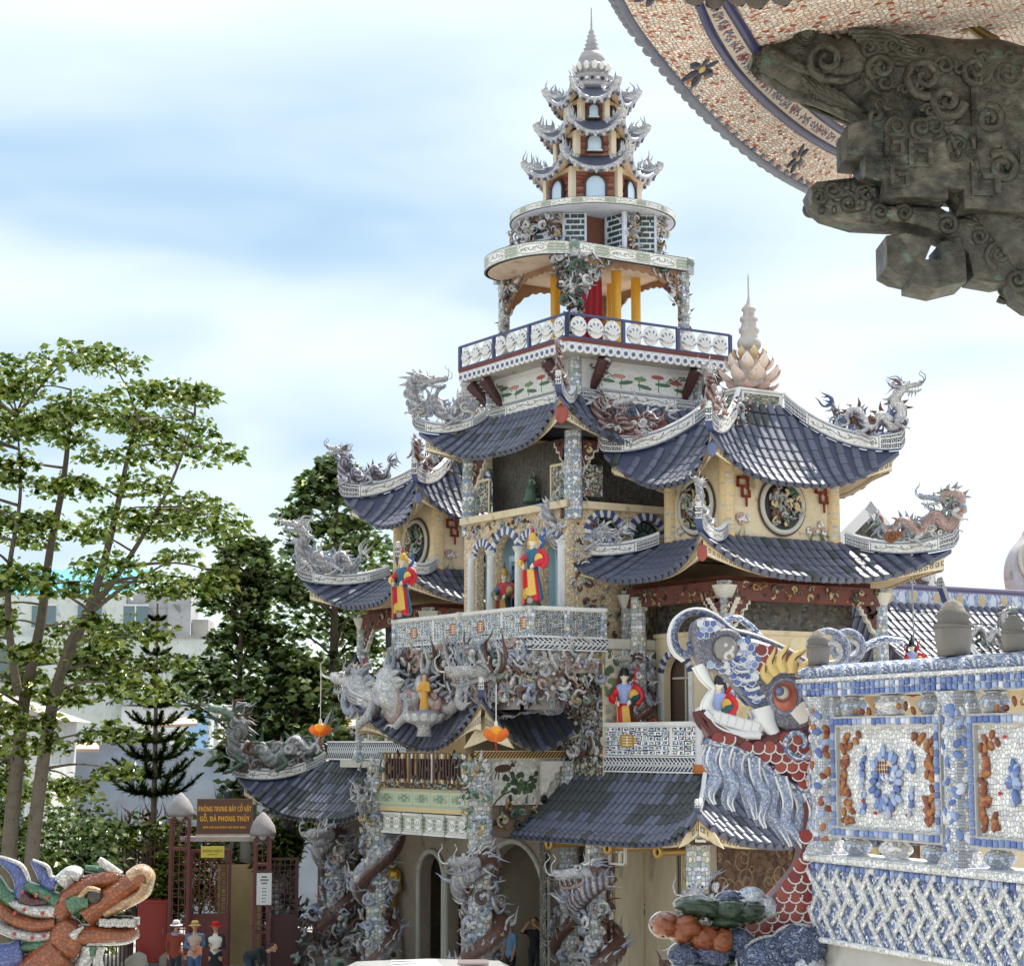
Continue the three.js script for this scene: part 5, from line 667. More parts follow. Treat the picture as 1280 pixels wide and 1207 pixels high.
// ---- near porch below the terrace
const lowWalls = [];
const near = thing('side_porch', 'long porch with arched doorways under the blue tiled skirt roof beside the mosaic dragon', 'porch', W(0, 0, -0.8), TURN);
{
  const t = near;
  const rf = hipRoof(t, { cx: 0, cz: 0, eave: [4.95, 5.0], top: [3.25, 3.0], y0: 4.22, y1: 5.78, lift: 0.75, ext: 0.4, curve: 0.25, pow: 7, name: 'skirt_roof', seed: 71, most: 300, keep: [1, 0], sides: [0, 1], pitch: 0.25, course: 0.33, r: 0.096, flat: 0.85, stainShade: (s, x, v) => (s === 1 && v > 0.34 ? clamp(0.62 + 1.6 * fbm(x * 0.7, v * 2.2, 3.1, 3) * 2) : 0.05) });  // mossy tiles up the front slope; shade of the building also put in colour
  hipWall(t, rf.hip(1, 8, 0, 0.9, 1), 0.12, 0.12, 0.1);
  const gb = part(t, 'corner_board', slab(shapeOf([[-0.7, -0.62], [0, 0.42], [0.7, -0.62], [0.4, -0.5], [0, -0.2], [-0.4, -0.5]]), 0.08, 0.01), creamM); gb.scale.set(0.7, 0.8, 1); gb.position.set(-4.95, 4.72, 5.0); gb.rotation.y = -0.85; part(gb, 'board_shield', [paint(slab(shapeOf([[-0.16, -0.35], [-0.2, 0.1], [0, 0.22], [0.2, 0.1], [0.16, -0.35]]), 0.1, 0.02), PAL.white), ...[0, 1, 2, 3].map((k) => paint(box(0.2, 0.03, 0.12, 0, -0.26 + k * 0.1, 0), PAL.dark))], ornPlain, [0, -0.1, 0.05]);
  // terrace parapet
  const px = -3.3, za = -1.6, zb = 2.9;
  part(t, 'parapet_panel', panelGeo(px - 0.06, px + 0.06, 6.15, 6.82, za, zb, 'x', 1.3, 1), fretBlueM);
  part(t, 'parapet_base', panelGeo(px - 0.09, px + 0.09, 5.75, 6.13, za, zb, 'x', 1.6, 1), latticeM);
  part(t, 'parapet_rail', [boxAt(px - 0.12, px + 0.12, 6.82, 6.92, za, zb)], whiteM);
  part(t, 'parapet_panel', panelGeo(px + 0.1, 2.4, 6.15, 6.82, zb - 0.12, zb, 'z', 1.3, 1), fretBlueM);
  part(t, 'parapet_post', [paint(cyl(0.14, 0.12, 1.0, px, 5.9, zb, 14), PAL.pale), paint(lathe([[0.01, 0], [0.17, 0], [0.1, 0.06], [0.15, 0.16], [0.12, 0.3], [0.01, 0.36]], 14, px, 6.9, zb), PAL.pale), paint(cyl(0.18, 0.18, 0.2, px, 5.75, zb, 12), PAL.orange)], ornPlain);
  part(t, 'terrace_floor', boxAt(-3.2, 0.5, 5.6, 5.76, -4.3, 2.8), paleM);
  // front wall with arches (z along the wall), dark rooms behind
  const wx = -2.8;
  const ar = [[-5.5, 2.9, 0, 3.85], [-3.2, 1.2, 0, 3.3]];
  part(t, 'front_wall', archWall(-7.4, 2.6, 0, 5.6, 0.3, ar, 'x', [wx, 0, 0]), plaster([0.42, 0.36, 0.3]));
  for (const [c, w, a, b] of ar) { const tb = Array.from({ length: 21 }, (_, i) => { const k = Math.PI * i / 20; return V(wx - 0.17, b - w / 2 + Math.sin(k) * (w / 2 + 0.06), c - Math.cos(k) * (w / 2 + 0.06)); }); part(t, 'arch_moulding', tube([V(wx - 0.17, 0, c - w / 2 - 0.06), ...tb, V(wx - 0.17, 0, c + w / 2 + 0.06)], [0.08, 0.08], 60, 8), paleM); }
  part(t, 'hall_room', [boxAt(wx + 7.6, wx + 7.7, 0, 4.6, -7.4, -2.2), boxAt(wx + 0.16, wx + 7.6, 4.5, 4.6, -7.4, -2.2), boxAt(wx + 0.16, wx + 7.6, 0, 4.5, -2.3, -2.2), boxAt(wx + 0.16, wx + 7.6, 0, 4.5, -7.4, -7.3), boxAt(wx + 0.16, wx + 7.6, 0.002, 0.02, -7.3, -2.3)], roomM);
  part(t, 'cream_wall', boxAt(wx - 0.2, wx - 0.16, 0.3, 4.3, -1.9, 0.9), plaster([0.7, 0.58, 0.36]));
  part(t, 'wall_character', [box(0.02, 0.3, 0.03, wx - 0.215, 2.6, 0.2), box(0.02, 0.03, 0.24, wx - 0.215, 2.68, 0.2), box(0.02, 0.03, 0.2, wx - 0.215, 2.58, 0.2), box(0.02, 0.12, 0.03, wx - 0.215, 2.5, 0.1), box(0.02, 0.12, 0.03, wx - 0.215, 2.5, 0.3)], std([0.1, 0.12, 0.25], 0.6));
  part(t, 'end_relief_wall', panelGeo(-2.64, 3.6, 0, 4.5, 2.5, 2.62, 'z', 3, 2), std('#ffffff', 0.7, { map: canvasTex(256, 256, (x, w, h) => { x.fillStyle = '#5d4436'; x.fillRect(0, 0, w, h); speckle(x, w, h, ['#6d5140', '#4b352a'], 300, 14, 191); const q = rngOf(192); for (let i = 0; i < 80; i++) { x.strokeStyle = pick(['#8d7458', '#a08a6c', '#3d2c24'], q); x.lineWidth = 3; x.beginPath(); x.arc(q() * w, q() * h, rr(8, 24, q), q() * 6, q() * 6 + 2); x.stroke(); } }), bumpMap: relief, bumpScale: 0.03 }));
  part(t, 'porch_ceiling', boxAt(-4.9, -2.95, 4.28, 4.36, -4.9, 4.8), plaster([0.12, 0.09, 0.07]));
  dragonColumn(t, -4.6, 0.6, 4.3, 0.26, { seed: 611, a0: 3.2, turns: 1.5, pal: 'brown', out: [-1, -0.35], r: 0.26, head: 0.8, reach: 0.72, lift: 0.5, clouds: 90 });
  dragonColumn(t, -4.65, 4.5, 4.3, 0.28, { seed: 612, a0: 0.6, turns: 1.2, pal: 'brown', out: [-1, 0.5], r: 0.22, head: 0.7, reach: 0.72, clouds: 70 });
  for (const z of [-0.9, 1.5, 3.4]) part(t, 'beam_end', [place(tube([V(0, 0, 0), V(-1.35, 0, 0)], [0.09, 0.09], 4, 10), -3.5, 4.08, z), place(new THREE.TorusGeometry(0.11, 0.05, 8, 16), -4.9, 4.08, z, 0, Math.PI / 2, 0)], std([0.42, 0.25, 0.07], 0.4, { metalness: 0.35 }));
  part(t, 'hanging_fret', [merge([box(0.06, 0.5, 0.05, 0, 0, -0.3), box(0.06, 0.5, 0.05, 0, 0, 0.3), box(0.06, 0.05, 0.65, 0, 0.25, 0), box(0.06, 0.05, 0.4, 0, 0.05, 0), box(0.06, 0.3, 0.05, 0, -0.08, 0.1), box(0.06, 0.05, 0.65, 0, -0.22, 0)]).translate(-4.7, 3.95, 1.6)], paleM);
}
// ---- far porch
let farHip;
const far = thing('side_porch', 'porch with swept blue tiled roof beside the red iron gate', 'porch', W(-1.4, 0, -13.3), TURN);
{
  const t = far;
  const rf = hipRoof(t, { cx: 0, cz: 0, eave: [3.75, 3.75], top: [2.2, 2.2], y0: 4.3, y1: 5.95, lift: 1.1, ext: 0.5, curve: 0.3, pow: 4, name: 'skirt_roof', r: 0.1, flat: 0.85, seed: 81, most: 240, keep: [1, 0], sides: [0, 1, 2], pitch: 0.27, course: 0.36, dirty: 0.55 });
  farHip = hipWall(t, rf.hip(1, 12, 0, 0.95, -1), 0.3, 0.16, 0.3);
  hipWall(t, rf.hip(1, 8, 0, 0.9, 1), 0.2, 0.14, 0.2);
  part(t, 'roof_parapet', [panelGeo(-2.3, -2.15, 5.95, 6.5, -2.2, 2.6, 'x', 2, 1)], latticeM);
  part(t, 'front_wall', archWall(-4.2, 4.8, 0, 5.9, 0.3, [[2.8, 1.25, 0, 3.4], [4.1, 0.8, 0, 3.3], [-1.6, 1.7, 0, 3.2]], 'x', [-1.4, 0, 0]), plaster([0.4, 0.33, 0.26]));
  for (const [c, w, b] of [[2.8, 1.25, 3.4], [4.1, 0.8, 3.3]]) { const tb = Array.from({ length: 17 }, (_, i) => { const k = Math.PI * i / 16; return V(-1.6, b - w / 2 + Math.sin(k) * (w / 2 + 0.07), c - Math.cos(k) * (w / 2 + 0.07)); }); part(t, 'arch_moulding', tube([V(-1.6, 0, c - w / 2 - 0.07), ...tb, V(-1.6, 0, c + w / 2 + 0.07)], [0.08, 0.08], 50, 8), paleM); }
  part(t, 'hall_room', [boxAt(5.6, 5.7, 0, 5.8, -4.2, 4.8), boxAt(-1.25, 5.6, 5.6, 5.8, -4.2, 4.8), boxAt(-1.25, 5.6, 0, 5.6, 4.7, 4.8), boxAt(-1.25, 5.6, 0, 5.6, -4.2, -4.1), boxAt(-1.25, 5.6, 0.002, 0.02, -4.1, 4.7)], roomM);
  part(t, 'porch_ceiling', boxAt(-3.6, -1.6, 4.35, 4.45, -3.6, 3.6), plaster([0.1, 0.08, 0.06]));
  dragonColumn(t, -3.3, 0.45, 4.4, 0.3, { seed: 621, a0: 2.0, turns: 1.6, pal: 'grey', out: [-1, 0.6], r: 0.25, head: 0.85, reach: 0.85, clouds: 110 });
  dragonColumn(t, -3.3, -3.4, 4.4, 0.32, { seed: 622, a0: 4.0, turns: 1.8, pal: 'dark', out: [-1, 0.2], r: 0.26, head: 0.85, reach: 0.85, clouds: 110 });
  for (const [x, z, s] of [[-3.5, 0.5, 623], [-3.5, -3.4, 624], [-3.6, 2.2, 625], [-3.2, -1.5, 626]]) { const c = part(t, 'rock_carving', scrolls(2.2, 1.9, 110, 0.2, [PAL.grey, PAL.pale, PAL.brown, PAL.lblue, PAL.dark, PAL.lgreen], s, 0.5, (u, v) => Math.abs(u - 0.5) < 0.5 * (1 - v * 0.55)), orn); c.position.set(x, 0, z); c.rotation.y = -0.9; part(c, 'rock_mass', crumple(ball(0.8, 0, 0.3, -0.3, 1.2, 0.8, 0.6, 24), 0.25, 1.6, s), plaster([0.22, 0.19, 0.17])); }
}
// ------------------------------------------------------------ column and wall decoration of the terrace storey
{
  const t = near;
  dragonColumn(t, -2.5, -0.55, 4.2, 0.2, { seed: 631, a0: 1.2, turns: 1.7, pal: 'grey', out: [-1, 0.4], r: 0.13, head: 0.42, reach: 0.62, lift: 0.2, clouds: 46 }).position.y = 5.76;
  const vm = tex(canvasTex(256, 512, (x, w, h) => { x.fillStyle = '#d4bd90'; x.fillRect(0, 0, w, h); speckle(x, w, h, ['#c9b083', '#dcc9a0', '#bfa678'], 260, 16, 181); const q = rngOf(182); vine(x, 60, 480, 190, 60, 50, '#6d7a52', ['#6f8a5c', '#8a9a70', '#8a4a38', '#5b6a94', '#c9a24a'], q); vine(x, 200, 470, 70, 120, 44, '#6d7a52', ['#5f7d56', '#99633e', '#7684a8'], q); x.strokeStyle = '#5a6488'; x.lineWidth = 12; x.strokeRect(8, 8, w - 16, h - 16); x.strokeStyle = '#e4dccb'; x.lineWidth = 5; x.strokeRect(20, 20, w - 40, h - 40); }));
  for (const [z0, z1] of [[1.5, 2.2]]) part(t, 'painted_pier', panelGeo(-1.96, -1.91, 6.1, 8.9, z0, z1, 'x'), vm);
  for (const [x0, x1] of [[-1.85, -0.75], [0.85, 1.85]]) part(t, 'painted_pier', panelGeo(x0, x1, 6.1, 8.9, 2.26, 2.31, 'z'), vm);
  part(tower, 'front_relief_panel', panelGeo(-2.06, -2.01, 5.7, 8.1, 1.3, 3.2, 'x', 1.5, 1.8), reliefM);
  const fc = part(tower, 'front_carving', scrolls(1.7, 2.0, 90, 0.17, [PAL.white, PAL.pale, PAL.lblue, PAL.brown, PAL.grey], 183, 0.1), orn); fc.position.set(-2.08, 5.9, 2.4); fc.rotation.y = -Math.PI / 2;
  const sp = part(tower, 'spandrel_carving', [...scrolls(4.8, 0.5, 70, 0.12, [PAL.pale, PAL.white, PAL.lblue, PAL.brown], 184, 0.03).map((g) => place(g, -2.52, 11.72, 0, 0, -Math.PI / 2, 0)), ...scrolls(4.4, 1.5, 130, 0.15, [PAL.pale, PAL.white, PAL.lblue, PAL.brown, PAL.lgreen], 185, 0.04).map((g) => place(g, -0.05, 9.0, 2.47)), ...scrolls(0.8, 1.8, 60, 0.14, [PAL.pale, PAL.white, PAL.brown], 186, 0.04).map((g) => place(g, -2.0, 10.2, 2.47))], orn);
  // mosaic dado and pilasters of the ground storey
  for (const [z0, z1] of [[-1.9, -0.9], [-0.7, 0.3], [0.5, 1.6], [1.75, 2.55]]) part(t, 'painted_pier', panelGeo(-3.06, -3.0, 0.4, 4.1, z0, z1, 'x'), z0 === 0.5 || z0 === -0.7 ? creamM : vm);
  for (const z of [-7.0, -3.95, -2.5]) part(t, 'carved_pilaster', panelGeo(-3.08, -2.96, 0, 4.3, z - 0.14, z + 0.14, 'x', 1, 6), reliefM);
}
// ------------------------------------------------------------ dragons on the roof ridges
const outPath = [[0, 0.3, 0.02], [0.05, 0.15, 0], [0.13, 0.1, -0.03], [0.22, 0.22, 0], [0.31, 0.31, 0.03], [0.4, 0.22, 0.02], [0.48, 0.1, -0.02], [0.58, 0.14, -0.03], [0.66, 0.26, 0], [0.75, 0.22, 0.03], [0.83, 0.12, 0.02], [0.93, 0.18, 0], [0.96, 0.34, -0.02], [0.88, 0.46, -0.02], [0.9, 0.56, 0], [0.98, 0.6, 0]];
const backPath = [[0, 0.22, 0.02], [0.06, 0.12, 0], [0.15, 0.14, -0.03], [0.24, 0.26, 0], [0.33, 0.24, 0.03], [0.42, 0.12, 0.02], [0.52, 0.1, -0.03], [0.62, 0.22, 0], [0.7, 0.3, 0.02], [0.78, 0.2, 0.03], [0.88, 0.12, 0], [0.99, 0.2, -0.03], [1.02, 0.36, -0.02], [0.95, 0.5, 0], [0.85, 0.54, 0], [0.78, 0.5, 0]];
function ridgeDragon(owner, pts, o) {
  owner.updateMatrixWorld(true);
  const P = pts.map((p) => p.clone().add(V(0, o.h ?? 0.36, 0)).applyMatrix4(owner.matrixWorld)), len = o.len, end = P[P.length - 1 - (o.trim ?? 0)];
  const hor = (p) => Math.hypot(p.x - end.x, p.z - end.z); let i0 = 0; for (let i = 0; i < P.length; i++) if (hor(P[i]) > len) i0 = i;
  const dirv = end.clone().sub(P[i0]).setY(0).normalize(), start = end.clone().sub(dirv.clone().multiplyScalar(len));
  const base = (d) => { for (let i = 0; i < P.length - 1; i++) { const a = len - hor(P[i]), b = len - hor(P[i + 1]); if (d >= a && d <= b + 1e-6) return lerp(P[i].y, P[i + 1].y, (d - a) / Math.max(1e-6, b - a)); } return d < len / 2 ? P[i0].y : end.y; };
  const y0 = base(0.02), s = len, src = o.back ? backPath : outPath;
  const path = src.map(([x, y, z]) => [x, y * (o.tall || 1) + (base(clamp(x, 0, 1) * len) - y0) / s, z]);
  const d = makeDragon({ seed: o.seed, pal: o.pal, size: s, path, look: o.back ? 0.1 : 0.2, yaw: o.back ? Math.PI : 0, head: o.head || 0.28, r: o.r || 0.078, clouds: (o.clouds ?? 24) * 1.6 });
  const lace = [], nl = Math.floor(len * 34), q = rngOf(o.seed + 900), pal = dragonPal[o.pal], by = (u) => (base(u * len) - y0);
  for (let i = 0; i < nl; i++) { const u = q(), x = u * len, top = (o.plate ? 0.34 : 0.2) * len * (0.5 + 0.5 * Math.sin(u * 9 + o.seed)), y = by(u) + rr(0, 1, q) * top, zz = rr(-1, 1, q) * 0.06 * len, c = pick([...pal.mane, ...pal.fin], q); lace.push(q() < 0.45 ? place(spiral(0, 0, 0, len * rr(0.03, 0.075, q), rr(0.7, 1.3, q), len * rr(0.01, 0.02, q), q() * 6.28, c, q() < 0.5 ? 1 : -1), x, y + 0.04, zz, rr(-0.4, 0.4, q), rr(-0.5, 0.5, q), 0) : flameTube(V(x, y, zz), V(rr(-1, 1, q), rr(0.3, 1, q), rr(-0.3, 0.3, q)), len * rr(0.08, 0.17, q), len * rr(0.012, 0.022, q), rr(-1, 1, q), c)); }
  part(d, 'filigree_scroll', lace, orn);
  if (o.plate) { const bp = Array.from({ length: 14 }, (_, i) => V(i / 13 * len, by(i / 13), 0)); part(d, 'relief_board', bandGeo(bp, (t) => len * (0.3 - 0.16 * Math.abs(t - 0.55)), 0.05), maroonM); }
  d.name = numbered('dragon_statue'); d.position.set(start.x, y0 + 0.02, start.z); d.rotation.y = Math.atan2(-dirv.z, dirv.x); tag(d, o.label, 'dragon', 'dragons on the roof ridges'); scene.add(d); return d;
}
// hips are listed near corner, right corner, left corner, hidden corner
ridgeDragon(P1.t, P1.hips[1], { len: 1.75, pal: 'blue', seed: 1, label: 'purple and white dragon rearing on the upper ridge tip of the lotus-topped pavilion', clouds: 18 });
ridgeDragon(P1.t, P1.hips[2], { len: 1.7, pal: 'brown', seed: 2, plate: true, label: 'maroon and white dragon on the lotus-topped pavilion ridge towards the tower', back: true });
ridgeDragon(P1.t, P1.hips[0], { len: 1.5, pal: 'brown', seed: 12, plate: true, label: 'maroon and white dragon on the lotus-topped pavilion ridge towards the court', tall: 0.9 });
ridgeDragon(P1.t, P1.lhips[1], { len: 1.85, h: 0.3, pal: 'colour', seed: 3, label: 'pale pink and blue dragon on the lower roof tip beside the white gable', back: true });
ridgeDragon(P1.t, P1.lhips[2], { len: 1.8, h: 0.3, pal: 'grey', seed: 4, label: 'pale grey dragon on a lower roof ridge before the fanlight windows', tall: 0.8, back: true });
ridgeDragon(P1.t, P1.lhips[0], { len: 1.1, h: 0.3, pal: 'grey', seed: 13, label: 'small pale dragon at the lower roof corner below the round medallions', tall: 0.8, clouds: 10 });
ridgeDragon(P2.t, P2.hips[2], { len: 1.5, pal: 'blue', seed: 5, label: 'purple and white dragon on the upper ridge tip against the evergreen tree' });
ridgeDragon(P2.t, P2.hips[0], { len: 1.3, pal: 'brown', seed: 6, plate: true, label: 'maroon dragon on the upper ridge of the pavilion by the evergreen trees', back: true });
ridgeDragon(P2.t, P2.lhips[2], { len: 1.9, h: 0.3, pal: 'grey', seed: 7, label: 'grey dragon on the lower ridge tip overhanging the evergreen trees' });
ridgeDragon(tower, bigHips[2], { len: 1.9, h: 0.26, pal: 'grey', seed: 8, label: 'pale dragon with open jaws on the great roof tip of the tower', back: true, tall: 1.15, head: 0.28 });
ridgeDragon(tower, bigHips[0], { len: 0.95, h: 0.26, pal: 'brown', seed: 9, label: 'narrow upright dragon on the great roof corner below the lotus deck', tall: 1.3, clouds: 12 });
ridgeDragon(far, farHip, { len: 2.9, h: 0.3, pal: 'dark', seed: 10, label: 'dark green-grey dragon and scrolls on the far porch ridge beside the gate', tall: 0.8, clouds: 50, r: 0.07 });
// ------------------------------------------------------------ temple wing behind the balustrade
{
  const t = thing('temple_wing', 'low temple wing with sunlit tiled roof and white gable behind the balustrade', 'building', W(9.5, 0, -2.2), TURN);
  part(t, 'wall', boxAt(-4.4, 9, 0, 8.9, -3, 1.4), creamM);
  const rf = hipRoof(t, { cx: 2.3, cz: 0, eave: [7.6, 3.2], top: [6.6, 0.4], y0: 8.0, y1: 10.2, lift: 0.4, ext: 0.3, curve: 0.25, pow: 8, name: 'wing_roof', seed: 91, most: 300, keep: [0], sides: [0, 1], pitch: 0.27, course: 0.4, dirty: 0.02 });
  part(t, 'ridge_wall', panelGeo(-4.0, 9, 10.1, 10.62, 0.2, 0.45, 'z', 5, 1), tex(canvasTex(512, 64, (x, w, h) => { x.fillStyle = '#9aa3c0'; x.fillRect(0, 0, w, h); speckle(x, w, h, ['#b9bfd2', '#7d88ac', '#cfd2dc'], 300, 9, 141); for (let i = 0; i < 6; i++) { x.fillStyle = i % 2 ? '#c9b083' : '#cfd5e4'; x.beginPath(); x.ellipse(44 + i * 85, 32, 24, 20, 0, 0, 7); x.fill(); } x.fillStyle = '#6c6286'; x.fillRect(0, 0, w, 8); x.fillRect(0, h - 8, w, 8); })));
  part(t, 'ridge_cap', [boxAt(-4.1, 9, 10.62, 10.72, 0.15, 0.5, 0.02)], std([0.2, 0.18, 0.28], 0.6));
  // curling ridge on the slope
  const cv = Array.from({ length: 16 }, (_, i) => { const u = i / 15; return V(-3.6 + u * 4.6, 8.3 + 1.9 * Math.pow(Math.abs(u * 2 - 1.05), 2.2), 2.6 - 0.8 * u); });
  part(t, 'slope_ridge', bandGeo(cv, 0.3, 0.16, 2), ridgeM);
  const d = part(t, 'ridge_scroll', scrolls(2.4, 0.9, 50, 0.2, [PAL.white, PAL.pale, PAL.grey], 142, 0.1, (u, v) => v < 0.25 + 0.75 * Math.exp(-(((u - 0.55) / 0.16) ** 2))), orn); d.position.set(-2.4, 10.72, 0.3);
  // gable of the hall behind
  const gs = shapeOf([[-2.6, 0], [3.4, 0], [3.4, 0.6], [-1.4, 4.6], [-2.6, 4.6]]);
  part(t, 'gable_wall', slab(shapeOf([[-4, 0], [4.2, 0], [0, 3.4]]), 0.3, 0.02).translate(-0.9, 9.6, -3.2), plaster([0.66, 0.66, 0.7]));
  for (const s of [1, -1]) { part(t, 'barge_board', [place(box(5.6, 0.34, 0.5, 0, 0, 0), -0.9 + s * 2.05, 11.55, -3.1, 0, 0, -s * 0.68)], std([0.7, 0.7, 0.72], 0.7)); part(t, 'barge_frieze', [place(box(4.9, 0.5, 0.3, 0, 0, 0), -0.9 + s * 1.9, 11.12, -3.06, 0, 0, -s * 0.68)], muralM); }
  // lily-leaf shaped mosaic backplate
  part(t, 'halo_plate', slab(shapeOf([[-1, 0], [-1.2, 1], [-0.9, 1.7], [-0.3, 2.2], [0, 2.5], [0.4, 2.2], [0.9, 1.8], [1.2, 1], [1, 0]], true), 0.4, 0.08).scale(0.8, 0.9, 1).translate(3.1, 10.4, -0.5), plaster([0.46, 0.43, 0.47]));
  part(t, 'halo_ring', [new THREE.TorusGeometry(0.6, 0.06, 8, 30).translate(3.0, 11.7, -0.26)], paleM);
  part(t, 'stone_column', [cyl(0.32, 0.28, 8.6, -4.5, 0, 1.6, 16), cyl(0.3, 0.5, 0.4, -4.5, 8.3, 1.6, 16)], paleM);
  part(t, 'aerial', [box(0.03, 2.4, 0.03, -3.9, 9.6, 1.9), box(0.7, 0.03, 0.03, -3.7, 10.1, 1.9), box(0.5, 0.03, 0.03, -3.6, 9.8, 1.9)], std([0.4, 0.4, 0.42], 0.5));
  const gd = makeDragon({ seed: 143, pal: 'dark', size: 1.7, path: outPath, head: 0.22 }); gd.name = numbered('dragon_statue'); gd.position.set(...W(9.5 - 2.3, 8.95, -2.2 + 2.1)); gd.rotation.y = TURN; tag(gd, 'green dragon lying on the sunlit wing roof behind the balustrade', 'dragon', 'dragons on the roof ridges'); scene.add(gd);
}
// ------------------------------------------------------------ dragons and lotus on the entrance porch roof
function freeDragon(o, pos, turn, label) { const d = makeDragon(o); d.name = numbered('dragon_statue'); d.position.set(...pos); d.rotation.y = turn; tag(d, label, 'dragon', 'dragons over the entrance porch'); scene.add(d); return d; }
const along = TURN + Math.PI / 2, towardCourt = TURN - Math.PI / 2;       // local +x towards -z / +z of the temple frame
freeDragon({ seed: 31, pal: 'porch', size: 5.5, r: 0.06, head: 0.18, clouds: 60, look: 0.1, path: [[0, 0.05, 0.02], [0.08, 0.02, 0.03], [0.16, 0.06, -0.02], [0.24, 0.13, 0], [0.33, 0.1, 0.05], [0.42, 0.04, 0.02], [0.5, 0.08, -0.04], [0.58, 0.16, 0], [0.66, 0.14, 0.05], [0.74, 0.05, 0.02], [0.83, 0.07, 0], [0.9, 0.14, 0], [0.97, 0.15, 0]] }, W(-6.0, 7.2, -4.3), along, 'long brown and white dragon stretched along the entrance porch roof');
freeDragon({ seed: 32, pal: 'porch', size: 3.0, r: 0.085, head: 0.3, clouds: 50, look: -0.05, path: [[0, 0.2, 0], [0.1, 0.06, 0.03], [0.22, 0.08, -0.03], [0.33, 0.22, 0], [0.44, 0.26, 0.04], [0.55, 0.16, 0.03], [0.64, 0.12, 0], [0.73, 0.22, -0.03], [0.8, 0.32, 0], [0.88, 0.3, 0]] }, W(-3.3, 7.2, -3.1), TURN + Math.PI, 'maroon dragon with spread horns at the porch corner above the orange lantern');
// crest of curling clouds and horns under the terrace
{
  const t = thing('cloud_crest', 'crowded crest of blue and white cloud scrolls under the carved terrace', 'sculpture', W(-5.7, 7.42, TZ), TURN);
  const rockG = []; const q = rngOf(33);
  part(t, 'cloud_mass', [crumple(place(new THREE.BoxGeometry(0.9, 1.3, 6.2, 8, 12, 44), 0.5, 0.45, 0), 0.3, 1.5, 5)], plaster([0.3, 0.26, 0.26]));
  const pal = [PAL.white, PAL.pale, PAL.lblue, PAL.white, PAL.pale, PAL.brown, PAL.pale, PAL.lgreen, PAL.pink, PAL.cream];
  part(t, 'cloud_scroll', scrolls(6.4, 1.5, 420, 0.19, pal, 34, 0.25).map((g) => place(g, 0, -0.05, 0, 0, -Math.PI / 2, 0)), orn);
  part(t, 'end_scroll', scrolls(2.4, 1.4, 240, 0.17, pal, 35, 0.25).map((g) => place(g, 1.0, -0.05, 3.1)), orn);
  for (let i = 0; i < 16; i++) { const z = rr(-3, 3.1, q); part(t, 'long_horn', [flameTube(V(-0.15, 0.7, z), V(-0.35, 1, rr(-0.7, 0.7, q)), rr(0.7, 1.3, q), 0.11, rr(-1, 1, q), pick([PAL.white, PAL.brown, PAL.pale, PAL.lblue], q), V(1, 0, 0))], orn); }
  for (const [x, k] of [[0.9, 1], [1.7, -1], [1.3, 1]]) part(t, 'long_horn', [flameTube(V(x, 0.8, 3.25), V(0.4 * k, 1, 0.2), 1.0, 0.09, k, PAL.white)], orn);
}
// small monk on a lotus pedestal
{
  const t = thing('lotus_pedestal', 'grey lotus pedestal on the entrance porch roof', 'pedestal', W(-6.35, 6.6, -5.1), TURN);
  part(t, 'pedestal', [paint(lathe([[0.01, 0], [0.2, 0], [0.16, 0.2], [0.24, 0.28], [0.46, 0.36], [0.5, 0.48], [0.4, 0.52], [0.4, 0.62], [0.01, 0.64]], 20), PAL.pale)], orn);
  part(t, 'petal', Array.from({ length: 12 }, (_, i) => paint(place(ball(0.13, 0, 0, 0, 0.8, 1, 0.35, 8), Math.sin(i * 0.5236) * 0.46, 0.45, Math.cos(i * 0.5236) * 0.46, 0.4, i * 0.5236, 0), PAL.white)), orn);
}
// orange lotus lanterns
{
  const lm = phys([0.85, 0.2, 0.02], 0.6, { transmission: 0.35, thickness: 0, side: THREE.DoubleSide }), lm2 = phys([0.9, 0.42, 0.03], 0.6, { transmission: 0.35, thickness: 0, side: THREE.DoubleSide });
  const petal = sheet((u, v) => { const w = 0.16 * Math.sin(Math.PI * (0.12 + 0.82 * v)); return [(u - 0.5) * 2 * w, v * 0.34, 0.16 * Math.sin(v * 2.4) - 0.5 * Math.pow((u - 0.5) * w * 4, 2)]; }, 5, 6);
  const cord = std([0.75, 0.72, 0.66], 0.8);
  [[W(-7.0, 6.62, -9.48), 'orange lotus lantern hanging at the far end of the porch roof', 1.3], [[-0.36, 6.48, -45.4], 'orange lotus lantern hanging below the porch gable corner', 0.85]].forEach(([p, label, cl]) => { const t = thing('lotus_lantern', label, 'lantern', p, 0, 'orange lotus lanterns'); part(t, 'lantern_body', crumple(ball(0.2, 0, 0.16, 0, 1, 0.85, 1, 14), 0.02, 5, 1), lm2); for (let i = 0; i < 8; i++) { const m = part(t, 'lantern_petal', petal, i % 2 ? lm : lm2); m.rotation.set(i % 2 ? 0.25 : -0.05, i * 0.785, 0, 'YXZ'); m.position.set(Math.sin(i * 0.785) * 0.1, -0.02, Math.cos(i * 0.785) * 0.1); } part(t, 'lantern_cap', [cyl(0.05, 0.03, 0.12, 0, 0.33, 0, 10)], cord); part(t, 'lantern_cord', [cyl(0.012, 0.012, cl, 0, 0.42, 0, 6)], cord); part(t, 'lantern_tassel', [cyl(0.01, 0.025, 0.3, 0, -0.3, 0, 8)], redM); });
}
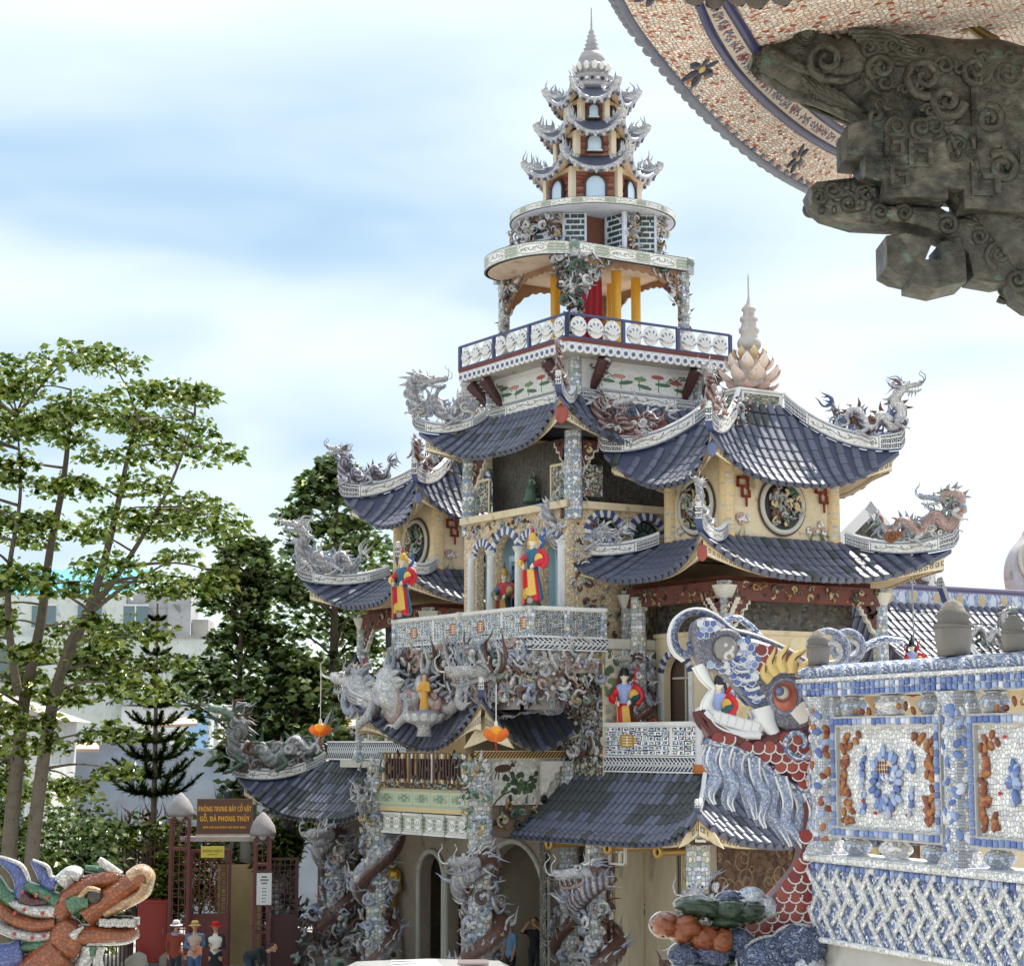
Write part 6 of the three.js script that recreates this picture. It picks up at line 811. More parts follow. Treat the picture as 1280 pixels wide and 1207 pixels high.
// ------------------------------------------------------------ porcelain balustrade in the foreground
const blueChip = [std([0.1, 0.16, 0.4], 0.25), std([0.17, 0.25, 0.5], 0.28), std([0.36, 0.44, 0.64], 0.3), std([0.7, 0.72, 0.78], 0.3)];
const brownChip = [std([0.3, 0.09, 0.025], 0.25), std([0.4, 0.16, 0.04], 0.25), std([0.2, 0.05, 0.02], 0.3)];
const whiteMos = mosaic(16, ['#f2f2f0', '#e4e5e8', '#d9dade', '#eceae6'], '#b9b4ae', 23, 512, 0.03), whiteMosM = std('#ffffff', 0.35, { map: rep(whiteMos.map, 2.4), bumpMap: rep(whiteMos.bump, 2.4), bumpScale: 0.004 });
const blueMos = mosaic(24, ['#6c86bc', '#566fa8', '#a3b4d6', '#e6e9ee', '#879cca', '#eeeeec', '#4a629c'], '#cfcac4', 24, 512, 0.05), blueMosM = std('#ffffff', 0.35, { map: rep(blueMos.map, 2.6), bumpMap: rep(blueMos.bump, 2.6), bumpScale: 0.005 });
const paleMos = mosaic(20, ['#cfd6e2', '#e6e6e4', '#b9c4da', '#d8d0c6', '#9fb0d0'], '#aaa49c', 25, 512, 0.04), paleMosM = std('#ffffff', 0.4, { map: rep(paleMos.map, 3), bumpMap: rep(paleMos.bump, 3), bumpScale: 0.005 });
const groutM = plaster([0.55, 0.53, 0.5]);
{
  const BT = Math.atan2(-0.927, 0.375), t = thing('balustrade', 'blue and white porcelain balustrade with framed flower panels behind the red dragon head', 'balustrade', [1.77, 0, -12], BT);
  t.rotation.y = -Math.atan2(0.927, 0.375);
  const L = 3.4, q = rngOf(501);
  // body
  part(t, 'terrace_wall', boxAt(0.02, L, 0, 5.28, -0.3, -0.02), groutM);
  part(t, 'base_wall', boxAt(0, L, 5.28, 5.75, -0.22, 0), blueMosM);
  part(t, 'base_cap', [boxAt(-0.02, L, 5.72, 5.765, -0.26, 0.05, 0.008)], whiteMosM);
  part(t, 'base_foot', [boxAt(-0.02, L, 5.26, 5.29, -0.26, 0.04, 0.006)], whiteMosM);
  // woven white bars of the base, herringbone
  const barG = [box(0.235, 0.03, 0.022, 0, 0, 0, 0.005), box(0.15, 0.026, 0.02, 0, 0, 0, 0.005)];
  for (let i = 0; i < 44; i++) for (let j = 0; j < 3; j++) { const x = 0.05 + i * 0.08, y = 5.39 + j * 0.115 + (i % 2 ? 0.03 : -0.03); if (x > L - 0.05) continue; const b = part(t, 'lattice_bar', barG[(i + j) % 2], whiteMosM); b.position.set(x + rr(-0.008, 0.008, q), y + rr(-0.01, 0.01, q), 0.012); b.rotation.z = ((i + j) % 2 ? 0.85 : -0.85) + rr(-0.1, 0.1, q); b.scale.x = rr(0.85, 1.1, q); }
  // chips along an edge: rounded little tiles
  const chipG = [box(0.04, 0.034, 0.02, 0, 0, 0, 0.007), box(0.034, 0.038, 0.02, 0, 0, 0, 0.007)];
  let nchip = 0; const loose = [];
  const chip = (x, y, z, rz = 0, s = 1) => { if (nchip++ < 300) { const c = part(t, 'blue_chip', pick(chipG, q), blueChip[Math.floor(q() * 3.3)]); c.position.set(x + rr(-0.004, 0.004, q), y + rr(-0.003, 0.003, q), z); c.rotation.z = rz + rr(-0.12, 0.12, q); c.scale.setScalar(s); } else loose.push(place(pick(chipG, q).clone(), x, y, z, 0, 0, rz, s)); };
  for (const y of [5.695]) for (let x = 0.03; x < L; x += 0.05) chip(x, y, 0.01);
  // top rail: rounded white coping over a band of chips
  part(t, 'top_rail', [boxAt(-0.06, L, 6.68, 6.8, -0.2, 0.03, 0.02)], paleMosM);
  part(t, 'rail_coping', [tube([V(-0.07, 6.82, -0.085), V(L / 2, 6.82, -0.085), V(L, 6.82, -0.085)], [0.1, 0.1], 20, 12, [1.25, 0.5])], blueMosM);
  part(t, 'rail_line', [boxAt(-0.06, L, 6.765, 6.785, 0.03, 0.05)], whiteMosM);
  for (const [y, w] of [[6.74, 0.05], [6.7, 0.05]]) for (let x = -0.03; x < L; x += w) chip(x, y, 0.036, 0, 0.9);
  // panels
  const leafG = ball(0.024, 0, 0, 0, 1.25, 0.75, 0.5, 7), bulb = lathe([[0.01, -0.06], [0.045, -0.06], [0.05, -0.052], [0.037, -0.043], [0.05, -0.03], [0.06, -0.014], [0.063, 0], [0.06, 0.014], [0.05, 0.03], [0.037, 0.043], [0.05, 0.052], [0.045, 0.06], [0.01, 0.06]], 22);
  for (let k = 0; k < 3; k++) {
    const x0 = 0.25 + k * 1.37, x1 = Math.min(L, x0 + 1.06), xc = (x0 + x1) / 2, yc = 6.215; if (x0 > L - 0.2) break;
    const p = part(t, 'flower_panel', boxAt(x0, x1, 5.89, 6.54, -0.16, -0.04), whiteMosM);
    part(p, 'panel_frame', [boxAt(x0 - 0.03, x1 + 0.03, 6.5, 6.56, -0.18, -0.015), boxAt(x0 - 0.03, x1 + 0.03, 5.87, 5.93, -0.18, -0.015), boxAt(x0 - 0.03, x0 + 0.03, 5.93, 6.5, -0.18, -0.015), boxAt(x1 - 0.03, x1 + 0.03, 5.93, 6.5, -0.18, -0.015)], groutM);
    for (let x = x0; x < x1; x += 0.05) { chip(x, 6.53, -0.01); chip(x, 5.9, -0.01); } for (let y = 5.95; y < 6.5; y += 0.045) { chip(x0, y, -0.01, 1.57); chip(x1, y, -0.01, 1.57); }
    // brown leaves massed in the corners and along the sides
    for (const sx of [-1, 1]) for (let i = 0; i < 46; i++) { const v = rr(-1, 1, q), d = rr(0, 1, q) * (0.05 + 0.13 * v * v + 0.03 * Math.sin(v * 9)); const lf = part(p, 'brown_leaf', leafG, pick(brownChip, q)); lf.position.set((sx < 0 ? x0 + 0.06 : x1 - 0.06) - sx * d, yc + v * 0.25, -0.03); lf.rotation.z = q() * 3.1; lf.scale.set(1, 1, 1); }
    // blue blossom medallion
    if (k === 0) { for (let i = 0; i < 22; i++) { const a = i / 22 * 6.283, r = 0.13 + 0.02 * Math.sin(a * 8); const c = part(p, 'blue_petal', leafG, pick(blueChip.slice(0, 3), q)); c.position.set(xc + Math.cos(a) * r, yc - 0.02 + Math.sin(a) * r * 1.15, -0.028); c.rotation.z = a; c.scale.set(1.3, 1.2, 1); } for (let i = 0; i < 30; i++) { const a = q() * 6.283, r = rr(0.05, 0.11, q); const c = part(p, 'blue_petal', leafG, pick(blueChip, q)); c.position.set(xc + Math.cos(a) * r, yc - 0.05 + Math.sin(a) * r, -0.026); c.rotation.z = a + 0.6; c.scale.set(0.8, 0.8, 1); } const core = part(p, 'seed_pod', ball(0.075, xc, yc + 0.06, -0.035, 1, 0.72, 0.3, 14), std([0.68, 0.56, 0.42], 0.5)); part(core, 'seed', Array.from({ length: 14 }, (_, i) => ball(0.008, xc - 0.05 + (i % 5) * 0.025, yc + 0.035 + Math.floor(i / 5) * 0.024, -0.012, 0.7, 1.4, 0.6, 6)), brownChip[2]);
      for (const sx of [-1, 1]) for (let i = 0; i < 16; i++) { const c = part(p, 'blue_petal', leafG, pick(blueChip.slice(0, 3), q)); c.position.set(xc + sx * (0.25 + rr(-0.03, 0.03, q)), yc + rr(-0.2, 0.16, q), -0.028); c.rotation.z = 1.4 + rr(-0.5, 0.5, q); c.scale.setScalar(0.8); } }
    else for (let i = 0; i < 80; i++) { const gx = Math.floor(i / 27), a = q() * 6.283, c = part(p, 'blue_petal', leafG, pick(blueChip.slice(0, 3), q)); const [ox, oy, ww] = [[0.34, 0.0, 0.05], [0.62, 0.12, 0.1], [0.62, -0.14, 0.1]][gx]; c.position.set(x0 + ox + Math.cos(a) * ww * Math.sqrt(q()), yc + oy + Math.sin(a) * 0.11 * Math.sqrt(q()), -0.027); c.rotation.z = a; }
    for (let i = 0; i < 5; i++) { const c = part(p, 'red_bead', leafG, std([0.5, 0.02, 0.03], 0.3)); c.position.set(x0 + rr(0.2, 0.85, q), yc + rr(-0.24, 0.24, q), -0.03); c.scale.setScalar(0.55); }
    // small vases above and below the panel
    for (let i = 0; i < 3; i++) { const u = x0 + 0.12 + i * 0.4; for (const [y, s] of [[6.62, 0.95], [5.82, 1]]) { const b = part(t, 'vase', bulb, i === 1 ? whiteMosM : paleMosM); b.position.set(u, y, -0.09); b.scale.set(i === 1 ? 1.9 : 1.2, s, 1.4); } }
    for (let i = 0; i < 12; i++) { const c = part(t, 'red_petal', leafG, brownChip[i % 3]); c.position.set(x0 + 0.1 + i * 0.075, 6.6 + rr(-0.02, 0.03, q), -0.06); c.rotation.z = q() * 3; }
  }
  // posts: mosaic shafts studded with blue blossoms
  for (const [x, blue] of [[0.08, false], [1.45, true], [2.82, true]]) {
    const p = part(t, 'post', [cyl(0.085, 0.085, 0.92, x, 5.76, -0.06, 16), cyl(0.14, 0.1, 0.08, x, 5.76, -0.06, 16), cyl(0.09, 0.13, 0.07, x, 6.61, -0.06, 16)], paleMosM);
    for (let i = 0; i < 60; i++) { const a = rr(-1.5, 1.5, q), y = rr(5.84, 6.6, q), c = part(p, blue || q() < 0.4 ? 'blue_blossom' : 'orange_blossom', leafG, blue || q() < 0.5 ? pick(blueChip, q) : pick(brownChip, q)); c.position.set(x + Math.sin(a) * 0.085, y, -0.06 + Math.cos(a) * 0.085); c.rotation.set(0, a, q() * 3, 'YXZ'); c.scale.setScalar(rr(0.7, 1.15, q)); }
    for (const s of [-1, 1]) part(p, 'post_bracket', crumple(ball(0.07, x + s * 0.13, 6.6, -0.06, 0.7, 1.4, 0.6, 12), 0.03, 12, x), paleMosM);
    for (const s of [-1, 1]) part(p, 'side_rosette', crumple(ball(0.075, x + s * 0.14, 6.2, -0.07, 0.8, 1.3, 0.5, 12), 0.03, 14, x + s), whiteMosM);
  }
  if (loose.length) { const o = part(t, 'blue_chip_rest', loose, blueChip[1]); o.userData = { kind: 'stuff' }; }
}
// stone pots standing on the rail
{
  const potG = lathe([[0.01, 0], [0.085, 0], [0.09, 0.05], [0.1, 0.09], [0.095, 0.16], [0.08, 0.19], [0.1, 0.21], [0.07, 0.24], [0.05, 0.28], [0.01, 0.3]], 18), m = plaster([0.22, 0.2, 0.18]);
  const dir = V(0.375, 0, 0.927); let first = null;
  [[0.02, 0.7, 'squat grey stone pot on the balustrade end beside the dragon mane'], [1.42, 1.0, 'tall grey stone pot on the balustrade rail between the two flower panels'], [1.95, 0.62, 'small round grey stone pot on the balustrade rail']].forEach(([s, k, label]) => { const o = thing('stone_pot', label, 'pot', [1.77 + dir.x * s + 0.06, 6.87, -12 + dir.z * s - 0.03]); part(o, 'pot_body', potG, m); part(o, 'pot_rim', new THREE.TorusGeometry(0.095, 0.012, 6, 20).rotateX(Math.PI / 2).translate(0, 0.16, 0), m); o.scale.setScalar(k); });
}
// ------------------------------------------------------------ large mosaic dragon head at the end of the balustrade
const redScaleM = [std([0.26, 0.035, 0.03], 0.28), std([0.32, 0.06, 0.04], 0.28), std([0.2, 0.03, 0.03], 0.3)];
const darkMos = mosaic(30, ['#6a6f86', '#565c78', '#8f94a4', '#4c526c', '#7d7f90', '#6f5f70'], '#c9c4be', 26, 512, 0.06), darkMosM = std('#ffffff', 0.35, { map: rep(darkMos.map, 4), bumpMap: rep(darkMos.bump, 4), bumpScale: 0.004 });
const ringMos = std('#ffffff', 0.45, { map: canvasTex(256, 256, (x, w, h) => { x.fillStyle = '#8f8a86'; x.fillRect(0, 0, w, h); x.strokeStyle = '#d8d5d0'; x.lineWidth = 5; const q = rngOf(3); for (let i = 0; i < 260; i++) { const a = q() * w, b = q() * h; x.beginPath(); x.arc(a, b, 6, q() * 6, q() * 6 + 2.4); x.stroke(); } }), bumpMap: bumpNoise, bumpScale: 0.01 });
const toothM = std([0.8, 0.8, 0.79], 0.22, { bumpMap: rep(bumpNoise, 3), bumpScale: 0.003 });
const navyMos = mosaic(26, ['#44588c', '#36466f', '#7f91b6', '#56699a', '#2e3c62', '#a9b4cc'], '#c9c6c2', 28, 512, 0.06), navyMosM = std('#ffffff', 0.3, { map: rep(navyMos.map, 3), bumpMap: rep(navyMos.bump, 3), bumpScale: 0.004 });
const maneMos = mosaic(30, ['#8ea2cc', '#aebcdc', '#7389bc', '#d5dcea', '#9aaed6', '#6a80b4'], '#e6e4e0', 29, 512, 0.08), maneMosM = std('#ffffff', 0.35, { map: rep(maneMos.map, 3.4), bumpMap: rep(maneMos.bump, 3.4), bumpScale: 0.003 });
const edgeM = std([0.8, 0.8, 0.8], 0.35);
{
  const t = thing('mosaic_dragon', 'large mosaic dragon head with red scales and white fangs at the balustrade end', 'dragon', [1.43, 6.4, -12.32]);
  const S = 0.00494, D = (x, y) => [(x - 930) * S, (930 - y) * S * 1.006], D3 = (x, y, z = 0) => V(...D(x, y), z), poly = (l, c = true) => shapeOf(l.map(([x, y]) => D(x, y)), c);
  const q = rngOf(700), both = (g, z) => { const a = g.clone().translate(0, 0, z), b = g.clone(); b.scale(1, 1, -1); const ix = b.index; if (ix) { const r = ix.array; for (let i = 0; i < r.length; i += 3) { const k = r[i]; r[i] = r[i + 1]; r[i + 1] = k; } } b.translate(0, 0, -z); return [a, b]; };
  // masses
  const skull = part(t, 'skull', slab(poly([[1014, 838], [978, 816], [945, 803], [915, 796], [900, 783], [885, 775], [868, 778], [862, 792], [864, 812], [874, 834], [900, 845], [922, 866], [940, 884], [958, 890], [968, 908], [990, 915], [1014, 905]]), 0.34, 0.07, 10, 4), darkMosM);
  const jaw = part(t, 'lower_jaw', slab(poly([[878, 886], [884, 902], [905, 918], [930, 925], [948, 920], [970, 912], [1014, 905], [1014, 995], [985, 980], [962, 962], [940, 948], [915, 936], [888, 930], [876, 912]]), 0.3, 0.06, 10, 4), std([0.12, 0.03, 0.03], 0.4));
  const neck = part(t, 'neck', slab(poly([[1014, 985], [1014, 1135], [985, 1150], [950, 1172], [912, 1190], [900, 1172], [912, 1146], [940, 1124], [968, 1098], [988, 1070], [994, 1030], [990, 1000]]), 0.34, 0.08, 10, 4), std([0.12, 0.03, 0.03], 0.4));
  part(t, 'neck_pillar', boxAt(-0.1, 0.36, -6.4, -1.2, -0.16, 0.12, 0.03), groutM);
  // overlapping scales: red discs with pale rims, each its own piece
  const disc = (() => { const g = new THREE.CylinderGeometry(1, 1, 0.4, 12, 1, false, 0, 6.2832); g.rotateX(Math.PI / 2); return g; })(), rimG = new THREE.TorusGeometry(1.02, 0.13, 5, 14, Math.PI); let ns = 0;
  const rimM = std([0.75, 0.72, 0.68], 0.35);
  const inside = (l, x, y) => { let c = false; for (let i = 0, j = l.length - 1; i < l.length; j = i++) { const [xi, yi] = l[i], [xj, yj] = l[j]; if (yi > y !== yj > y && x < ((xj - xi) * (y - yi)) / (yj - yi) + xi) c = !c; } return c; };
  const scales = (list, owner, z, step, dirA, mats = redScaleM) => { const xs = list.map((p) => p[0]), ys = list.map((p) => p[1]); let row = 0; for (let y = Math.min(...ys); y < Math.max(...ys); y += step * 0.78, row++) for (let x = Math.min(...xs) + (row % 2) * step / 2; x < Math.max(...xs); x += step) { if (!inside(list, x, y)) continue; for (const s of [1, -1]) { if (s < 0) continue; const m = part(owner, 'scale', disc, pick(mats, q)); const [u, v] = D(x + rr(-1, 1, q), y + rr(-1, 1, q)); m.position.set(u, v, z + 0.002 * (row % 3)); m.scale.set(step * 0.56 * S, step * 0.56 * S, 0.035); m.rotation.z = dirA; const r = part(owner, 'scale_rim', rimG, rimM); r.position.set(u, v, z + 0.008 + 0.002 * (row % 3)); r.scale.setScalar(step * 0.56 * S); r.rotation.z = dirA + Math.PI; ns++; } } };
  scales([[940, 806], [970, 818], [1010, 840], [1012, 852], [985, 842], [958, 848], [944, 838]], skull, 0.168, 13, 0.5);
  scales([[912, 798], [940, 806], [946, 840], [936, 862], [946, 884], [930, 870], [912, 850], [896, 842], [880, 836], [884, 826], [905, 834], [922, 826]], skull, 0.166, 9, 0.4, blueChip);
  scales([[868, 786], [884, 778], [898, 786], [890, 796], [872, 800]], skull, 0.166, 8, 0.4, blueChip);
  scales([[885, 912], [915, 924], [950, 928], [966, 922], [1000, 920], [1012, 940], [1012, 985], [985, 972], [958, 952], [930, 938], [895, 928]], jaw, 0.148, 14, 0.4);
  scales([[1012, 1040], [1012, 1130], [985, 1146], [950, 1168], [914, 1184], [908, 1168], [920, 1146], [948, 1124], [974, 1098], [994, 1066], [998, 1040]], neck, 0.168, 15, 0.2);
  // blue edge bands
  const edge = (pts, r, m, z = 0) => tube(pts.map(([x, y]) => D3(x, y, z)), [r, r], 40, 8, [2.6, 1]);
  part(t, 'crest_band', edge([[1018, 838], [980, 815], [945, 800], [915, 792], [898, 778], [880, 768], [862, 768], [848, 778], [842, 795], [846, 812], [856, 820], [864, 814], [862, 804]], 0.026), navyMosM);
  part(t, 'crest_edge', [...both(tube([[1018, 833], [980, 810], [945, 795], [916, 787], [899, 773], [880, 763], [860, 763], [843, 774], [836, 795], [841, 815], [854, 826]].map(([x, y]) => D3(x, y + 2)), [0.008, 0.008], 40, 6), 0.066)], edgeM);
  for (const s of [1, -1]) part(t, 'jaw_band', edge([[878, 926], [905, 932], [932, 942], [956, 960], [980, 978], [1014, 994]], 0.026, 0, 0).translate(0, 0, s * 0.1), blueMosM);
  // nostril, brow curl, flames
  for (const s of [1, -1]) {
    const n = part(skull, 'nostril', [ball(0.078, ...D(903, 814), s * 0.172, 1, 1, 0.42, 18)], ringMos);
    part(skull, 'nose_ring', tube(Array.from({ length: 12 }, (_, i) => { const a = 0.6 + i * 0.36; return D3(903 + Math.cos(a) * 20, 814 - Math.sin(a) * 20, s * 0.165); }), [0.026, 0.02], 24, 7), darkMosM);
    const fl = []; for (const [x, y, a, l] of [[925, 838, 2.5, 0.14], [930, 846, 2.6, 0.16], [936, 856, 2.7, 0.16], [942, 866, 2.8, 0.15], [948, 876, 2.9, 0.13], [920, 826, 2.3, 0.12]]) { fl.push(flameTube(D3(x, y, s * 0.17), V(Math.cos(a), Math.sin(a), 0), l, 0.026, 0.6, col('#46598f'))); fl.push(flameTube(D3(x + 2, y - 5, s * 0.175), V(Math.cos(a), Math.sin(a), 0), l, 0.014, 0.6, col('#dddddd'))); } part(skull, 'cheek_flame', fl, gloss);
    const eye = part(t, 'eye', [paint(ball(0.084, ...D(975, 872), s * 0.16, 1, 1.18, 0.55, 20), col('#b4614c'))], gloss);
    part(eye, 'eye_rim', place(new THREE.TorusGeometry(0.086, 0.014, 8, 28), ...D(975, 872), s * 0.17, 0, 0, 0, [1, 1.18, 1]), blueMosM); part(eye, 'eye_white', [paint(ball(0.055, ...D(970, 868), s * 0.185, 1, 1, 0.6, 16), col('#d8c6b8')), paint(place(new THREE.TorusGeometry(0.05, 0.008, 6, 20), ...D(970, 868), s * 0.215), col('#8d3f30'))], gloss); part(eye, 'pupil', [paint(ball(0.03, ...D(967, 866), s * 0.21, 1, 1, 0.7, 14), col('#5b6c8c'))], gloss);
    part(eye, 'eye_corner', [paint(slab(poly([[980, 892], [998, 878], [1002, 900], [992, 906]]), 0.04, 0.01), col('#e6ddd2'))], gloss, [0, 0, s * 0.17]);
    const brow = []; for (const [x, y, a, l] of [[958, 852, 1.9, 0.1], [965, 846, 1.6, 0.14], [974, 842, 1.35, 0.15], [984, 844, 1.0, 0.16], [994, 850, 0.7, 0.15], [1002, 858, 0.45, 0.13], [1006, 868, 0.2, 0.1]]) { brow.push(flameTube(D3(x, y, s * 0.175), V(Math.cos(a), Math.sin(a), 0), l * 1.25, 0.05, 0.5, col('#dfc078'))); brow.push(flameTube(D3(x, y, s * 0.188), V(Math.cos(a), Math.sin(a), 0), l * 1.05, 0.012, 0.5, col('#4a3a2c'))); } part(t, 'flame_brow', brow, gloss);
    const curl = part(jaw, 'cheek_curl', tube(Array.from({ length: 20 }, (_, i) => { const a = 0.8 - i * 0.42, r = 23 - i * 0.85; return D3(990 + Math.cos(a) * r, 928 - Math.sin(a) * r, s * 0.165); }), [0.022, 0.016], 60, 7), blueMosM);
    // teeth
    const tooth = (pts, w) => part(t, 'fang', tube(pts.map(([x, y]) => D3(x, y, s * 0.1)), [w, w * 0.25], 10, 8, [0.8, 1]), toothM);
    tooth([[874, 832], [880, 848], [890, 862]], 0.046); tooth([[884, 894], [882, 880], [890, 862]], 0.044); tooth([[950, 884], [956, 906], [974, 930]], 0.085); tooth([[940, 912], [946, 898], [950, 884]], 0.05);
    for (let i = 0; i < 6; i++) { const b = part(t, 'tooth', box(0.05, 0.075, 0.06, 0, 0, 0, 0.008), toothM); b.position.copy(D3(892 + i * 9.5, 897 + i * 2.6, s * 0.11)); b.rotation.z = -0.28; }
    part(t, 'lip', tube([[878, 890], [892, 908], [915, 917], [945, 919]].map(([x, y]) => D3(x, y, s * 0.125)), [0.026, 0.03], 16, 7), edgeM);
  }
  // mane: long wavy strands with white edges
  const strands = [[[890, 932], [884, 950], [893, 968], [884, 990], [888, 1002]], [[904, 934], [900, 955], [912, 978], [906, 998], [910, 1010]], [[920, 938], [916, 962], [930, 985], [936, 1010], [938, 1020]], [[936, 946], [938, 970], [950, 992], [944, 1016], [948, 1030]], [[952, 956], [960, 985], [958, 1010], [972, 1036], [980, 1052]], [[968, 968], [976, 998], [974, 1022], [990, 1045], [996, 1058]], [[985, 978], [994, 1005], [990, 1030], [1004, 1050], [1006, 1062]], [[1002, 988], [1008, 1010], [1002, 1036], [1010, 1056], [1012, 1068]]];
  strands.forEach((p, i) => { for (const s of [1, -1]) { const z = s * (0.13 + 0.03 * (i % 2)), m = part(t, 'mane_strand', tube(p.map(([x, y]) => D3(x, y, z)), (k) => 0.034 * (0.75 + 0.4 * Math.sin(k * 3.14)) * (1 - 0.6 * k * k), 20, 8, [0.45, 1]), maneMosM); part(m, 'strand_edge', [-1, 1].map((e) => tube(p.map(([x, y], j) => D3(x + e * 6.5 * (1 - 0.22 * j * 0.9), y, z + s * 0.004)), [0.0085, 0.006], 20, 5)), edgeM); } });
  // curls and ribbon behind the head
  for (const [x, y, r, z] of [[1042, 812, 24, -0.25], [1072, 806, 19, -0.4]]) { const c = part(t, 'mane_curl', place(new THREE.TorusGeometry(r * S, 0.024, 8, 36), ...D(x, y), z), blueMosM); part(c, 'curl_core', place(new THREE.TorusGeometry(r * S * 0.55, 0.016, 6, 24), ...D(x + 4, y + 3), z), whiteMosM); }
  part(t, 'crest_ribbon', tube([[1050, 842], [1075, 825], [1098, 806], [1122, 796], [1146, 798]].map(([x, y]) => D3(x, y, -0.5)), [0.06, 0.04], 24, 8, [1.6, 0.55]), blueMosM);
  part(t, 'crest_ribbon', tube([[905, 778], [925, 772], [945, 785], [962, 806]].map(([x, y]) => D3(x, y, -0.2)), [0.02, 0.024], 24, 8, [1.6, 1]), blueMosM);
}
// ------------------------------------------------------------ glazed cloud lumps below the dragon head
{
  const S = 0.00488, D = (x, y) => [(x - 930) * S, (930 - y) * S], base = [1.43, 6.4, -12.05];
  const q = rngOf(720); const glaze = (c) => new THREE.MeshPhysicalMaterial({ color: c, roughness: 0.15, clearcoat: 0.8, clearcoatRoughness: 0.08, bumpMap: rep(bumpNoise, 4), bumpScale: 0.006 });
  const M = { o: glaze(col('#9a4c14')), g: glaze(col('#1f3d1c')), b: std('#ffffff', 0.3, { map: rep(navyMos.map, 0.55), bumpMap: rep(navyMos.bump, 0.55), bumpScale: 0.05 }), w: std('#ffffff', 0.35, { map: rep(paleMos.map, 0.5) }) };
  const cl = (label, lumps, z) => { const o = thing('cloud_ornament', label, 'ornament', [base[0], base[1], base[2] + z], 0, 'glazed clouds below the dragon head'); for (const [x, y, rx, ry, c, rot] of lumps) { const [u, v] = D(x, y), l = part(o, 'cloud_lobe', crumple(ball(1, 0, 0, 0, 1, 1, 0.8, 26), 0.3, 2.3, x), M[c]); l.position.set(u, v, 0); l.rotation.z = rot || 0; l.scale.set(rx * S, ry * S, 0.13); const rim = part(l, 'lobe_rim', new THREE.TorusGeometry(1.02, 0.1, 6, 26), whiteMosM); rim.position.z = -0.25; } return o; };
  cl('orange glazed cloud lump below the dragon head', [[822, 1146, 18, 15, 'o'], [845, 1150, 20, 16, 'o', 0.3], [868, 1160, 18, 14, 'o'], [888, 1164, 16, 15, 'o']], 0.05);
  cl('green glazed cloud lump on top of the orange one', [[866, 1126, 30, 13, 'g', -0.15], [900, 1130, 26, 14, 'g'], [925, 1132, 20, 12, 'g', 0.2], [896, 1142, 20, 9, 'g']], 0.0);
  cl('white and blue scalloped cloud beside the green lump', [[905, 1118, 18, 10, 'b'], [930, 1116, 16, 12, 'w'], [946, 1128, 14, 14, 'w'], [920, 1124, 18, 14, 'w']], -0.1);
  cl('mottled blue cloud cluster under the orange lump', [[845, 1182, 18, 14, 'b'], [880, 1180, 26, 18, 'b'], [912, 1168, 18, 16, 'b'], [850, 1206, 24, 16, 'w'], [880, 1206, 16, 14, 'o'], [905, 1200, 16, 18, 'g'], [862, 1222, 30, 20, 'b']], 0.0);
  cl('large blue mosaic cloud in front of the red scaled neck', [[940, 1185, 34, 24, 'b', 0.4], [985, 1170, 34, 24, 'b', -0.2], [965, 1200, 40, 24, 'b'], [990, 1196, 20, 22, 'w'], [1030, 1200, 26, 18, 'w', 0.4], [1000, 1225, 60, 24, 'b']], 0.12);
  cl('rounded blue mosaic cloud at the foot of the balustrade', [[1060, 1190, 40, 18, 'b'], [1100, 1182, 30, 16, 'b'], [1120, 1196, 30, 16, 'b'], [1150, 1212, 40, 18, 'w'], [1080, 1215, 50, 18, 'b']], 0.22);
  const pl = thing('cloud_plinth', 'plain cement plinth carrying the glazed clouds below the dragon head', 'plinth', [1.5, 0, -12.1]); part(pl, 'plinth_block', crumple(new THREE.BoxGeometry(1.5, 5.0, 0.3, 10, 20, 3).translate(0, 2.5, 0), 0.03, 2, 4), groutM);
}
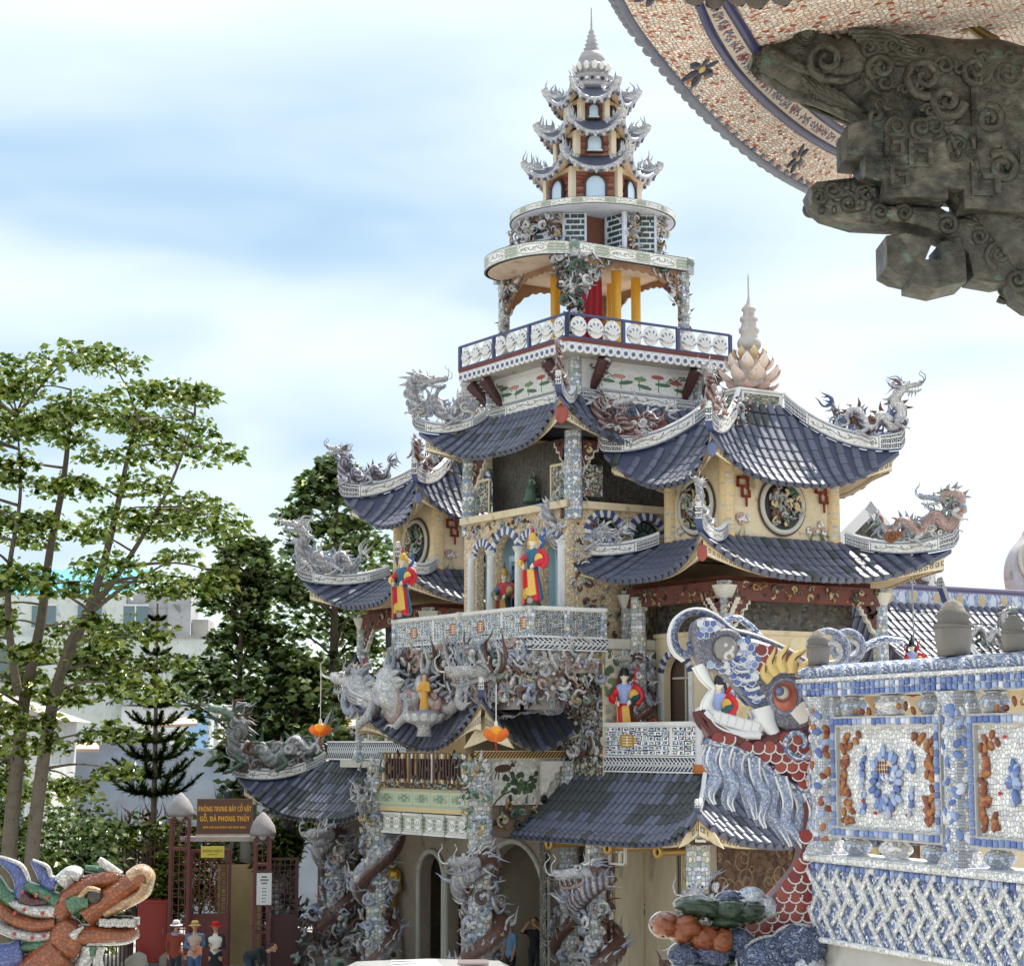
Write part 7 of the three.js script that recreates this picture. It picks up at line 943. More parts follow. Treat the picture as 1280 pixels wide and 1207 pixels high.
// ------------------------------------------------------------ brown and white glazed dragon at the left edge
{
  const S = 0.0048, D3 = (cx, cy, z = 0) => V((cx / 3.556 - 100) * S, (1140 - (980 + cy / 3.556)) * S, z);
  const t = thing('mosaic_dragon', 'amber and white glazed dragon head with blue horns in front of the iron gate', 'dragon', [-2.59, 5.39, -12.0]);
  const C = { o: col('#a2562a'), w: col('#d9d6d2'), m: col('#5a2a26'), b: col('#5a68a8'), g: col('#4c7a58'), d: col('#2a211e'), t: col('#c9a27a') }, q = rngOf(733);
  const mosG = new THREE.MeshPhysicalMaterial({ vertexColors: true, roughness: 0.25, clearcoat: 0.6, clearcoatRoughness: 0.15, map: rep(whiteMos.map, 2.6), bumpMap: rep(whiteMos.bump, 2.6), bumpScale: 0.003 });
  const T = (name, pts, r, c, flat = [1.6, 1], n = 24, z = 0) => part(t, name, paint(tube(pts.map(([x, y, zz]) => D3(x, y, (zz || 0) + z)), typeof r === 'function' ? r : [r[0], r[1]], n, 10, flat), C[c]), mosG);
  T('snout', [[420, 560], [500, 500], [570, 450], [630, 410], [675, 395]], (k) => 0.085 - 0.03 * k + 0.03 * Math.max(0, k - 0.7), 'o', [1.3, 1]);
  T('upper_lip', [[500, 550], [560, 520], [620, 490], [665, 460], [680, 420]], [0.035, 0.04], 't', [2.2, 1]);
  T('nose', [[610, 400], [650, 370], [685, 390], [680, 430]], [0.05, 0.035], 't', [1.8, 1]);
  T('lower_jaw', [[350, 650], [430, 640], [520, 640], [600, 640], [640, 620]], [0.07, 0.035], 'o', [1.8, 1]);
  T('jaw_rim', [[430, 680], [520, 675], [600, 670], [645, 645]], [0.02, 0.014], 'w', [3, 1]);
  T('mouth_inner', [[470, 590], [550, 580], [620, 575]], [0.05, 0.03], 'd', [1.4, 0.7]);
  const tg = paint(box(0.04, 0.045, 0.05, 0, 0, 0, 0.008), C.w); for (const s of [-1, 1]) for (let i = 0; i < 6; i++) { const b = part(t, 'tooth', tg, mosG); b.position.copy(D3(500 + i * 25, 585 + (i % 2) * 3, s * 0.07)); }
  for (const s of [-1, 1]) { part(t, 'eye', paint(ball(0.05, ...D3(462, 470, s * 0.09).toArray(), 1, 1, 0.6, 14), C.d), gloss); part(t, 'eye_lid', paint(tube([D3(400, 480, s * 0.1), D3(440, 440, s * 0.11), D3(490, 450, s * 0.1)], [0.02, 0.015], 10, 7), C.t), mosG); part(t, 'brow', paint(tube([D3(360, 520, s * 0.08), D3(400, 500, s * 0.1), D3(440, 500, s * 0.1)], [0.06, 0.03], 10, 8, [0.6, 1]), C.g), mosG); part(t, 'cheek', paint(ball(0.1, ...D3(340, 660, s * 0.06).toArray(), 1, 1.2, 0.6, 16), C.o), mosG); part(t, 'ear', paint(tube([D3(380, 640, s * 0.12), D3(400, 620, s * 0.13), D3(425, 600, s * 0.12)], [0.03, 0.006], 8, 7), C.w), mosG); }
  T('forehead', [[300, 560], [350, 480], [420, 430], [520, 400], [560, 395]], [0.085, 0.04], 'o', [1.1, 0.9]);
  T('horn', [[560, 390], [520, 360], [480, 330], [465, 320]], [0.032, 0.02], 'w', [1, 1]); T('horn', [[520, 380], [450, 365], [400, 360]], [0.03, 0.02], 'g', [1, 1], 16, -0.05);
  T('crest_knob', [[310, 420], [350, 380], [390, 390]], [0.06, 0.04], 'w'); T('crest_rim', [[340, 470], [400, 410], [470, 390], [520, 385]], [0.04, 0.02], 'm', [1.4, 0.8]);
  T('crest_spike', [[280, 430], [240, 420], [215, 380], [185, 340], [170, 325]], (k) => 0.05 * (1 - k * 0.8), 'b', [1, 1]); T('spike_edge', [[300, 405], [260, 395], [240, 350], [175, 322]], [0.018, 0.01], 'w', [1.3, 1]);
  T('crest_spike', [[140, 480], [130, 420], [100, 370], [50, 330], [20, 312]], (k) => 0.055 * (1 - k * 0.75), 'b', [1, 1]); T('spike_edge', [[165, 470], [155, 400], [125, 345], [60, 318], [18, 308]], [0.018, 0.012], 'w', [1.3, 1]);
  T('crest_spike', [[140, 480], [180, 500], [250, 500]], [0.05, 0.03], 'm');
  T('mane_band', [[290, 590], [200, 600], [100, 570], [30, 520], [-30, 500]], [0.04, 0.045], 'o', [2.2, 1]); T('mane_band', [[290, 640], [200, 650], [100, 630], [30, 600], [-30, 580]], [0.034, 0.036], 'w', [2.2, 1]); T('mane_band', [[290, 540], [200, 540], [130, 520], [90, 500]], [0.045, 0.03], 'w', [2, 1]);
  T('mane_band', [[300, 500], [240, 470], [170, 440], [150, 430]], [0.045, 0.03], 'g', [1.8, 1]); T('mane_leaf', [[100, 500], [50, 470], [10, 420], [-20, 400]], [0.05, 0.06], 'g', [1.2, 1]);
  T('mane_band', [[290, 685], [200, 690], [140, 700]], [0.05, 0.03], 'g'); T('mane_band', [[330, 720], [260, 740], [200, 770], [150, 800], [100, 830]], [0.07, 0.06], 'o', [1.8, 1]); T('mane_band', [[300, 700], [230, 700], [180, 750]], [0.03, 0.02], 'm');
  T('beard', [[430, 690], [420, 740], [390, 790], [400, 850]], [0.05, 0.03], 'w', [1.2, 1]); T('beard', [[480, 690], [470, 740], [480, 790], [470, 850]], [0.035, 0.025], 'w', [1.2, 1]); T('beard', [[455, 690], [450, 730]], [0.04, 0.03], 'g');
  T('neck', [[330, 720], [250, 800], [180, 880], [120, 980]], [0.14, 0.2], 'o', [1, 1]); T('scale_row', [[150, 720], [80, 740], [0, 740], [-60, 720]], [0.09, 0.09], 'b', [1, 1]); T('scale_row', [[160, 790], [80, 800], [0, 800], [-60, 800]], [0.08, 0.08], 'm', [1, 1]);
  const red = paint(ball(0.012, 0, 0, 0, 1, 1, 0.6, 6), col('#a33327')); for (const [x, y] of [[200, 650], [120, 632], [36, 600], [240, 545], [160, 530], [120, 545], [150, 455], [210, 470], [260, 480], [250, 640]]) { const m = part(t, 'red_dot', red, gloss); m.position.copy(D3(x, y, 0.09)); }
  part(t, 'plinth', boxAt(-0.6, 0.05, -5.39, -0.5, -0.25, 0.25, 0.03), groutM);
}
// ------------------------------------------------------------ eave corner of the near temple, overhead
{
  const t = thing('temple_eave', 'mosaic eave corner with blue scalloped edge overhanging the court', 'eave');
  const outer = [[0.36, 9.77, -8.20], [0.48, 9.70, -8.60], [0.59, 9.65, -8.90], [0.82, 9.57, -9.40], [1.06, 9.52, -9.90], [1.38, 9.49, -10.50], [1.67, 9.50, -11.00], [1.98, 9.53, -11.50], [2.45, 9.60, -12.20]];
  const inner = [[0.72, 9.85, -8.40], [0.85, 9.78, -8.80], [0.95, 9.72, -9.10], [1.13, 9.70, -9.60], [1.36, 9.69, -10.10], [1.62, 9.70, -10.60], [1.84, 9.73, -11.00], [2.13, 9.76, -11.50], [2.56, 9.81, -12.20]];
  const band2 = [[0.85, 9.89, -8.50], [0.98, 9.84, -8.90], [1.09, 9.82, -9.20], [1.27, 9.81, -9.70], [1.48, 9.84, -10.20], [1.72, 9.84, -10.70], [1.95, 9.85, -11.10], [2.25, 9.86, -11.60], [2.63, 9.91, -12.30]];
  const cv = (l) => new THREE.CatmullRomCurve3(l.map((p) => V(...p))), O = cv(outer), I = cv(inner), B = cv(band2);
  const strip = (A, C, nu = 60) => sheet((u, v) => { const p = A.getPoint(u).lerp(C.getPoint(u), v); return [p.x, p.y, p.z]; }, nu, 8, false, (u, v) => [u * 4.6, v * 0.45]);
  const shard = mosaic(22, ['#efe0d4', '#e8d4c6', '#f2e8de', '#e6cdbe', '#dfbfb0', '#efe6dc', '#b4553c', '#eadfd4', '#efddd0', '#e6d0c2', '#f2eae0', '#dab2a2'], '#c4b09a', 27, 512, 0.05), shardM = std('#ffffff', 0.6, { map: rep(shard.map, 1.7), bumpMap: rep(shard.bump, 1.7), bumpScale: 0.012 });
  const leafBand = tex(canvasTex(1024, 64, (x, w, h) => { x.fillStyle = '#cfc3b4'; x.fillRect(0, 0, w, h); const q = rngOf(151); x.fillStyle = '#333c68'; x.fillRect(0, 0, w, 11); x.fillRect(0, h - 11, w, 11); for (let i = 0; i < 14; i++) { vine(x, i * 74, 32, i * 74 + 60, 32, 17, '#343c66', ['#3d4674', '#5c6896', '#8a3f3a'], q); } for (let i = 0; i < 5; i++) flower(x, 90 + i * 200, 32, 15, '#9c3a34', '#333c68', 4); }));
  part(t, 'shard_soffit', strip(O, I), shardM);
  const lb = sheet((u, v) => { const p = I.getPoint(u).lerp(B.getPoint(u), v); return [p.x, p.y, p.z]; }, 60, 3, false, (u, v) => [u * 2, v]); part(t, 'leaf_band', lb, leafBand);
  part(t, 'band_edge', [tube(inner, [0.022, 0.022], 60, 7), tube(band2, [0.028, 0.028], 60, 7)], std([0.035, 0.04, 0.12], 0.4));
  // inner soffit runs on to the temple wall
  part(t, 'inner_soffit', sheet((u, v) => { const p = B.getPoint(u); return [p.x + v * 2.6, p.y + 0.28 * Math.sin(v * 1.6), p.z + v * 1.0 + 0]; }, 40, 8, false, (u, v) => [u * 4.6, v * 2.8]), shardM);
  part(t, 'roof_top', sheet((u, v) => { const p = O.getPoint(u); return [p.x - 0.02 + v * 3.2, p.y + 0.2 + v * 3.4 - 1.2 * v * v, p.z + v * 1.1]; }, 40, 8), tileMats[0]);
  // scalloped blue tile ends along the edge
  const lobe = ball(0.05, 0, 0, 0, 1, 0.6, 1, 10); for (let i = 0; i < 44; i++) { const p = O.getPoint(i / 43), m = part(t, 'tile_end', lobe, tileMats[i % 3]); m.position.set(p.x - 0.015, p.y + 0.035, p.z); } part(t, 'edge_bead', tube(outer.map(([x, y, z]) => [x, y + 0.01, z]), [0.022, 0.022], 70, 8), tileMats[1]);
  // dark flowers set in the mosaic
  const pet = ball(0.05, 0, 0.062, 0, 0.5, 1, 0.3, 8), fm = std([0.03, 0.03, 0.05], 0.3); for (const [u, v, s] of [[0.34, 0.52, 1], [0.66, 0.5, 0.85], [0.1, 0.5, 0.9]]) { const p = O.getPoint(u).lerp(I.getPoint(u), v), e = O.getTangent(u), w = I.getPoint(u).sub(O.getPoint(u)).normalize(), n = e.clone().cross(w).normalize(); if (n.y > 0) n.negate(); const f = new THREE.Group(); const core = part(t, 'mosaic_flower', ball(0.025, 0, 0, 0, 1, 1, 0.5, 8), std([0.5, 0.35, 0.1], 0.4)); core.position.copy(p); core.quaternion.setFromUnitVectors(V(0, 0, 1), n); core.scale.setScalar(s); for (let k = 0; k < 6; k++) { const m = part(core, 'petal', pet, fm); m.rotation.z = k * 1.047; } }
  const bf = part(t, 'bronze_flower', [...Array.from({ length: 5 }, (_, k) => place(ball(0.05, 0, 0.06, 0, 0.6, 1, 0.4, 8), 0, 0, 0, 0, 0, k * 1.257)), tube([V(0.05, -0.03, 0), V(0.14, -0.1, 0), V(0.22, -0.16, 0)], [0.02, 0.035], 8, 6)], std([0.16, 0.1, 0.02], 0.35, { metalness: 0.4 })); bf.position.set(2.24, 10.01, -9.65); bf.rotation.x = 1.1;
  // hanging stone lotus petals at the upper corner
  const pg = lathe([[0.01, -0.2], [0.05, -0.17], [0.085, -0.08], [0.09, 0.05], [0.06, 0.14], [0.01, 0.16]], 12), pm = plaster([0.13, 0.11, 0.1]); for (let i = 0; i < 7; i++) { const m = part(t, 'stone_bud', pg, pm); m.position.set(0.6 + i * 0.1, 9.93 + 0.03 * (i % 2), -8.75 - (i % 2) * 0.12); m.rotation.z = 0.25; }
  part(t, 'white_bracket_band', [place(box(0.5, 0.05, 0.16, 0, 0, 0), 1.12, 10.0, -9.1, 0, 0.3, 0.1), place(box(0.5, 0.1, 0.06, 0, 0, 0), 1.1, 10.08, -9.12, 0, 0.3, 0.1)], blueMosM);
}
// ------------------------------------------------------------ bronze-dark fish dragon bracket carrying the eave
{
  const t = thing('fish_dragon_bracket', 'dark carved fish dragon and stepped key bracket under the mosaic eave', 'bracket', [1.84, 9.25, -9.6]);
  const S = 9.6 / 2500 * 1.0, D = (x, y) => [(x - 1100) * S, (200 - y) * S * 1.02], D3 = (x, y, z = 0) => V(...D(x, y), z);
  const verd = dataTex(256, (u, v) => { const a = pn(u, v, 6), b = pn(u, v, 22, 4), g = smooth(0.12, 0.3, pn(u, v, 10, 7)); const d = smooth(0.05, -0.3, pn(u, v, 13, 5)) * 0.12; return [0.29 + 0.42 * a + 0.24 * b + 0.02 * g - d, 0.28 + 0.4 * a + 0.24 * b + 0.13 * g - d, 0.245 + 0.36 * a + 0.22 * b + 0.12 * g - d]; });
  const bm = std('#ffffff', 0.5, { map: rep(verd, 0.9), bumpMap: rep(bumpNoise, 3), bumpScale: 0.016 }), bmLight = std('#ffffff', 0.55, { map: rep(dataTex(256, (u, v) => { const a = pn(u, v, 7), b = pn(u, v, 26, 2); return [0.5 + 0.2 * a + 0.1 * b, 0.52 + 0.2 * a + 0.1 * b, 0.5 + 0.18 * a + 0.1 * b]; }), 1.2) });
  const bone = (x0, y0, x1, y1, r0, r1, z0 = 0, z1 = z0, f = 1) => [...D(x0, y0), z0, ...D(x1, y1), z1, r0 * S, r1 * S, white, f];
  const b = [bone(935, 38, 955, 60, 20, 24), bone(955, 58, 1000, 72, 26, 36), bone(1000, 68, 1060, 78, 40, 44), bone(1060, 74, 1150, 84, 44, 48), bone(1150, 84, 1240, 92, 48, 50), bone(1240, 92, 1330, 104, 50, 46), bone(930, 34, 944, 24, 16, 12), bone(948, 78, 990, 98, 14, 18), bone(990, 98, 1050, 126, 18, 14), bone(1050, 104, 1100, 150, 26, 24), bone(1100, 140, 1160, 180, 28, 34), bone(1160, 180, 1220, 240, 34, 36), bone(1220, 240, 1275, 320, 36, 34), bone(1150, 100, 1240, 200, 40, 44), bone(990, 44, 1010, 40, 16, 15, 0.1), bone(990, 44, 1010, 40, 16, 15, -0.1), bone(1000, 30, 1060, 22, 14, 18), bone(1040, 14, 1075, 24, 18, 16)];
  part(t, 'fish_body', flesh(b, 76, 0.05), bm);
  for (const s of [1, -1]) { part(t, 'eye', ball(0.045, ...D(996, 47), s * 0.19, 1, 1, 0.7, 14), bm); part(t, 'eye_ring', place(new THREE.TorusGeometry(0.052, 0.012, 6, 20), ...D(996, 47), s * 0.185), bm); }
  const q = rngOf(161), rel = []; const spir = (x, y, r, w, z, a0 = 0, d = 1) => { const P = []; for (let i = 0; i <= 16; i++) { const k = i / 16, a = a0 + d * k * 9.4, qx = r * (1 - 0.85 * k); P.push(D3(x + Math.cos(a) * qx, y + Math.sin(a) * qx, z + 0.02 * k)); } return tube(P, (k) => w * S * (1 - 0.4 * k), 28, 6); };
  for (const [x, y, r, w] of [[1020, 82, 24, 6], [1090, 92, 18, 6], [1145, 104, 26, 7], [1172, 136, 22, 8], [1225, 158, 18, 7], [1210, 96, 20, 6], [1250, 100, 18, 6], [1240, 220, 20, 8], [1170, 90, 14, 5]]) for (const s of [1, -1]) rel.push(spir(x, y, r, w, s * 0.185, q() * 6, s));
  for (let i = 0; i < 70; i++) { const x = rr(1060, 1275, q), y = rr(60, 150 + (x - 1060) * 0.5, q), s = q() < 0.75 ? 1 : -1; rel.push(q() < 0.5 ? spir(x, y, rr(6, 16, q), rr(3, 5, q), s * 0.18, q() * 6, s) : tube([D3(x, y, s * 0.17), D3(x + rr(-12, 12, q), y + rr(4, 14, q), s * 0.2), D3(x + rr(-22, 22, q), y + rr(10, 30, q), s * 0.17)], [0.022, 0.008], 8, 6)); }
  for (let i = 0; i < 8; i++) for (const s of [1, -1]) rel.push(tube([D3(1050 + i * 5, 44 + i * 5, s * 0.17), D3(1095 + i * 4, 46 + i * 6, s * 0.185), D3(1145 + i * 3, 62 + i * 5, s * 0.18)], [0.02, 0.007], 10, 6));                      // streaming mane
  for (let i = 0; i < 7; i++) for (const s of [1, -1]) rel.push(tube([D3(985 + i * 9, 90 + i * 5, s * 0.12), D3(1004 + i * 9, 112 + i * 4, s * 0.13), D3(1030 + i * 8, 128 + i * 3, s * 0.1)], [0.022, 0.008], 8, 6));             // beard
  part(t, 'fish_scroll', rel, bm); part(t, 'pale_snout', flesh([bone(934, 36, 950, 52, 24, 25), bone(930, 32, 945, 22, 17, 14), bone(940, 66, 965, 84, 14, 13), bone(965, 84, 1000, 104, 13, 11), bone(1000, 104, 1035, 122, 11, 8)], 44, 0.04), bmLight);
  for (const s of [1, -1]) part(t, 'lip', [tube([D3(946, 60, s * 0.1), D3(966, 74, s * 0.14), D3(1000, 92, s * 0.15), D3(1030, 86, s * 0.15), D3(1040, 64, s * 0.14)], [0.03, 0.022], 20, 8), tube([D3(975, 30, s * 0.12), D3(1000, 22, s * 0.15), D3(1025, 30, s * 0.15), D3(1040, 50, s * 0.14)], [0.022, 0.016], 16, 7), tube([D3(1010, 100, s * 0.13), D3(1050, 104, s * 0.15), D3(1075, 84, s * 0.15), D3(1066, 60, s * 0.15)], [0.026, 0.014], 18, 7)], bm);
  // stepped key bracket
  const poly = (l, d, z = 0, bev = 0.008) => slab(shapeOf(l.map(([x, y]) => D(x, y))), d, bev).translate(0, 0, z);
  part(t, 'stepped_beam', poly([[1045, 165], [1075, 152], [1300, 175], [1300, 280], [1190, 272], [1190, 248], [1172, 246], [1172, 258], [1090, 258], [1090, 236], [1066, 232], [1066, 205], [1045, 203]], 0.34, 0.02, 0.016), bm);
  const key = (x, y, s, w = 6) => [[0, 0, 30, w], [0, 0, w, 34], [0, 30, 30, w], [24, 12, w, 22], [12, 12, 16, w]].map(([a, c, ww, hh]) => boxAt((x + a * s - 1100) * S, (x + (a + ww) * s - 1100) * S, (200 - y - (c + hh) * s) * S, (200 - y - c * s) * S, -0.13 - a * 0.0004, 0.2 + a * 0.0004 + hh * 0.0002)); 
  for (const [x, y, s] of [[1092, 176, 0.8], [1122, 184, 1.0], [1240, 186, 0.9], [1200, 214, 1.2], [1098, 218, 0.8]]) part(t, 'key_relief', key(x, y, s), bm);
  part(t, 'cloud_beam', poly([[1000, 238], [1010, 228], [1060, 222], [1090, 258], [1170, 262], [1190, 275], [1300, 275], [1300, 392], [1280, 388], [1262, 375], [1255, 355], [1240, 358], [1205, 352], [1200, 322], [1175, 300], [1150, 290], [1120, 283], [1060, 280], [1020, 268], [1005, 255]], 0.26, -0.05, 0.03), bm);
  const cs = []; for (const [x, y, r] of [[1012, 250, 10], [1030, 240, 12], [1050, 258, 14], [1072, 245, 12], [1090, 268, 12], [1120, 270, 10], [1175, 285, 14], [1240, 322, 18], [1262, 355, 14], [1215, 300, 12], [1275, 300, 16]]) for (const s of [1, -1]) cs.push(spir(x, y, r, 5, -0.05 + s * 0.12, q() * 6, s)); for (let i = 0; i < 26; i++) { const x = rr(1005, 1085, q), y = rr(232, 272, q); cs.push(ball(0.02, ...D(x, y), 0.08, rr(0.7, 1.5, q), rr(0.7, 1.3, q), 0.7, 7)); } part(t, 'cloud_scroll', cs, bm);
  part(t, 'key_block', poly([[1096, 300], [1120, 296], [1153, 303], [1153, 312], [1145, 330], [1165, 330], [1165, 308], [1190, 300], [1196, 322], [1197, 358], [1160, 367], [1128, 360], [1128, 352], [1110, 348], [1096, 340]], 0.3, -0.05), bm);
  part(t, 'bracket_arm', [boxAt(0.4, 2.4, -0.1, 0.5, -0.2, 0.2, 0.02)], bm);
}
// ------------------------------------------------------------ people and painted guardian statues
const skin = col('#b98a6c'), cloth = std('#ffffff', 0.85, { vertexColors: true, bumpMap: rep(bumpNoise, 6), bumpScale: 0.004 });
// a standing or stooping person, facing +z; joints in metres; c = colours
function personGeo(o) {
  const c = { top: col('#888888'), legs: col('#333344'), shoe: col('#222222'), skin, sleeve: null, ...o.c }, sl = c.sleeve || c.top, L = o.lean || 0, B = [];
  const hip = V(0, 0.88, 0), chest = V(0, 0.88 + 0.36 * Math.cos(L), 0.36 * Math.sin(L)), neck = V(0, 0.88 + 0.53 * Math.cos(L), 0.53 * Math.sin(L)), head = neck.clone().add(V(0, 0.17 * Math.cos(L * 0.7), 0.17 * Math.sin(L * 0.9) + 0.02));
  const add = (a, b, r0, r1, q, f) => B.push([a.x, a.y, a.z, b.x, b.y, b.z, r0, r1, q, f]);
  add(V(-0.05, 0.88, 0), V(0.05, 0.88, 0), 0.135, 0.135, o.skirt ? c.legs : c.top, 0.8); add(hip, chest, 0.135, 0.15, c.top, 0.78); add(chest.clone().add(V(-0.08, 0.04, 0)), chest.clone().add(V(0.08, 0.04, 0)), 0.12, 0.12, c.top, 0.8); add(chest, neck, 0.1, 0.055, c.top); add(neck, head, 0.05, 0.05, c.skin);
  if (o.skirt) add(V(0, 0.86, 0), V(0, 0.56, 0), 0.15, 0.2, c.legs, 0.75);
  for (const s of [-1, 1]) {
    const k = V(s * 0.1 + (o.step || 0) * 0.02 * s, 0.47, (o.step || 0) * 0.12 * s + (o.crouch ? 0.16 : 0.02)), a = V(s * 0.11, 0.08, (o.step || 0) * 0.2 * s), lc = o.skirt ? c.skin : c.legs;
    add(V(s * 0.085, 0.84, 0), k, 0.095, 0.065, lc); add(k, a, 0.064, 0.042, lc); add(a.clone().add(V(0, -0.03, -0.03)), a.clone().add(V(s * 0.02, -0.045, 0.14)), 0.04, 0.036, c.shoe, 0.9);
    const sh = chest.clone().add(V(s * 0.19, 0.1, 0)), arm = (o.arms || [[[0.26, -0.26, 0.02], [0.24, -0.5, 0.1]], [[0.26, -0.26, 0.02], [0.24, -0.5, 0.1]]])[s < 0 ? 0 : 1], e = sh.clone().add(V((arm[0][0] - 0.19) * s, arm[0][1], arm[0][2])), w = sh.clone().add(V((arm[1][0] - 0.19) * s, arm[1][1], arm[1][2]));
    add(chest.clone().add(V(s * 0.1, 0.1, 0)), sh, 0.075, 0.062, sl); add(sh, e, 0.058, 0.045, sl); add(e, w, 0.043, 0.03, o.bare ? c.skin : sl);
    const d = w.clone().sub(e).normalize(), side = V(d.y, -d.x, 0).length() > 0.1 ? V(d.y, -d.x, 0).normalize() : V(1, 0, 0); add(w, w.clone().add(d.clone().multiplyScalar(0.07)), 0.032, 0.03, c.skin, 1);
    const palm = w.clone().add(d.clone().multiplyScalar(0.085)); o._h = o._h || []; o._h.push([palm, d, side, s]);
  }
  const body = flesh(B, 52, 0.035), ex = [body];
  // head: skull, jaw, nose, ears
  const hb = [[head.x, head.y + 0.04, head.z - 0.01, head.x, head.y + 0.045, head.z + 0.01, 0.088, 0.085, c.skin], [head.x, head.y - 0.045, head.z + 0.025, head.x, head.y - 0.01, head.z + 0.02, 0.055, 0.066, c.skin], [head.x, head.y + 0.02, head.z + 0.095, head.x, head.y - 0.01, head.z + 0.105, 0.009, 0.013, c.skin], [head.x - 0.088, head.y + 0.01, head.z, head.x - 0.088, head.y + 0.03, head.z, 0.014, 0.016, c.skin], [head.x + 0.088, head.y + 0.01, head.z, head.x + 0.088, head.y + 0.03, head.z, 0.014, 0.016, c.skin]];
  ex.push(flesh(hb, 28, 0.025)); for (const s of [-1, 1]) ex.push(paint(ball(0.011, head.x + s * 0.033, head.y + 0.028, head.z + 0.083, 1.3, 0.7, 0.6, 6), col('#1d1512'))); ex.push(paint(ball(0.02, head.x, head.y - 0.04, head.z + 0.083, 1.2, 0.35, 0.5, 8), col('#8a3f3a')));
  for (const [p, d, side, s] of o._h) { for (let i = 0; i < 4; i++) { const b0 = p.clone().add(side.clone().multiplyScalar((i - 1.5) * 0.017)), len = [0.06, 0.072, 0.067, 0.052][i]; const curl = V(0, 0, 0.4); ex.push(paint(tube([b0, b0.clone().add(d.clone().multiplyScalar(len * 0.55)), b0.clone().add(d.clone().multiplyScalar(len * 0.95)).add(curl.clone().multiplyScalar(0.05))], [0.009, 0.007], 5, 6), c.skin)); } const tb = p.clone().add(side.clone().multiplyScalar(-0.03)).add(d.clone().multiplyScalar(-0.04)); ex.push(paint(tube([tb, tb.clone().add(side.clone().multiplyScalar(-0.022)).add(d.clone().multiplyScalar(0.025)), tb.clone().add(side.clone().multiplyScalar(-0.022)).add(d.clone().multiplyScalar(0.055))], [0.011, 0.008], 5, 6), c.skin)); }
  return { geo: merge(ex), head };
}
const hatGeo = (r, h, brim) => lathe([[0.001, h], [r * 0.6, h * 0.97], [r * 0.95, h * 0.7], [r, h * 0.15], [r * 1.02, 0], [brim, -0.035], [brim, -0.045], [r * 0.98, -0.008], [r * 0.95, 0]], 26);
function person(label, pos, turn, o) {
  const t = thing('person', label, 'person', pos, turn), { geo, head } = personGeo(o); part(t, 'body', geo, cloth);
  if (o.hair) part(t, 'hair', [crumple(place(new THREE.SphereGeometry(0.1, 18, 14, 0, 6.283, 0, o.hairLow ? 1.9 : 1.5), head.x, head.y + 0.045, head.z - 0.018, -0.35, 0, 0), 0.006, 30), o.long ? tube([head.clone().add(V(0, 0.06, -0.06)), head.clone().add(V(0, -0.08, -0.09)), head.clone().add(V(0, -0.3, -0.11))], [0.085, 0.05], 10, 10, [1.1, 0.5]) : null], std(o.hair, 0.6));
  if (o.hat) { const h = part(t, 'hat', hatGeo(0.1, 0.1, o.brim || 0.17), std(o.hat, 0.85)); h.position.copy(head).add(V(0, 0.075, -0.005)); h.rotation.x = -0.05; part(h, 'hat_band', new THREE.TorusGeometry(0.101, 0.012, 6, 22).rotateX(Math.PI / 2).translate(0, 0.015, 0), std(o.hatBand || o.hat, 0.8)); }
  if (o.bag) { const b = part(t, 'bag', crumple(new THREE.BoxGeometry(0.24, 0.2, 0.1, 8, 6, 4).translate(...o.bagAt), 0.02, 8, 2), std(o.bag, 0.7)); part(b, 'bag_strap', tube([V(o.bagAt[0], o.bagAt[1] + 0.08, o.bagAt[2]), V(o.bagAt[0] * 0.6, 1.15, 0.13), V(-o.bagAt[0] * 0.8, 1.42, 0.02)], [0.012, 0.012], 12, 6), std(o.bag, 0.7)); }
  if (o.scarf) part(t, 'scarf', crumple(new THREE.TorusGeometry(0.09, 0.045, 10, 24).rotateX(1.4).translate(0, 1.4, 0), 0.02, 12, 1), std(o.scarf, 0.9));
  return t;
}
person('visitor from behind in a red-brown top, dark jeans and pale sun hat', [-8.98, 0, -54.5], Math.PI - 0.2, { c: { top: col('#7a3426'), legs: col('#1f2636') }, hat: '#d8cfd2', hatBand: '#a79ab8', scarf: '#8f86a8', hair: '#1c1614', step: 0.5, hairLow: true });
person('visitor in a denim jacket, jeans and straw hat holding a pink bag', [-8.46, 0, -54.4], 0.15, { c: { top: col('#b9a39a'), sleeve: col('#4f6f92'), legs: col('#3a5a84'), shoe: col('#d8d4cc') }, hat: '#c9a566', hatBand: '#7a5a30', bag: '#c9846c', bagAt: [0.08, 0.98, 0.17], hair: '#1c1614', hairLow: true, arms: [[[0.24, -0.26, 0.0], [0.06, -0.3, 0.2]], [[0.24, -0.26, 0.0], [0.06, -0.34, 0.2]]] });
person('visitor in a red hat, white blouse, dark cardigan and short dark skirt', [-7.87, 0, -54.2], -0.1, { c: { top: col('#d6d2cc'), sleeve: col('#23242c'), legs: col('#191c28'), shoe: col('#cccccc') }, skirt: true, hat: '#c01414', hatBand: '#8e0d0d', hair: '#1a1412', long: true, hairLow: true, arms: [[[0.24, -0.25, 0.0], [0.1, -0.2, 0.2]], [[0.24, -0.26, 0.0], [0.1, -0.3, 0.2]]] });
person('person in dark clothes bending over beside the dragon columns', [-6.95, 0, -53.8], 1.35, { lean: 1.35, crouch: true, c: { top: col('#22272a'), legs: col('#2a3d52') }, hair: '#161210', arms: [[[0.22, -0.3, 0.05], [0.2, -0.56, 0.1]], [[0.22, -0.3, 0.05], [0.2, -0.56, 0.1]]] });
person('person with raised arms taking a photo inside the large arched doorway', W(-2.5, 0.25, -6.0), TURN - Math.PI / 2 + 0.6, { c: { top: col('#15171c'), legs: col('#22242c') }, hair: '#100c0a', bare: true, arms: [[[0.3, 0.02, 0.14], [0.12, 0.2, 0.24]], [[0.3, 0.02, 0.14], [0.12, 0.2, 0.24]]] });
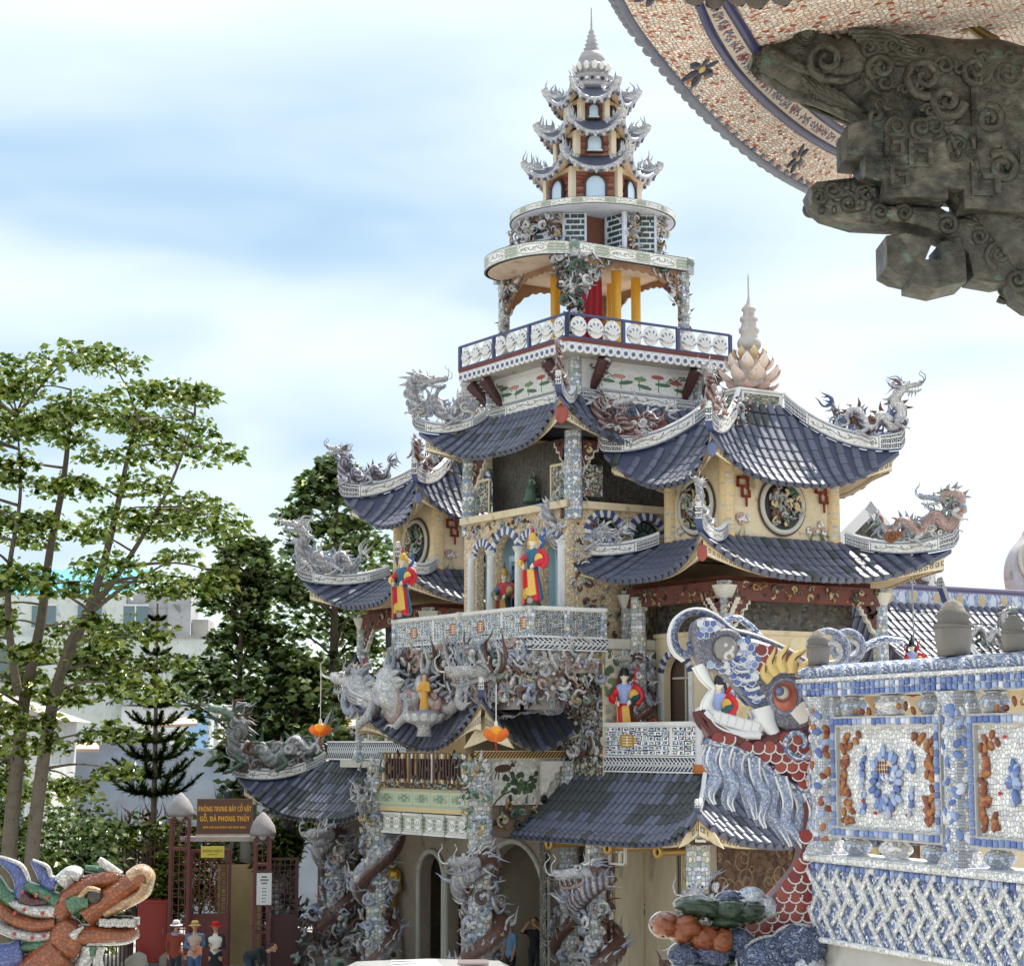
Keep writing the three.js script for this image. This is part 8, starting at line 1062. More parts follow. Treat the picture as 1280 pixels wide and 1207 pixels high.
person('person in a light blue shirt standing in the large arched doorway', W(-2.6, 0.1, -7.0), TURN - Math.PI / 2, { c: { top: col('#6f8fb4'), legs: col('#2a2c34') }, hair: '#100c0a', bare: true });

// painted guardians
const paintM = std('#ffffff', 0.35, { vertexColors: true });
function guardian(label, pos, turn, p, s = 1) {
  const t = thing('guardian_statue', label, 'statue', pos, turn, 'painted guardian statues'), C = (h) => col(h), B = [], add = (...a) => B.push(a);
  // robe, body, sleeves
  add(0, 0.16, 0, 0, 0.8, 0, 0.2, 0.15, C(p.robe), 0.8); add(-0.13, 0.2, 0.08, -0.08, 0.7, 0.1, 0.1, 0.07, C(p.left)); add(0.14, 0.18, 0.08, 0.08, 0.72, 0.1, 0.11, 0.07, C(p.right)); add(0.2, 0.2, -0.02, 0.1, 0.7, 0, 0.1, 0.07, C(p.robe));
  add(0, 0.8, 0, 0, 1.12, 0, 0.14, 0.16, C(p.chest), 0.8); add(-0.12, 1.16, 0, 0.12, 1.16, 0, 0.1, 0.1, C(p.chest), 0.85); add(0, 1.18, 0.02, 0, 1.32, 0.02, 0.07, 0.055, C('#d9c6ae'));
  add(-0.18, 1.14, 0, -0.29, 0.95, 0.12, 0.08, 0.08, C(p.sleeve)); add(-0.3, 0.95, 0.12, -0.16, 0.86, 0.26, 0.085, 0.05, C(p.left)); add(0.18, 1.14, 0, 0.31, 0.98, 0.08, 0.08, 0.09, C(p.sleeve)); add(0.32, 0.98, 0.08, 0.2, 0.88, 0.26, 0.09, 0.055, C(p.right));
  add(-0.14, 0.86, 0.28, -0.12, 0.84, 0.31, 0.045, 0.04, C('#e0d2c0')); add(0.17, 0.87, 0.28, 0.15, 0.85, 0.31, 0.045, 0.04, C('#e0d2c0')); for (const x of [-0.1, 0.1]) add(x, 0.1, 0.02, x, 0.08, 0.16, 0.07, 0.06, C(p.boot));
  const fing = []; for (const [x, s2] of [[-0.13, -1], [0.16, 1]]) for (let i = 0; i < 4; i++) fing.push(paint(tube([V(x, 0.865 - i * 0.02, 0.31), V(x - s2 * 0.02, 0.86 - i * 0.02, 0.345), V(x - s2 * 0.045, 0.855 - i * 0.02, 0.33)], [0.012, 0.01], 5, 5), C('#e0d2c0')));
  const hd = flesh([[0, 1.42, 0.01, 0, 1.45, 0.01, 0.1, 0.1, C('#e6d8c8')], [0, 1.36, 0.04, 0, 1.38, 0.03, 0.065, 0.07, C('#e6d8c8')], [0, 1.42, 0.115, 0, 1.39, 0.125, 0.01, 0.016, C('#e6d8c8')], [-0.1, 1.41, 0, -0.1, 1.44, 0, 0.018, 0.018, C('#e6d8c8')], [0.1, 1.41, 0, 0.1, 1.44, 0, 0.018, 0.018, C('#e6d8c8')]], 26, 0.03);
  const face = [-1, 1].flatMap((k) => [paint(ball(0.014, k * 0.038, 1.435, 0.1, 1.5, 0.7, 0.5, 6), C('#15110f')), paint(box(0.05, 0.009, 0.01, k * 0.038, 1.465, 0.102), C('#15110f'))]); face.push(paint(ball(0.02, 0, 1.355, 0.098, 1.2, 0.4, 0.5, 8), C('#a02a22')));
  part(t, 'body', merge([flesh(B, 50, 0.045), hd, ...fing, ...face]), paintM);
  part(t, 'helmet', [paint(lathe([[0.001, 0.17], [0.05, 0.15], [0.1, 0.08], [0.118, 0], [0.125, -0.05], [0.11, -0.05]], 18, 0, 1.47, -0.005), C(p.helmet)), paint(tube([V(0, 1.62, 0), V(0, 1.7, 0.0), V(0, 1.78, -0.02)], [0.05, 0.012], 8, 7), C(p.plume)), paint(ball(0.05, 0, 1.64, 0, 1, 0.8, 1), C(p.plume)), ...[-1, 1].map((k) => paint(tube([V(k * 0.11, 1.46, -0.03), V(k * 0.15, 1.36, -0.05), V(k * 0.14, 1.24, -0.06)], [0.05, 0.03], 8, 7, [0.6, 1]), C(p.helmet)))], paintM);
  part(t, 'sash', [paint(tube([V(0.16, 1.2, -0.02), V(0.34, 1.16, 0.06), V(0.42, 1.0, 0.04), V(0.3, 0.84, 0.1)], [0.07, 0.1], 14, 9, [0.7, 1]), C(p.red)), paint(ball(0.13, 0.25, 1.02, 0.12, 1, 1, 0.5, 14), C(p.yellow)), paint(tube([V(0.16, 1.28, -0.08), V(0.28, 1.4, -0.1), V(0.24, 1.52, -0.1), V(0.34, 1.6, -0.08)], [0.05, 0.02], 12, 7), C(p.flag)), paint(tube([V(-0.14, 1.28, -0.1), V(-0.24, 1.36, -0.12)], [0.05, 0.02], 12, 7), C(p.flag))], paintM);
  part(t, 'skirt_panel', [paint(slab(shapeOf([[-0.09, 0.8], [0.09, 0.8], [0.17, 0.24], [0, 0.2], [-0.17, 0.24]]), 0.05, 0.015).translate(0.05, 0, 0.2), C(p.yellow)), paint(slab(shapeOf([[-0.06, 0.78], [0.06, 0.78], [0.09, 0.4], [-0.09, 0.36]]), 0.05, 0.015).translate(-0.1, 0, 0.21), C(p.red))], paintM);
  part(t, 'staff', [paint(tube([V(-0.1, 0.02, 0.33), V(-0.13, 0.6, 0.33), V(-0.15, 0.98, 0.32)], [0.022, 0.022], 8, 7), C('#b07a3c'))], paintM);
  part(t, 'base', [paint(cyl(0.26, 0.23, 0.08, 0, 0, 0.05, 16), C(p.base)), paint(ball(0.09, 0.05, 0.1, 0.22, 1, 1, 1, 12), C('#9a9488')), paint(ball(0.07, -0.12, 0.08, 0.25, 1, 1, 1, 10), C(p.red))], paintM);
  t.scale.set(s * 0.84, s, s * 0.9); return t;
}
const gA = { robe: '#1d5a7a', left: '#d8b04a', right: '#c3172e', chest: '#24607e', sleeve: '#b8202e', boot: '#1a1a1c', helmet: '#d2a84a', plume: '#b51c28', red: '#c3172e', yellow: '#dcb65a', flag: '#2456a8', base: '#2e3b34' };
const gB = { robe: '#c01222', left: '#c01222', right: '#1d4a48', chest: '#8fa0d0', sleeve: '#c01222', boot: '#1b1c1e', helmet: '#17171c', plume: '#17171c', red: '#c01222', yellow: '#d0a040', flag: '#c01222', base: '#24433c' };
const gC = { robe: '#2d6a78', left: '#3a6a58', right: '#6a5a3a', chest: '#b02a26', sleeve: '#3d5a86', boot: '#1a1a1c', helmet: '#b08a4a', plume: '#5a4a3a', red: '#8a2a26', yellow: '#b08a4a', flag: '#3d6a86', base: '#3a6a8a' };
const faceFront = TURN - Math.PI / 2 + 0.5;
guardian('guardian in blue, red and yellow on the terrace corner before the tall arched door', W(-5.4, 9.66, -1.62), faceFront, gA, 1.08);
guardian('guardian in blue, red and yellow at the terrace end against the cream pavilion', W(-5.4, 9.66, -7.95), faceFront, gA, 1.1);
guardian('dark-hatted guardian in red with a staff beside the painted tree wall', W(-3.0, 6.4, -1.25), faceFront + 0.3, gB, 1.15);
guardian('guardian in muted green and red inside the narrow blue niche', W(-3.75, 9.3, -5.5), faceFront, gC, 1.0);
guardian('red and teal guardian seen between the jaws of the mosaic dragon', W(-3.0, 6.1, 2.4), faceFront, gB, 1.15);
guardian('small red and blue guardian on the pavilion gallery by the evergreen trees', W(-5.0, 7.2, -11.3), faceFront, gB, 1.0);
guardian('small guardian with red sleeves on the wing roof edge behind the balustrade', W(3.8, 7.6, 1.5), faceFront + 0.6, gB, 0.85);
// robed figures
function robed(label, pos, turn, c, s, name = 'monk_statue') { const t = thing(name, label, 'statue', pos, turn); part(t, 'body', flesh([[0, 0.06, 0, 0, 0.7, 0, 0.2, 0.13, col(c)], [0, 0.7, 0, 0, 1.05, 0, 0.14, 0.15, col(c)], [-0.13, 1.05, 0, 0.13, 1.05, 0, 0.09, 0.09, col(c)], [-0.18, 1.04, 0, -0.24, 0.8, 0.08, 0.075, 0.07, col(c)], [-0.24, 0.8, 0.08, -0.04, 0.86, 0.17, 0.06, 0.04, col(c)], [0.18, 1.04, 0, 0.24, 0.8, 0.08, 0.075, 0.07, col(c)], [0.24, 0.8, 0.08, 0.04, 0.86, 0.17, 0.06, 0.04, col(c)], [0, 1.12, 0, 0, 1.2, 0.01, 0.05, 0.05, col('#c9a07e')], [0, 1.28, 0.01, 0, 1.34, 0.01, 0.09, 0.09, col(name === 'monk_statue' ? '#c9a07e' : c)]], 54, 0.05), paintM); part(t, 'base', paint(cyl(0.24, 0.2, 0.06, 0, 0, 0, 14), PAL.grey), ornPlain); t.scale.setScalar(s); return t; }
robed('small monk in a yellow robe on the lotus pedestal of the porch roof', W(-6.35, 7.24, -5.1), faceFront, '#d09a3a', 0.62);
robed('orange-robed monk figure beside the red guardian', W(-2.3, 6.1, -1.2), faceFront + 0.3, '#8a3a1c', 0.85);
{ const g = robed('gilded deity statue in the niche beside the narrow arched door', W(-3.3, 1.1, -12.4), faceFront, '#b8860b', 1.6, 'gilded_statue'); g.children[0].material = std([0.55, 0.33, 0.03], 0.3, { metalness: 0.5 }); part(g, 'pedestal', cyl(0.3, 0.25, 0.69, 0, -0.69, 0, 14), paleM); }
// ------------------------------------------------------------ trees and shrubs
const leafMat = (c, c2) => new THREE.MeshPhysicalMaterial({ vertexColors: true, roughness: 0.36, transmission: 0.6, thickness: 0, side: THREE.DoubleSide, specularIntensity: 0.6 });
const leafM = leafMat();
const barkM = std([0.16, 0.13, 0.1], 0.95, { map: rep(stainTex, 1), bumpMap: rep(bumpNoise, 3), bumpScale: 0.03 });
// leaves: pointed, folded blades; c list of colours
function leafCloud(spots, q, size, cols, droop = 0.3) {
  const n = spots.length, P = new Float32Array(n * 15), N = new Float32Array(n * 15), C = new Float32Array(n * 15), UV = new Float32Array(n * 10), I = new Uint32Array(n * 12); const a = V(0, 0, 0), b = V(0, 0, 0), w = V(0, 0, 0);
  for (let i = 0; i < n; i++) {
    const s = spots[i], L = size * rr(0.55, 1.5, q), az = q() * 6.283; a.set(Math.cos(az), rr(-droop - 0.4, 0.5 - droop, q), Math.sin(az)).normalize(); w.set(rr(-1, 1, q), rr(-0.6, 0.6, q), rr(-1, 1, q)).cross(a).normalize(); b.copy(a).cross(w).normalize(); if (b.y < 0) b.negate();
    const wd = L * 0.28, pts = [[0, 0, 0], [0.45, 1, 0.12], [1, 0, -0.1], [0.45, -1, 0.12], [0.5, 0, 0]]; const c = pick(cols, q), k = rr(0.75, 1.2, q);
    for (let j = 0; j < 5; j++) { const [t, u, h] = pts[j], o = i * 15 + j * 3; P[o] = s[0] + a.x * t * L + w.x * u * wd + b.x * h * L; P[o + 1] = s[1] + a.y * t * L + w.y * u * wd + b.y * h * L; P[o + 2] = s[2] + a.z * t * L + w.z * u * wd + b.z * h * L; N[o] = b.x; N[o + 1] = b.y; N[o + 2] = b.z; C[o] = c.r * k; C[o + 1] = c.g * k; C[o + 2] = c.b * k; }
    const v = i * 5; I.set([v, v + 1, v + 4, v + 1, v + 2, v + 4, v + 2, v + 3, v + 4, v + 3, v, v + 4], i * 12);
  }
  const g = new THREE.BufferGeometry(); g.setAttribute('position', new THREE.BufferAttribute(P, 3)); g.setAttribute('normal', new THREE.BufferAttribute(N, 3)); g.setAttribute('uv', new THREE.BufferAttribute(UV, 2)); g.setAttribute('color', new THREE.BufferAttribute(C, 3)); g.setIndex(new THREE.BufferAttribute(I, 1)); return g;
}
const G = (...l) => l.map((c) => new THREE.Color().setRGB(...c));
const greens = { lime: G([0.31, 0.4, 0.09], [0.37, 0.44, 0.1], [0.25, 0.35, 0.08], [0.43, 0.47, 0.13], [0.19, 0.29, 0.07]), deep: G([0.24, 0.35, 0.15], [0.3, 0.4, 0.16], [0.19, 0.28, 0.14], [0.4, 0.47, 0.21]), mid: G([0.18, 0.26, 0.07], [0.22, 0.3, 0.08], [0.14, 0.2, 0.06], [0.28, 0.33, 0.09]), bright: G([0.24, 0.31, 0.05], [0.3, 0.36, 0.06], [0.18, 0.26, 0.05]) };
// open spreading tree: branches reach to leaf sprays
{
  const q = rngOf(811), base = [-11.3, 0, -46], t = thing('spreading_tree', 'tall open leafy tree with slender forked trunks at the court edge', 'tree', base);
  const k = 46 / 2500, L = (px, py, z = 0) => V((px - 640) * k - base[0], 6.4 + (930 - py) * k * 1.005, z);      // the tree's own metres
  const trunks = [[[18, 1280], [18, 1060], [22, 950], [26, 870], [40, 780], [46, 690], [58, 600], [62, 520], [60, 470]], [[26, 870], [14, 800], [10, 720], [22, 620], [15, 520]], [[48, 1280], [46, 1100], [56, 960], [72, 850], [104, 770], [124, 700], [140, 620], [150, 560], [160, 520]], [[72, 850], [96, 790], [150, 742], [190, 720], [230, 700]], [[104, 770], [134, 738], [166, 690], [200, 630], [225, 570], [240, 520]]];
  const R0 = [0.2, 0.11, 0.19, 0.075, 0.085], TR = trunks.map((p, i) => p.map(([x, y], j) => L(x, y, (i % 2 ? 0.7 : -0.5) * j * 0.16 + (i - 2) * 0.5 * j / 8)));
  TR.forEach((p, i) => part(t, i === 0 || i === 2 ? 'trunk' : 'limb', tube(p, (u) => R0[i] * (1 - 0.86 * u), 30, 10), barkM));
  const nodes = TR.flatMap((p, i) => { const c = new THREE.CatmullRomCurve3(p); return Array.from({ length: 22 }, (_, j) => c.getPoint(0.25 + 0.75 * j / 21)); });
  const out = [[-120, 470], [0, 452], [40, 455], [60, 480], [95, 470], [100, 430], [135, 425], [125, 470], [170, 490], [195, 480], [190, 520], [230, 490], [262, 492], [255, 515], [225, 520], [245, 545], [250, 600], [205, 600], [255, 620], [262, 645], [240, 665], [275, 690], [275, 745], [215, 740], [190, 780], [215, 850], [200, 900], [150, 960], [80, 985], [-120, 990]];
  const inP = (x, y) => { let c = false; for (let i = 0, j = out.length - 1; i < out.length; j = i++) { const [xi, yi] = out[i], [xj, yj] = out[j]; if (yi > y !== yj > y && x < ((xj - xi) * (y - yi)) / (yj - yi) + xi) c = !c; } return c; };
  const sprays = [[128, 445], [112, 462], [250, 500], [235, 505], [258, 640], [250, 655], [180, 500], [200, 505], [240, 545]]; let guard = 0; while (sprays.length < 112 && guard++ < 4000) { const x = rr(-110, 275, q), y = rr(435, 985, q); if (!inP(x, y)) continue; if (y > 740 && q() < 0.55 && x > 100) continue; if (sprays.filter(([a, b]) => Math.hypot(a - x, (b - y) * 1.4) < 21).length) continue; sprays.push([x, y]); }
  const spots = [], tw = [];
  for (const [x, y] of sprays) { const c = L(x, y, rr(-2.6, 2.6, q)); let best = nodes[0], bd = 1e9; for (const n of nodes) { const d = n.distanceTo(c) + Math.max(0, n.y - c.y) * 1.6; if (d < bd) { bd = d; best = n; } } const mid = best.clone().lerp(c, 0.5).add(V(rr(-0.2, 0.2, q), 0.12 * bd * 0.4, rr(-0.2, 0.2, q))); tw.push(tube([best, mid, c], [0.012 + 0.012 * Math.min(bd, 3), 0.008], 8, 5)); for (let b = 0; b < 4; b++) { const a = q() * 6.283, l = rr(0.35, 0.75, q); tw.push(tube([mid.clone().lerp(c, 0.55), c.clone().add(V(Math.cos(a) * l * 0.5, 0.06, Math.sin(a) * l * 0.5)), c.clone().add(V(Math.cos(a) * l, 0, Math.sin(a) * l))], [0.012, 0.004], 5, 4)); } const rx = rr(0.45, 0.95, q), ry = rx * 0.46; const m = Math.floor(300 * rx * rx + 50); for (let i = 0; i < m; i++) { const a = q() * 6.283, e = Math.sqrt(q()), yy = rr(-1, 1, q); spots.push([c.x + Math.cos(a) * e * rx, c.y + yy * ry * (1 - 0.6 * e) - e * e * 0.16, c.z + Math.sin(a) * e * rx]); } }
  part(t, 'twig', tw, barkM).userData = { kind: 'stuff' };
  part(t, 'crown', leafCloud(spots, q, 0.17, greens.lime), leafM);
}
function denseTree(name, label, base, h, r, y0, cols, seed, n, size, profile, group) {
  const q = rngOf(seed), t = thing(name, label, 'tree', base, 0, group); part(t, 'trunk', tube([V(0, 0, 0), V(0.1, h * 0.3, 0.05), V(-0.05, h * 0.6, 0), V(0, h * 0.9, 0)], [r * 0.12, 0.04], 16, 9), barkM);
  const spots = [], br = []; for (let c = 0; c < n; c++) { const v = Math.pow(q(), 0.8), y = lerp(y0, h, v), rad2 = r * profile(v) * (q() < 0.18 ? rr(1.0, 1.25, q) : rr(0.4, 1.0, q)), a = q() * 6.283, cx = Math.cos(a) * rad2, cz = Math.sin(a) * rad2, cr = r * rr(0.13, 0.3, q) * (1 - 0.35 * v); if (c % 3 === 0) br.push(tube([V(0, y - 0.5 * rad2, 0), V(cx * 0.5, y - 0.12 * rad2, cz * 0.5), V(cx, y, cz)], [0.05, 0.015], 6, 5)); for (let i = 0; i < 46; i++) { const a2 = q() * 6.283, e = Math.cbrt(q()), p = Math.acos(rr(-1, 1, q)); spots.push([cx + Math.sin(p) * Math.cos(a2) * e * cr, y + Math.cos(p) * e * cr * 0.85, cz + Math.sin(p) * Math.sin(a2) * e * cr]); } }
  part(t, 'branch', br, barkM).userData = { kind: 'stuff' }; part(t, 'crown', leafCloud(spots, q, size, cols, 0.0), leafM); return t;
}
denseTree('evergreen_tree', 'tall dense dark evergreen tree behind the far pavilion', [-5.9, 0, -67], 15.9, 3.0, 3.5, [...greens.deep, ...greens.mid], 821, 260, 0.27, (v) => 1.12 * Math.pow(1 - Math.pow(v, 1.7), 0.62) * (0.82 + 0.18 * Math.sin(v * 9 + 0.8)) + 0.05, 'evergreens behind the pavilion');
denseTree('evergreen_tree', 'shorter dense evergreen tree beside the pale warehouse', [-8.7, 0, -64.5], 13.0, 2.0, 6.4, [...greens.deep, ...greens.mid, ...greens.mid], 822, 150, 0.25, (v) => Math.pow(1 - Math.pow(v, 2), 0.6) * (0.85 + 0.25 * Math.sin(v * 8)) + 0.06, 'evergreens behind the pavilion');
denseTree('evergreen_tree', 'low dark evergreen tree behind the porch roof', [-6.9, 0, -63], 9.2, 2.0, 4.4, [...greens.deep, ...greens.mid], 823, 120, 0.3, (v) => Math.pow(1 - v, 0.6) * 1.05 + 0.1, 'evergreens behind the pavilion');
// layered pine with upswept fronds
{
  const q = rngOf(831), t = thing('norfolk_pine', 'young layered pine with upswept feathery fronds behind the gate', 'tree', [-10.65, 0, -60]);
  part(t, 'trunk', tube([V(0, 0, 0), V(0.03, 5, 0), V(0, 10.6, 0)], [0.14, 0.03], 14, 8), barkM);
  for (let k = 0; k < 11; k++) { const y = 4.9 + k * 0.52, len = lerp(1.45, 0.3, Math.pow(k / 10, 0.8)); for (let j = 0; j < 6; j++) { const a = j * 1.047 + k * 0.55, d = V(Math.cos(a), 0, Math.sin(a)), pts = [V(0, y, 0), d.clone().multiplyScalar(len * 0.55).add(V(0, y + 0.1 * len, 0)), d.clone().multiplyScalar(len).add(V(0, y + 0.45 * len, 0))], c = new THREE.CatmullRomCurve3(pts), G2 = []; for (let i = 0; i < 230; i++) { const u = q(), p = c.getPoint(u), T = c.getTangent(u), s = V(rr(-1, 1, q), rr(-0.5, 0.7, q), rr(-1, 1, q)).normalize().add(T.clone().multiplyScalar(0.9)).normalize(), l = 0.33 * Math.sin(0.35 + u * 2.5) * Math.max(0.35, len / 1.45); const w = T.clone().cross(s).normalize().multiplyScalar(0.026); G2.push(p, s.multiplyScalar(l), w); }
      const m = G2.length / 3, P = new Float32Array(m * 9), N = new Float32Array(m * 9), C = new Float32Array(m * 9), UV = new Float32Array(m * 6), ix = new Uint32Array(m * 3); for (let i = 0; i < m; i++) { const [p, s, w] = [G2[i * 3], G2[i * 3 + 1], G2[i * 3 + 2]], cc = pick(greens.mid, q), n = s.clone().cross(w).normalize(); [p.clone().sub(w), p.clone().add(w), p.clone().add(s)].forEach((v, e) => { P.set(v.toArray(), i * 9 + e * 3); N.set(n.toArray(), i * 9 + e * 3); C.set([cc.r * 0.95, cc.g * 0.95, cc.b * 1.1], i * 9 + e * 3); ix[i * 3 + e] = i * 3 + e; }); } const g = new THREE.BufferGeometry(); g.setAttribute('position', new THREE.BufferAttribute(P, 3)); g.setAttribute('normal', new THREE.BufferAttribute(N, 3)); g.setAttribute('color', new THREE.BufferAttribute(C, 3)); g.setAttribute('uv', new THREE.BufferAttribute(UV, 2)); g.setIndex(new THREE.BufferAttribute(ix, 1)); part(t, 'frond', merge([g, paint(tube(pts, [0.025, 0.008], 6, 4), PAL.brown)]), leafM); } }
}
function shrub(label, base, rx, ry, cols, seed, n, size, group = 'shrubs along the court edge') { const q = rngOf(seed), t = thing('shrub', label, 'shrub', base, 0, group), spots = [], st = []; for (let i = 0; i < 7; i++) { const a = q() * 6.283; st.push(tube([V(0, 0, 0), V(Math.cos(a) * rx * 0.3, ry * 0.7, Math.sin(a) * rx * 0.3), V(Math.cos(a) * rx * 0.6, ry * 1.4, Math.sin(a) * rx * 0.6)], [0.05, 0.012], 8, 5)); } part(t, 'stem', st, barkM).userData = { kind: 'stuff' }; for (let c = 0; c < n; c++) { const a = q() * 6.283, p = Math.acos(rr(-0.7, 1, q)), e = rr(0.6, 1, q), cx = Math.sin(p) * Math.cos(a) * rx * e, cy = ry + Math.cos(p) * ry * e, cz = Math.sin(p) * Math.sin(a) * rx * e; for (let i = 0; i < 60; i++) spots.push([cx + rr(-1, 1, q) * rx * 0.22, Math.max(0.05, cy + rr(-1, 1, q) * ry * 0.2), cz + rr(-1, 1, q) * rx * 0.22]); } part(t, 'foliage', leafCloud(spots, q, size, cols, 0.25), leafM); return t; }
shrub('large mid-green shrub at the foot of the spreading tree', [-12.4, 0, -49], 2.0, 2.2, greens.mid, 841, 90, 0.2);
shrub('dark green shrub between the spreading tree and the iron fence', [-12.6, 0, -56], 1.9, 2.6, greens.deep, 842, 90, 0.2);
shrub('bushy shrub behind the amber dragon', [-14.6, 0, -55], 2.0, 2.6, greens.mid, 846, 90, 0.2);
shrub('drooping light green bush hanging over the iron fence', [-10.9, 1.3, -59.3], 1.5, 1.5, greens.bright, 843, 70, 0.17);
shrub('light green bush behind the gate sign', [-9.6, 0.8, -61.5], 1.3, 1.7, greens.bright, 844, 60, 0.17);
shrub('bright leafy bush on the gate post beside the porch roof', [-6.9, 2.5, -59.5], 0.7, 0.8, greens.bright, 845, 40, 0.15);
shrub('low green bush in the gateway behind the yellow plate', [-8.0, 0.6, -63.5], 1.0, 1.5, greens.bright, 847, 40, 0.16);
// ------------------------------------------------------------ gate, signs, fence, car, buildings behind
const ironM = std([0.13, 0.025, 0.025], 0.45), ironDark = std([0.07, 0.018, 0.018], 0.5);
{
  const t = thing('iron_gate', 'dark red iron lattice gate with white lotus-bud post caps', 'gate', [-8.45, 0, -58.5], 0.12);
  const postBox = (x, z, h, w = 0.5) => { const p = part(t, 'gate_post', [box(0.09, h, 0.09, x - w / 2, h / 2, z - w / 2), box(0.09, h, 0.09, x + w / 2, h / 2, z - w / 2), box(0.09, h, 0.09, x - w / 2, h / 2, z + w / 2), box(0.09, h, 0.09, x + w / 2, h / 2, z + w / 2), box(w, 0.08, w, x, h, z), box(w, 0.06, w, x, h * 0.8, z), box(w, 0.06, w, x, h * 0.3, z)], ironM); const bars = []; for (let i = 0; i < 3; i++) bars.push(box(0.025, h, 0.025, x - w / 3 + i * w / 3, h / 2, z + w / 2), box(0.025, h, 0.025, x + w / 2, h / 2, z - w / 3 + i * w / 3)); for (let i = 0; i < 18; i++) bars.push(box(w, 0.02, 0.02, x, 0.3 + i * h / 19, z + w / 2 - 0.03)); part(p, 'post_lattice', bars, ironM).userData = { kind: 'stuff' }; const cap = part(p, 'lotus_cap', lathe([[0.01, 0], [0.36, 0.02], [0.38, 0.12], [0.34, 0.3], [0.2, 0.52], [0.06, 0.66], [0.01, 0.7]], 18), plaster([0.36, 0.33, 0.34])); cap.position.set(x, h + 0.04, z); part(cap, 'cap_petal', Array.from({ length: 6 }, (_, k) => place(ball(0.2, 0, 0.14, 0, 0.8, 1.3, 0.3, 10), Math.sin(k * 1.047) * 0.3, 0.02, Math.cos(k * 1.047) * 0.3, -0.3, k * 1.047, 0)), plaster([0.4, 0.36, 0.37])); return p; };
  postBox(-1.1, 0.3, 4.3); postBox(1.25, 0.6, 3.75, 0.42);
  part(t, 'gate_lintel', [box(2.3, 0.16, 0.14, 0.05, 3.72, 0.3, 0.02)], plaster([0.5, 0.47, 0.46]));
  // open leaf: lattice above, panel below
  const leaf = part(t, 'gate_leaf', [box(0.09, 3.3, 0.07, -0.78, 1.75, 0.1), box(0.09, 3.3, 0.07, 0.32, 1.75, -0.2), box(1.1, 0.09, 0.07, -0.23, 3.36, -0.05), box(1.1, 0.09, 0.07, -0.23, 1.55, -0.05), box(1.08, 1.4, 0.04, -0.23, 0.82, -0.05)], ironM);
  const lb = []; for (let i = 0; i < 7; i++) lb.push(box(0.03, 1.75, 0.03, -0.7 + i * 0.155, 2.45, -0.03)); const q = rngOf(901); for (let j = 0; j < 7; j++) for (let i = 0; i < 4; i++) lb.push(place(new THREE.TorusGeometry(0.09, 0.016, 5, 12), -0.6 + i * 0.25, 1.75 + j * 0.24, -0.02)); part(leaf, 'leaf_lattice', lb, ironM).userData = { kind: 'stuff' };
  const r = part(t, 'side_panel', [box(0.08, 3.2, 0.08, 2.25, 1.6, 0.5), box(0.75, 0.07, 0.06, 1.9, 3.15, 0.5), box(0.75, 1.5, 0.05, 1.9, 0.85, 0.5)], ironDark); const sb = []; for (let j = 0; j < 9; j++) sb.push(box(0.72, 0.025, 0.03, 1.9, 1.7 + j * 0.16, 0.5)); for (let i = 0; i < 5; i++) sb.push(box(0.025, 1.5, 0.03, 1.6 + i * 0.15, 2.35, 0.52)); part(r, 'panel_lattice', sb, ironDark).userData = { kind: 'stuff' };
}
const textPlate = (w, h, draw) => std('#ffffff', 0.6, { map: canvasTex(w, h, draw) });
{
  const t = thing('sign_board', 'brown board with yellow lettering hung over the red iron gate', 'sign', [-8.3, 0, -58.0], 0.1);
  part(t, 'board', boxAt(-0.72, 0.86, 3.86, 4.86, -0.03, 0.03), std([0.17, 0.08, 0.05], 0.6));
  part(t, 'lettering', panelGeo(-0.7, 0.84, 3.88, 4.84, 0.031, 0.035, 'z'), textPlate(1024, 640, (x, w, h) => { x.fillStyle = '#5f3d2e'; x.fillRect(0, 0, w, h); x.fillStyle = '#e8a92c'; vnText(x, 'PHÒNG TRƯNG BÀY CỔ VẬT', w / 2, 225, 132, 0.58); vnText(x, 'GỖ, ĐÁ PHONG THỦY', w / 2, 410, 134, 0.7); vnText(x, 'Kính mời quý khách vào tham quan', w / 2, 540, 58, 0.82); }));
  part(t, 'board_rail', [boxAt(-0.75, 0.9, 3.8, 3.86, -0.04, 0.04)], plaster([0.45, 0.42, 0.4]));
  const p = thing('direction_plate', 'small yellow plate below the brown sign board', 'sign', [-8.55, 0, -57.95], 0.1); part(p, 'plate', panelGeo(-0.33, 0.33, 3.2, 3.52, -0.02, 0.02, 'z'), textPlate(256, 128, (x, w, h) => { x.fillStyle = '#cdbb4c'; x.fillRect(0, 0, w, h); x.fillStyle = '#5a4a1c'; vnText(x, 'PHÒNG KHÁCH', w / 2, 68, 42, 0.72); x.fillRect(70, 88, 116, 8); })); part(p, 'plate_hanger', [box(0.02, 0.2, 0.02, -0.2, 3.6, 0), box(0.02, 0.2, 0.02, 0.2, 3.6, 0)], ironM);
  const n = thing('notice_board', 'narrow white notice fixed to the right gate post', 'sign', [-7.02, 0, -57.6], 0.1); part(n, 'notice', panelGeo(-0.21, 0.21, 1.9, 2.8, -0.015, 0.015, 'z'), textPlate(192, 420, (x, w, h) => { x.fillStyle = '#d9dadc'; x.fillRect(0, 0, w, h); x.fillStyle = '#3a3a44'; for (const [y, a] of [[44, 70], [84, 110], [126, 76]]) { x.fillRect(w / 2 - a / 2, y, a, 9); x.fillRect(w / 2 - a / 2, y + 13, a, 9); } const q = rngOf(4); for (let i = 0; i < 5; i++) { x.fillRect(70, 196 + i * 44, rr(40, 60, q), 10); } })); part(n, 'notice_frame', [box(0.44, 0.03, 0.04, 0, 2.81, 0), box(0.44, 0.03, 0.04, 0, 1.89, 0)], ironDark);
}
